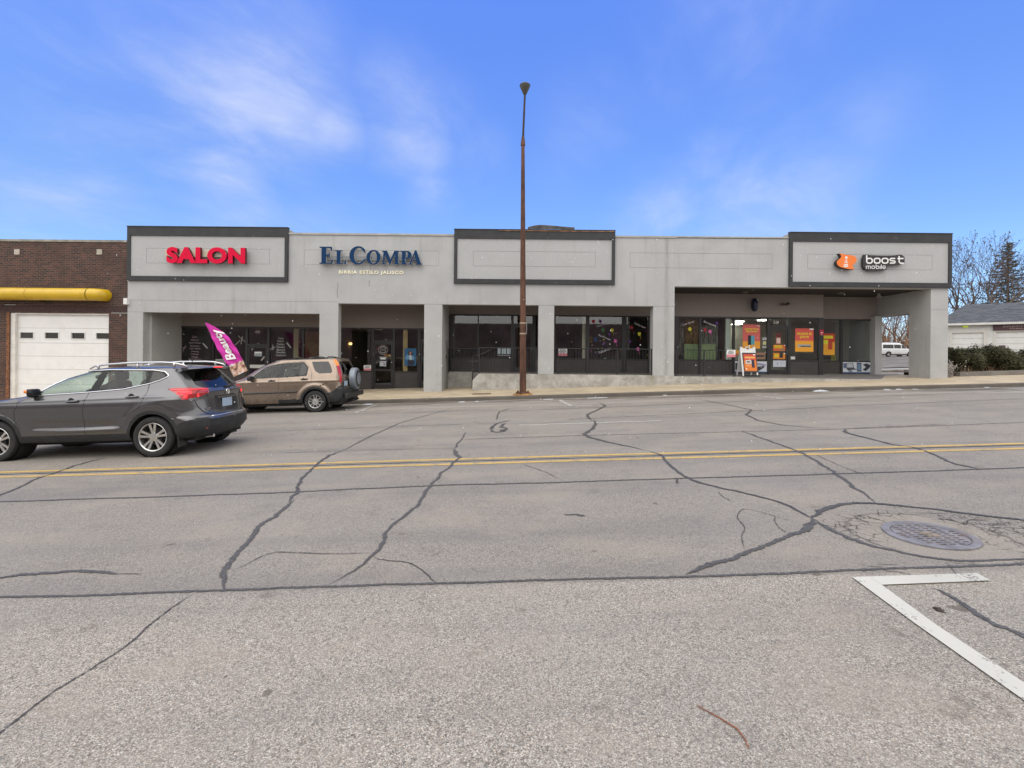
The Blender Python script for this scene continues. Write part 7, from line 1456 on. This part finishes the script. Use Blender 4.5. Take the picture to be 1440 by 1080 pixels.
c_ = PG(1357.5, 459); m = MB(); gbox(m, c_[0] - .14, c_[0] + .14, -.16, -.001, c_[1] - .08, c_[1] + .05); solo('wall_light', m, pbr('greenish_lamp', (.45, .55, .04), .4, emit=.35), 'small yellow green lamp under the white garage eave', 'light')
a, b_ = PG(1396.3, 464.8), PG(1400, 453.5); s0, s1 = a[0], a[0] + 5.2; z0, z1 = a[1], ze_ - .17
gs = thing('shop_sign', 'dark maroon board with pale lettering under the white garage eave', 'sign', gpt(s0, -.1, z0)); m = MB(); gbox(m, s0, s1, -.12, -.03, z0, z1); obj('board', m, pbr('maroon_board', (.060, .022, .028), .5, var=.15), gs)
for (s, u0, u1, v0, v1) in (("AYLDOY'S AUTO", .12, .62, .50, .82), ('WHEELS ATV  SERVICE', .20, .75, .16, .32)):
    mb = text_mesh(s, 0, 1, 0, 1, 0, .01, off=.01, res=2); mb.v = [gpt(s0 + (u0 + (u1 - u0) * x * 1.0) * (s1 - s0) * .75, -.13 + y, z0 + (v0 + (v1 - v0) * z) * (z1 - z0)) for x, y, z in mb.v]; obj('lettering', mb, dmat((.42, .33, .30)), gs)
# ------------------------------------------------------------------ trees
def branchmesh(m, base, direc, length, rad, depth, rg, up=.25, ang=.55, split=(2, 3), gnarl=.18, minr=.006, leafs=None, shrink=.74):
    p = Vector(base); d = Vector(direc).normalized(); pts = [p.copy()]; rs_ = [rad]; n = 4 if depth > 1 else 3
    for i in range(n):
        d = (d + Vector((rg.gauss(0, gnarl), rg.gauss(0, gnarl), rg.gauss(0, gnarl) + up * .12))).normalized(); p = p + d * (length / n); pts.append(p.copy()); rs_.append(max(minr, rad * (1 - .42 * (i + 1) / n)))
    m.tube(pts, rs_, 6 if rad > .04 else (4 if rad > .015 else 3), cap=False)
    if leafs is not None and depth <= 1: leafs.append((pts[-1], d.copy()))
    if depth <= 0: return
    k = rg.randint(*split)
    for j in range(k):
        a = d.orthogonal().normalized(); a.rotate(Matrix.Rotation(rg.uniform(0, 6.28), 3, d)); nd = (d * math.cos(ang) + a * math.sin(ang) * rg.uniform(.5, 1.25) + Vector((0, 0, up * .5))).normalized()
        st = pts[-1] if j < 2 else pts[rg.randint(1, n - 1)]
        branchmesh(m, st, nd, length * shrink * rg.uniform(.8, 1.15), rs_[-1] * rg.uniform(.62, .85), depth - 1, rg, up, ang, split, gnarl, minr, leafs, shrink)
bark = pbr('grey_bark', (.115, .085, .068), .9, var=.35, vscale=6); twigm = pbr('fine_twig', (.10, .068, .05), .9, var=.3)
def bare_tree(base, h, seed, label, r0=.16, stems=1, ang=.5, depth=5, buds=True, spread=.3, group=None, bk_=bark, minr=.01, up=.3):
    rg = random.Random(seed); t = thing('bare_tree', label, 'tree', base, group=group); tips = []
    m = MB(); first = MB(); b0 = Vector(base)
    for s_ in range(stems):
        a = 2 * math.pi * s_ / max(1, stems) + rg.uniform(-.4, .4); dr = Vector((math.cos(a) * spread * (stems > 1), math.sin(a) * spread * (stems > 1), 1)).normalized(); p = b0 + Vector((math.cos(a) * .12, math.sin(a) * .12, 0)) * (stems > 1); L0 = h * .30 * rg.uniform(.85, 1.1)
        top = p + dr * L0; first.tube([p, p + dr * L0 * .5, top], [r0, r0 * .85, r0 * .74], 10)
        for j in range(rg.choice((2, 3))):
            o = dr.orthogonal().normalized(); o.rotate(Matrix.Rotation(rg.uniform(0, 6.28), 3, dr)); branchmesh(m, top if j < 2 else p + dr * L0 * .7, (dr + o * rg.uniform(.25, .5)), h * .26 * rg.uniform(.85, 1.1), r0 * rg.uniform(.5, .7), depth, rg, up=up, ang=ang, leafs=tips, minr=minr, shrink=.76)
    obj('trunk', first, bk_, t, smooth=True); bm_ = m; m.cur = 1
    if buds and tips:
        for (p, d) in tips:
            if rg.random() < .5:
                r_ = rg.uniform(.03, .07); bm_.add([p + Vector((-r_, 0, 0)), p + Vector((r_, 0, r_ * .3)), p + Vector((0, r_, 2 * r_)), p + Vector((0, -r_, r_))], [(0, 1, 2), (0, 3, 1), (1, 3, 2), (0, 2, 3)])
    obj('crown', m, [bk_, twigm], t, smooth=True, recalc=False)
    return t
Yt = 47.; b1 = P(1368, 437, Yt); bare_tree((b1[0], Yt, 1.2), 11.0, 21, 'large bare tree with many upright limbs behind the grey shingle roof', r0=.26, stems=5, ang=.40, depth=5, spread=.30, up=.45)
b1 = P(1352, 445, 44.); bare_tree((b1[0], 44., 1.0), 8.6, 34, 'slimmer bare tree leaning left beside the stucco corner', r0=.20, stems=3, ang=.45, depth=5, spread=.35, up=.35)
b1 = P(1396, 437, 52.); bare_tree((b1[0], 52., 1.0), 9.5, 9, 'bare tree filling the gap left of the conifer', r0=.17, stems=3, ang=.5, depth=5, spread=.4, up=.25)
# conifer
rg = random.Random(4); Yc = 50.; cb1 = P(1417.5, 340, Yc); cbx = cb1[0]; ztop = cb1[2]; zb0 = 1.0; con = thing('conifer', 'tall ragged dark conifer at the right edge behind the garage roof', 'tree', (cbx, Yc, zb0))
m = MB(); m.tube([(cbx, Yc, zb0), (cbx + .05, Yc, (zb0 + ztop) / 2), (cbx, Yc, ztop)], [.22, .12, .02], 8); obj('trunk', m, bark, con, smooth=True)
mb_, mn = MB(), MB(); Hc = ztop - zb0
for i in range(150):
    t = (i / 150) ** .9; z = zb0 + 1.8 + (Hc - 1.9) * t; L_ = (2.9 * (1 - t) ** .75 + .30) * rg.uniform(.45, 1.15); a = i * 2.4 + rg.uniform(-.3, .3); d = Vector((math.cos(a), math.sin(a), 0))
    pts = [Vector((cbx, Yc, z)), Vector((cbx, Yc, z)) + d * L_ * .5 + Vector((0, 0, -.06 * L_)), Vector((cbx, Yc, z)) + d * L_ + Vector((0, 0, -.02 * L_ + .05))]; mb_.tube(pts, [.03, .02, .008], 4, cap=False)
    for k in range(int(17 * L_) + 8):
        u = rg.uniform(.15, 1.05); p = pts[0].lerp(pts[2], u) + Vector((rg.gauss(0, .10), rg.gauss(0, .10), -.06 * L_ * math.sin(3.14 * min(1, u)) + rg.gauss(-.03, .05))); s_ = rg.uniform(.07, .17)
        e1 = (d + Vector((rg.gauss(0, .6), rg.gauss(0, .6), rg.gauss(0, .25)))).normalized() * s_ * 1.7; e2 = Vector((rg.gauss(0, 1), rg.gauss(0, 1), rg.gauss(0, 1))).normalized() * s_ * .38
        mn.quad(p - e1 - e2 * .3, p + e2, p + e1, p - e2)
obj('branch', mb_, bark, con); 
def foliage(name, a, b_, sc=3.):
    m, nt, bs = newmat(name); g = nt.nodes.new('ShaderNodeNewGeometry'); r_ = g.outputs['Random Per Island']; pos = g.outputs['Position']
    col = mixc(r_, a, b_, nt); col = mixc(mapr(tn(nt, pos, sc, 4), .4, .65, 0, .55, nt=nt), col, [x * .55 for x in a], nt); nt.links.new(col, bs.inputs['Base Color']); bs.inputs['Roughness'].default_value = .7; bs.inputs['Specular IOR Level'].default_value = .25; return m
obj('needle_spray', mn, foliage('conifer_needles', (.045, .055, .032), (.11, .105, .06), .8), con, recalc=False)
# woods seen through the porch opening: separate trees over a brush mass
wbk = [pbr('warm_bark', (.20, .115, .07), .9, var=.4), pbr('brown_bark', (.13, .08, .055), .9, var=.4), pbr('pale_bark', (.26, .17, .11), .9, var=.4)]
WL = ['leftmost bare tree in the porch opening, beside the back pier', 'pale barked bare tree above the rear of the white van', 'warm brown bare tree above the middle of the white van', 'dark leaning bare tree over the white van windshield', 'bare tree partly behind the right jamb of the porch opening']
for i in range(5):
    Yw = 78 + (i * 5) % 13; px = 1238 + i * 10; b1 = P(px, 480, Yw)
    bare_tree((b1[0], Yw, 1.3), 11 + (i * 3) % 4, 50 + i, WL[i], r0=.20, stems=2, ang=.55, depth=4, buds=False, group='bare trees seen through the porch opening', bk_=wbk[i % 3], minr=.025, spread=.25)
m = MB(); rg = random.Random(2)
for i in range(1500):
    x = rg.uniform(46, 92); y = rg.uniform(80, 96); z = 1.2 + gz(60, 30) * 0; p = Vector((x, y, 1.0)); h = rg.uniform(2.5, 9.5) * rg.uniform(.5, 1); d = Vector((rg.gauss(0, .28), rg.gauss(0, .28), 1)).normalized()
    m.tube([p, p + d * h * .5, p + (d + Vector((rg.gauss(0, .15), rg.gauss(0, .15), 0))) * h], [.05, .035, .015], 3, cap=False)
    for k in range(6):
        q = p + d * h * rg.uniform(.3, .95); e = Vector((rg.gauss(0, 1), rg.gauss(0, 1), rg.uniform(.1, 1))).normalized(); m.tube([q, q + e * rg.uniform(.5, 1.6)], [.022, .010], 3, cap=False)
br_ = obj('brush', m, pbr('brush_brown', (.22, .125, .075), .95, var=.55, vscale=.6), None, recalc=False); tag(br_, 'brown leafless thicket at the back of the lot', 'brush', kind='stuff')
m = MB(); rg = random.Random(6)
for i in range(900):
    x = rg.uniform(48.5, 54); y = rg.uniform(52, 58); p = Vector((x, y, 1.0)); h = rg.uniform(1.5, 5.2); d = Vector((rg.gauss(0, .35), rg.gauss(0, .3), 1)).normalized(); m.tube([p, p + d * h], [.03, .012], 3, cap=False)
    for k in range(5): q = p + d * h * rg.uniform(.3, .95); e = Vector((rg.gauss(0, 1), rg.gauss(0, 1), rg.uniform(.1, 1))).normalized(); m.tube([q, q + e * rg.uniform(.3, 1.0)], [.012, .006], 3, cap=False)
br_ = obj('brush', m, pbr('brush_dark', (.10, .065, .05), .95, var=.4), None, recalc=False); tag(br_, 'dark brush between the stucco corner and the shingle roof', 'brush', kind='stuff')
# ------------------------------------------------------------------ hedge
def shrub(label, c0, hx, hy, hz_, n, seed, lobes, dry=.0, group=None):
    rg = random.Random(seed); t = thing('evergreen_shrub', label, 'shrub', (c0[0], c0[1], c0[2]), group=group); C0 = Vector(c0); m = MB(); core = MB(); tw_ = MB()
    blobs = [(C0 + Vector((rg.uniform(-.75, .75) * hx, rg.uniform(-.6, .6) * hy, rg.uniform(.3, .72) * hz_)), rg.uniform(.28, .42)) for _ in range(lobes)]
    blobs = [(c_, Vector((k * hx * .9, k * hy * 1.5, k * hz_ * .85))) for c_, k in blobs]
    for c_, s_ in blobs:
        for j in range(n // lobes):
            d = Vector((rg.gauss(0, 1), rg.gauss(0, 1), rg.gauss(0, 1))).normalized(); r_ = rg.uniform(.80, 1.08) if rg.random() < .85 else rg.uniform(1.05, 1.3); p = c_ + Vector((d.x * s_.x, d.y * s_.y, d.z * s_.z)) * r_
            if p.z < C0.z + .02: continue
            q = rg.uniform(.020, .048); nrm = (d + Vector((rg.gauss(0, .6), rg.gauss(0, .6), rg.gauss(0, .6) + .4))).normalized(); a = nrm.orthogonal().normalized(); a.rotate(Matrix.Rotation(rg.uniform(0, 6.28), 3, nrm)); b__ = nrm.cross(a)
            m.quad(p - a * q * 1.6, p - b__ * q * .5, p + a * q * 1.6, p + b__ * q * .5)
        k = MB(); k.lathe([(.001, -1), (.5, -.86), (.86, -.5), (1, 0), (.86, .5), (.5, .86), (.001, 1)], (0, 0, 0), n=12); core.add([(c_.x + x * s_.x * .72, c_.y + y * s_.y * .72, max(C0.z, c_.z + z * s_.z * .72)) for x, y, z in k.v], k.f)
    for j in range(50):
        d = Vector((rg.uniform(-.9, .9) * hx, rg.uniform(-.9, .2) * hy, 0)); p = C0 + d; tw_.tube([p, p + Vector((rg.gauss(0, .12), rg.gauss(0, .1), rg.uniform(.2, .5)))], [.010, .005], 3, cap=False)
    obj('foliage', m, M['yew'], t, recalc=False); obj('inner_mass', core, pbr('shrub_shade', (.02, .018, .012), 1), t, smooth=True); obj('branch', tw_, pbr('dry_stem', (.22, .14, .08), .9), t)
    return t
M['yew'] = foliage('yew_leaf', (.038, .042, .019), (.092, .088, .040), 2.2)
zb_ = lambda x, y: sz(x, YF) + .05
for (px, Y_, hx, hy, hz_, n, sd_, lb, lob) in ((1349, 21.6, .62, .7, 1.12, 9000, 1, 'leftmost dense dark evergreen shrub touching the stucco corner', 8), (1370, 22.2, .75, .8, 1.18, 11000, 2, 'tallest evergreen shrub in the middle of the hedge', 9), (1394, 22.0, .72, .8, 1.12, 10000, 3, 'evergreen shrub where the hedge top starts to dip', 9), (1421, 21.8, .80, .8, .86, 9000, 4, 'low evergreen shrub with dry stems near the right picture edge', 9), (1452, 22.3, .9, .8, .95, 8000, 5, 'evergreen shrub cut off by the right picture edge', 9)):
    x = X(px, Y_); shrub(lb, (x, Y_, zb_(x, Y_)), hx, hy, hz_ * 1.07, n, sd_, lob, group='evergreen shrubs of the hedge')
m = MB(); x0, x1 = X(1346, 20.7), X(1530, 20.7); n = 20
for i in range(n):
    a, b_ = x0 + (x1 - x0) * i / n, x0 + (x1 - x0) * (i + 1) / n; m.add([(a, 20.55, sz(a, 20)), (b_, 20.55, sz(b_, 20)), (b_, 20.55, sz(b_, 20) + .20), (a, 20.55, sz(a, 20) + .20), (a, 20.75, sz(a, 20) + .20), (b_, 20.75, sz(b_, 20) + .20)], [(0, 1, 2, 3), (3, 2, 5, 4)])
m.quad((x0, 20.55, sz(x0, 20) - .1), (x0, 20.55, sz(x0, 20) + .2), (x0, 23.5, sz(x0, 20) + .2), (x0, 23.5, sz(x0, 20) - .1))
solo('planter_kerb', m, M['slab'], 'low weathered concrete kerb in front of the hedge', 'kerb')
m = MB(); nx_ = 30; xs2 = np.linspace(X(1336), x1, nx_); 
bedm = pbr('leaf_litter', (.12, .08, .05), .95, var=.6, vscale=12, bump=.6, bscale=30); bed = sheet('soil', X(1334), x1, 20.76, 24, 30, 8, lambda x, y: sz(x, 20) + .16 + .03 * math.sin(x * 7) * math.sin(y * 9), bedm)
# dry grey weeds at the corner
rg = random.Random(8); m = MB(); cx_, cy_ = X(1341), 20.35
for i in range(140):
    p = Vector((cx_ + rg.gauss(0, .14), cy_ + rg.uniform(-.15, .3), sz(cx_, cy_))); h = rg.uniform(.15, .75); d = Vector((rg.gauss(0, .3), rg.gauss(0, .3), 1)); q = p + d * h; m.tube([p, q], [.004, .003], 3, cap=False)
    for k in range(3): e = q + Vector((rg.gauss(0, .05), rg.gauss(0, .05), rg.gauss(-.05, .08))); s_ = rg.uniform(.012, .03); m.quad(e + Vector((-s_, 0, 0)), e + Vector((0, 0, -s_)), e + Vector((s_, 0, 0)), e + Vector((0, .01, s_)))
solo('dry_weed', m, pbr('dry_weed', (.30, .27, .25), .9, var=.5, vscale=20), 'dry grey weeds at the foot of the right stucco corner', 'plant', recalc=False)
# dead leaves on the ramp wall by the railing
rg = random.Random(12); m = MB()
for i in range(40):
    x = rg.uniform(X(675), X(755)); y = YF + rg.uniform(.0, .2); s_ = rg.uniform(.015, .035); z = zpl + .005 + rg.random() * .01; a = rg.uniform(0, 3); m.quad((x - s_ * math.cos(a), y - s_ * math.sin(a), z), (x + .01, y - .01, z + .015), (x + s_ * math.cos(a), y + s_ * math.sin(a), z + .01), (x - .01, y + .01, z + .012))
o = solo('fallen_leaves', m, pbr('reddish_leaf', (.22, .06, .04), .8, var=.5, vscale=30), 'reddish dead leaves scattered on top of the pale ramp wall', 'leaves', kind='stuff', recalc=False)
# the other side of the street, seen only as reflections in glass and paint
m = MB(); rg = random.Random(31); x = -62.
while x < 70:
    w_ = rg.uniform(9, 17); h = rg.uniform(5.3, 6.6); m.box(x, x + w_, -24, -13.5 - rg.random(), -3, h + .0375 * x); x += w_ + .05
tag(obj('building', m, pbr('plain_brick', (.34, .21, .165), .9, var=.35, vscale=.5)), kind='structure')
m = MB()
for i in range(26):
    x = -60 + i * 4.9; m.box(x, x + 1.7, -12.48, -12.4, 1.2 + .0375 * x, 3.2 + .0375 * x)
# ------------------------------------------------------------------ falling snow: light flurry in the air
rg = random.Random(77); m = MB()
for i in range(360):
    Yq = rg.uniform(3.5, 16.5); x, y = rg.uniform(150, 1340), rg.uniform(330, 640); p = Vector(P(x, y, Yq))
    if p.z < gz(p.x, p.y) + .1: continue
    s_ = rg.uniform(.004, .0085) * (Yq / 10) ** .5
    m.add([p + Vector(v) * s_ for v in ((1, 0, 0), (-1, 0, 0), (0, 1, 0), (0, -1, 0), (0, 0, 1.3), (0, 0, -1.3))], [(0, 2, 4), (2, 1, 4), (1, 3, 4), (3, 0, 4), (2, 0, 5), (1, 2, 5), (3, 1, 5), (0, 3, 5)])
o = obj('snowflakes', m, pbr('snowflake', (.85, .86, .88), .6), None, recalc=False); tag(o, 'sparse small snowflakes drifting in the air over the street', 'snow', kind='stuff')
for me in bpy.data.meshes:
    if len(me.materials) == 0: me.materials.append(M['black'])
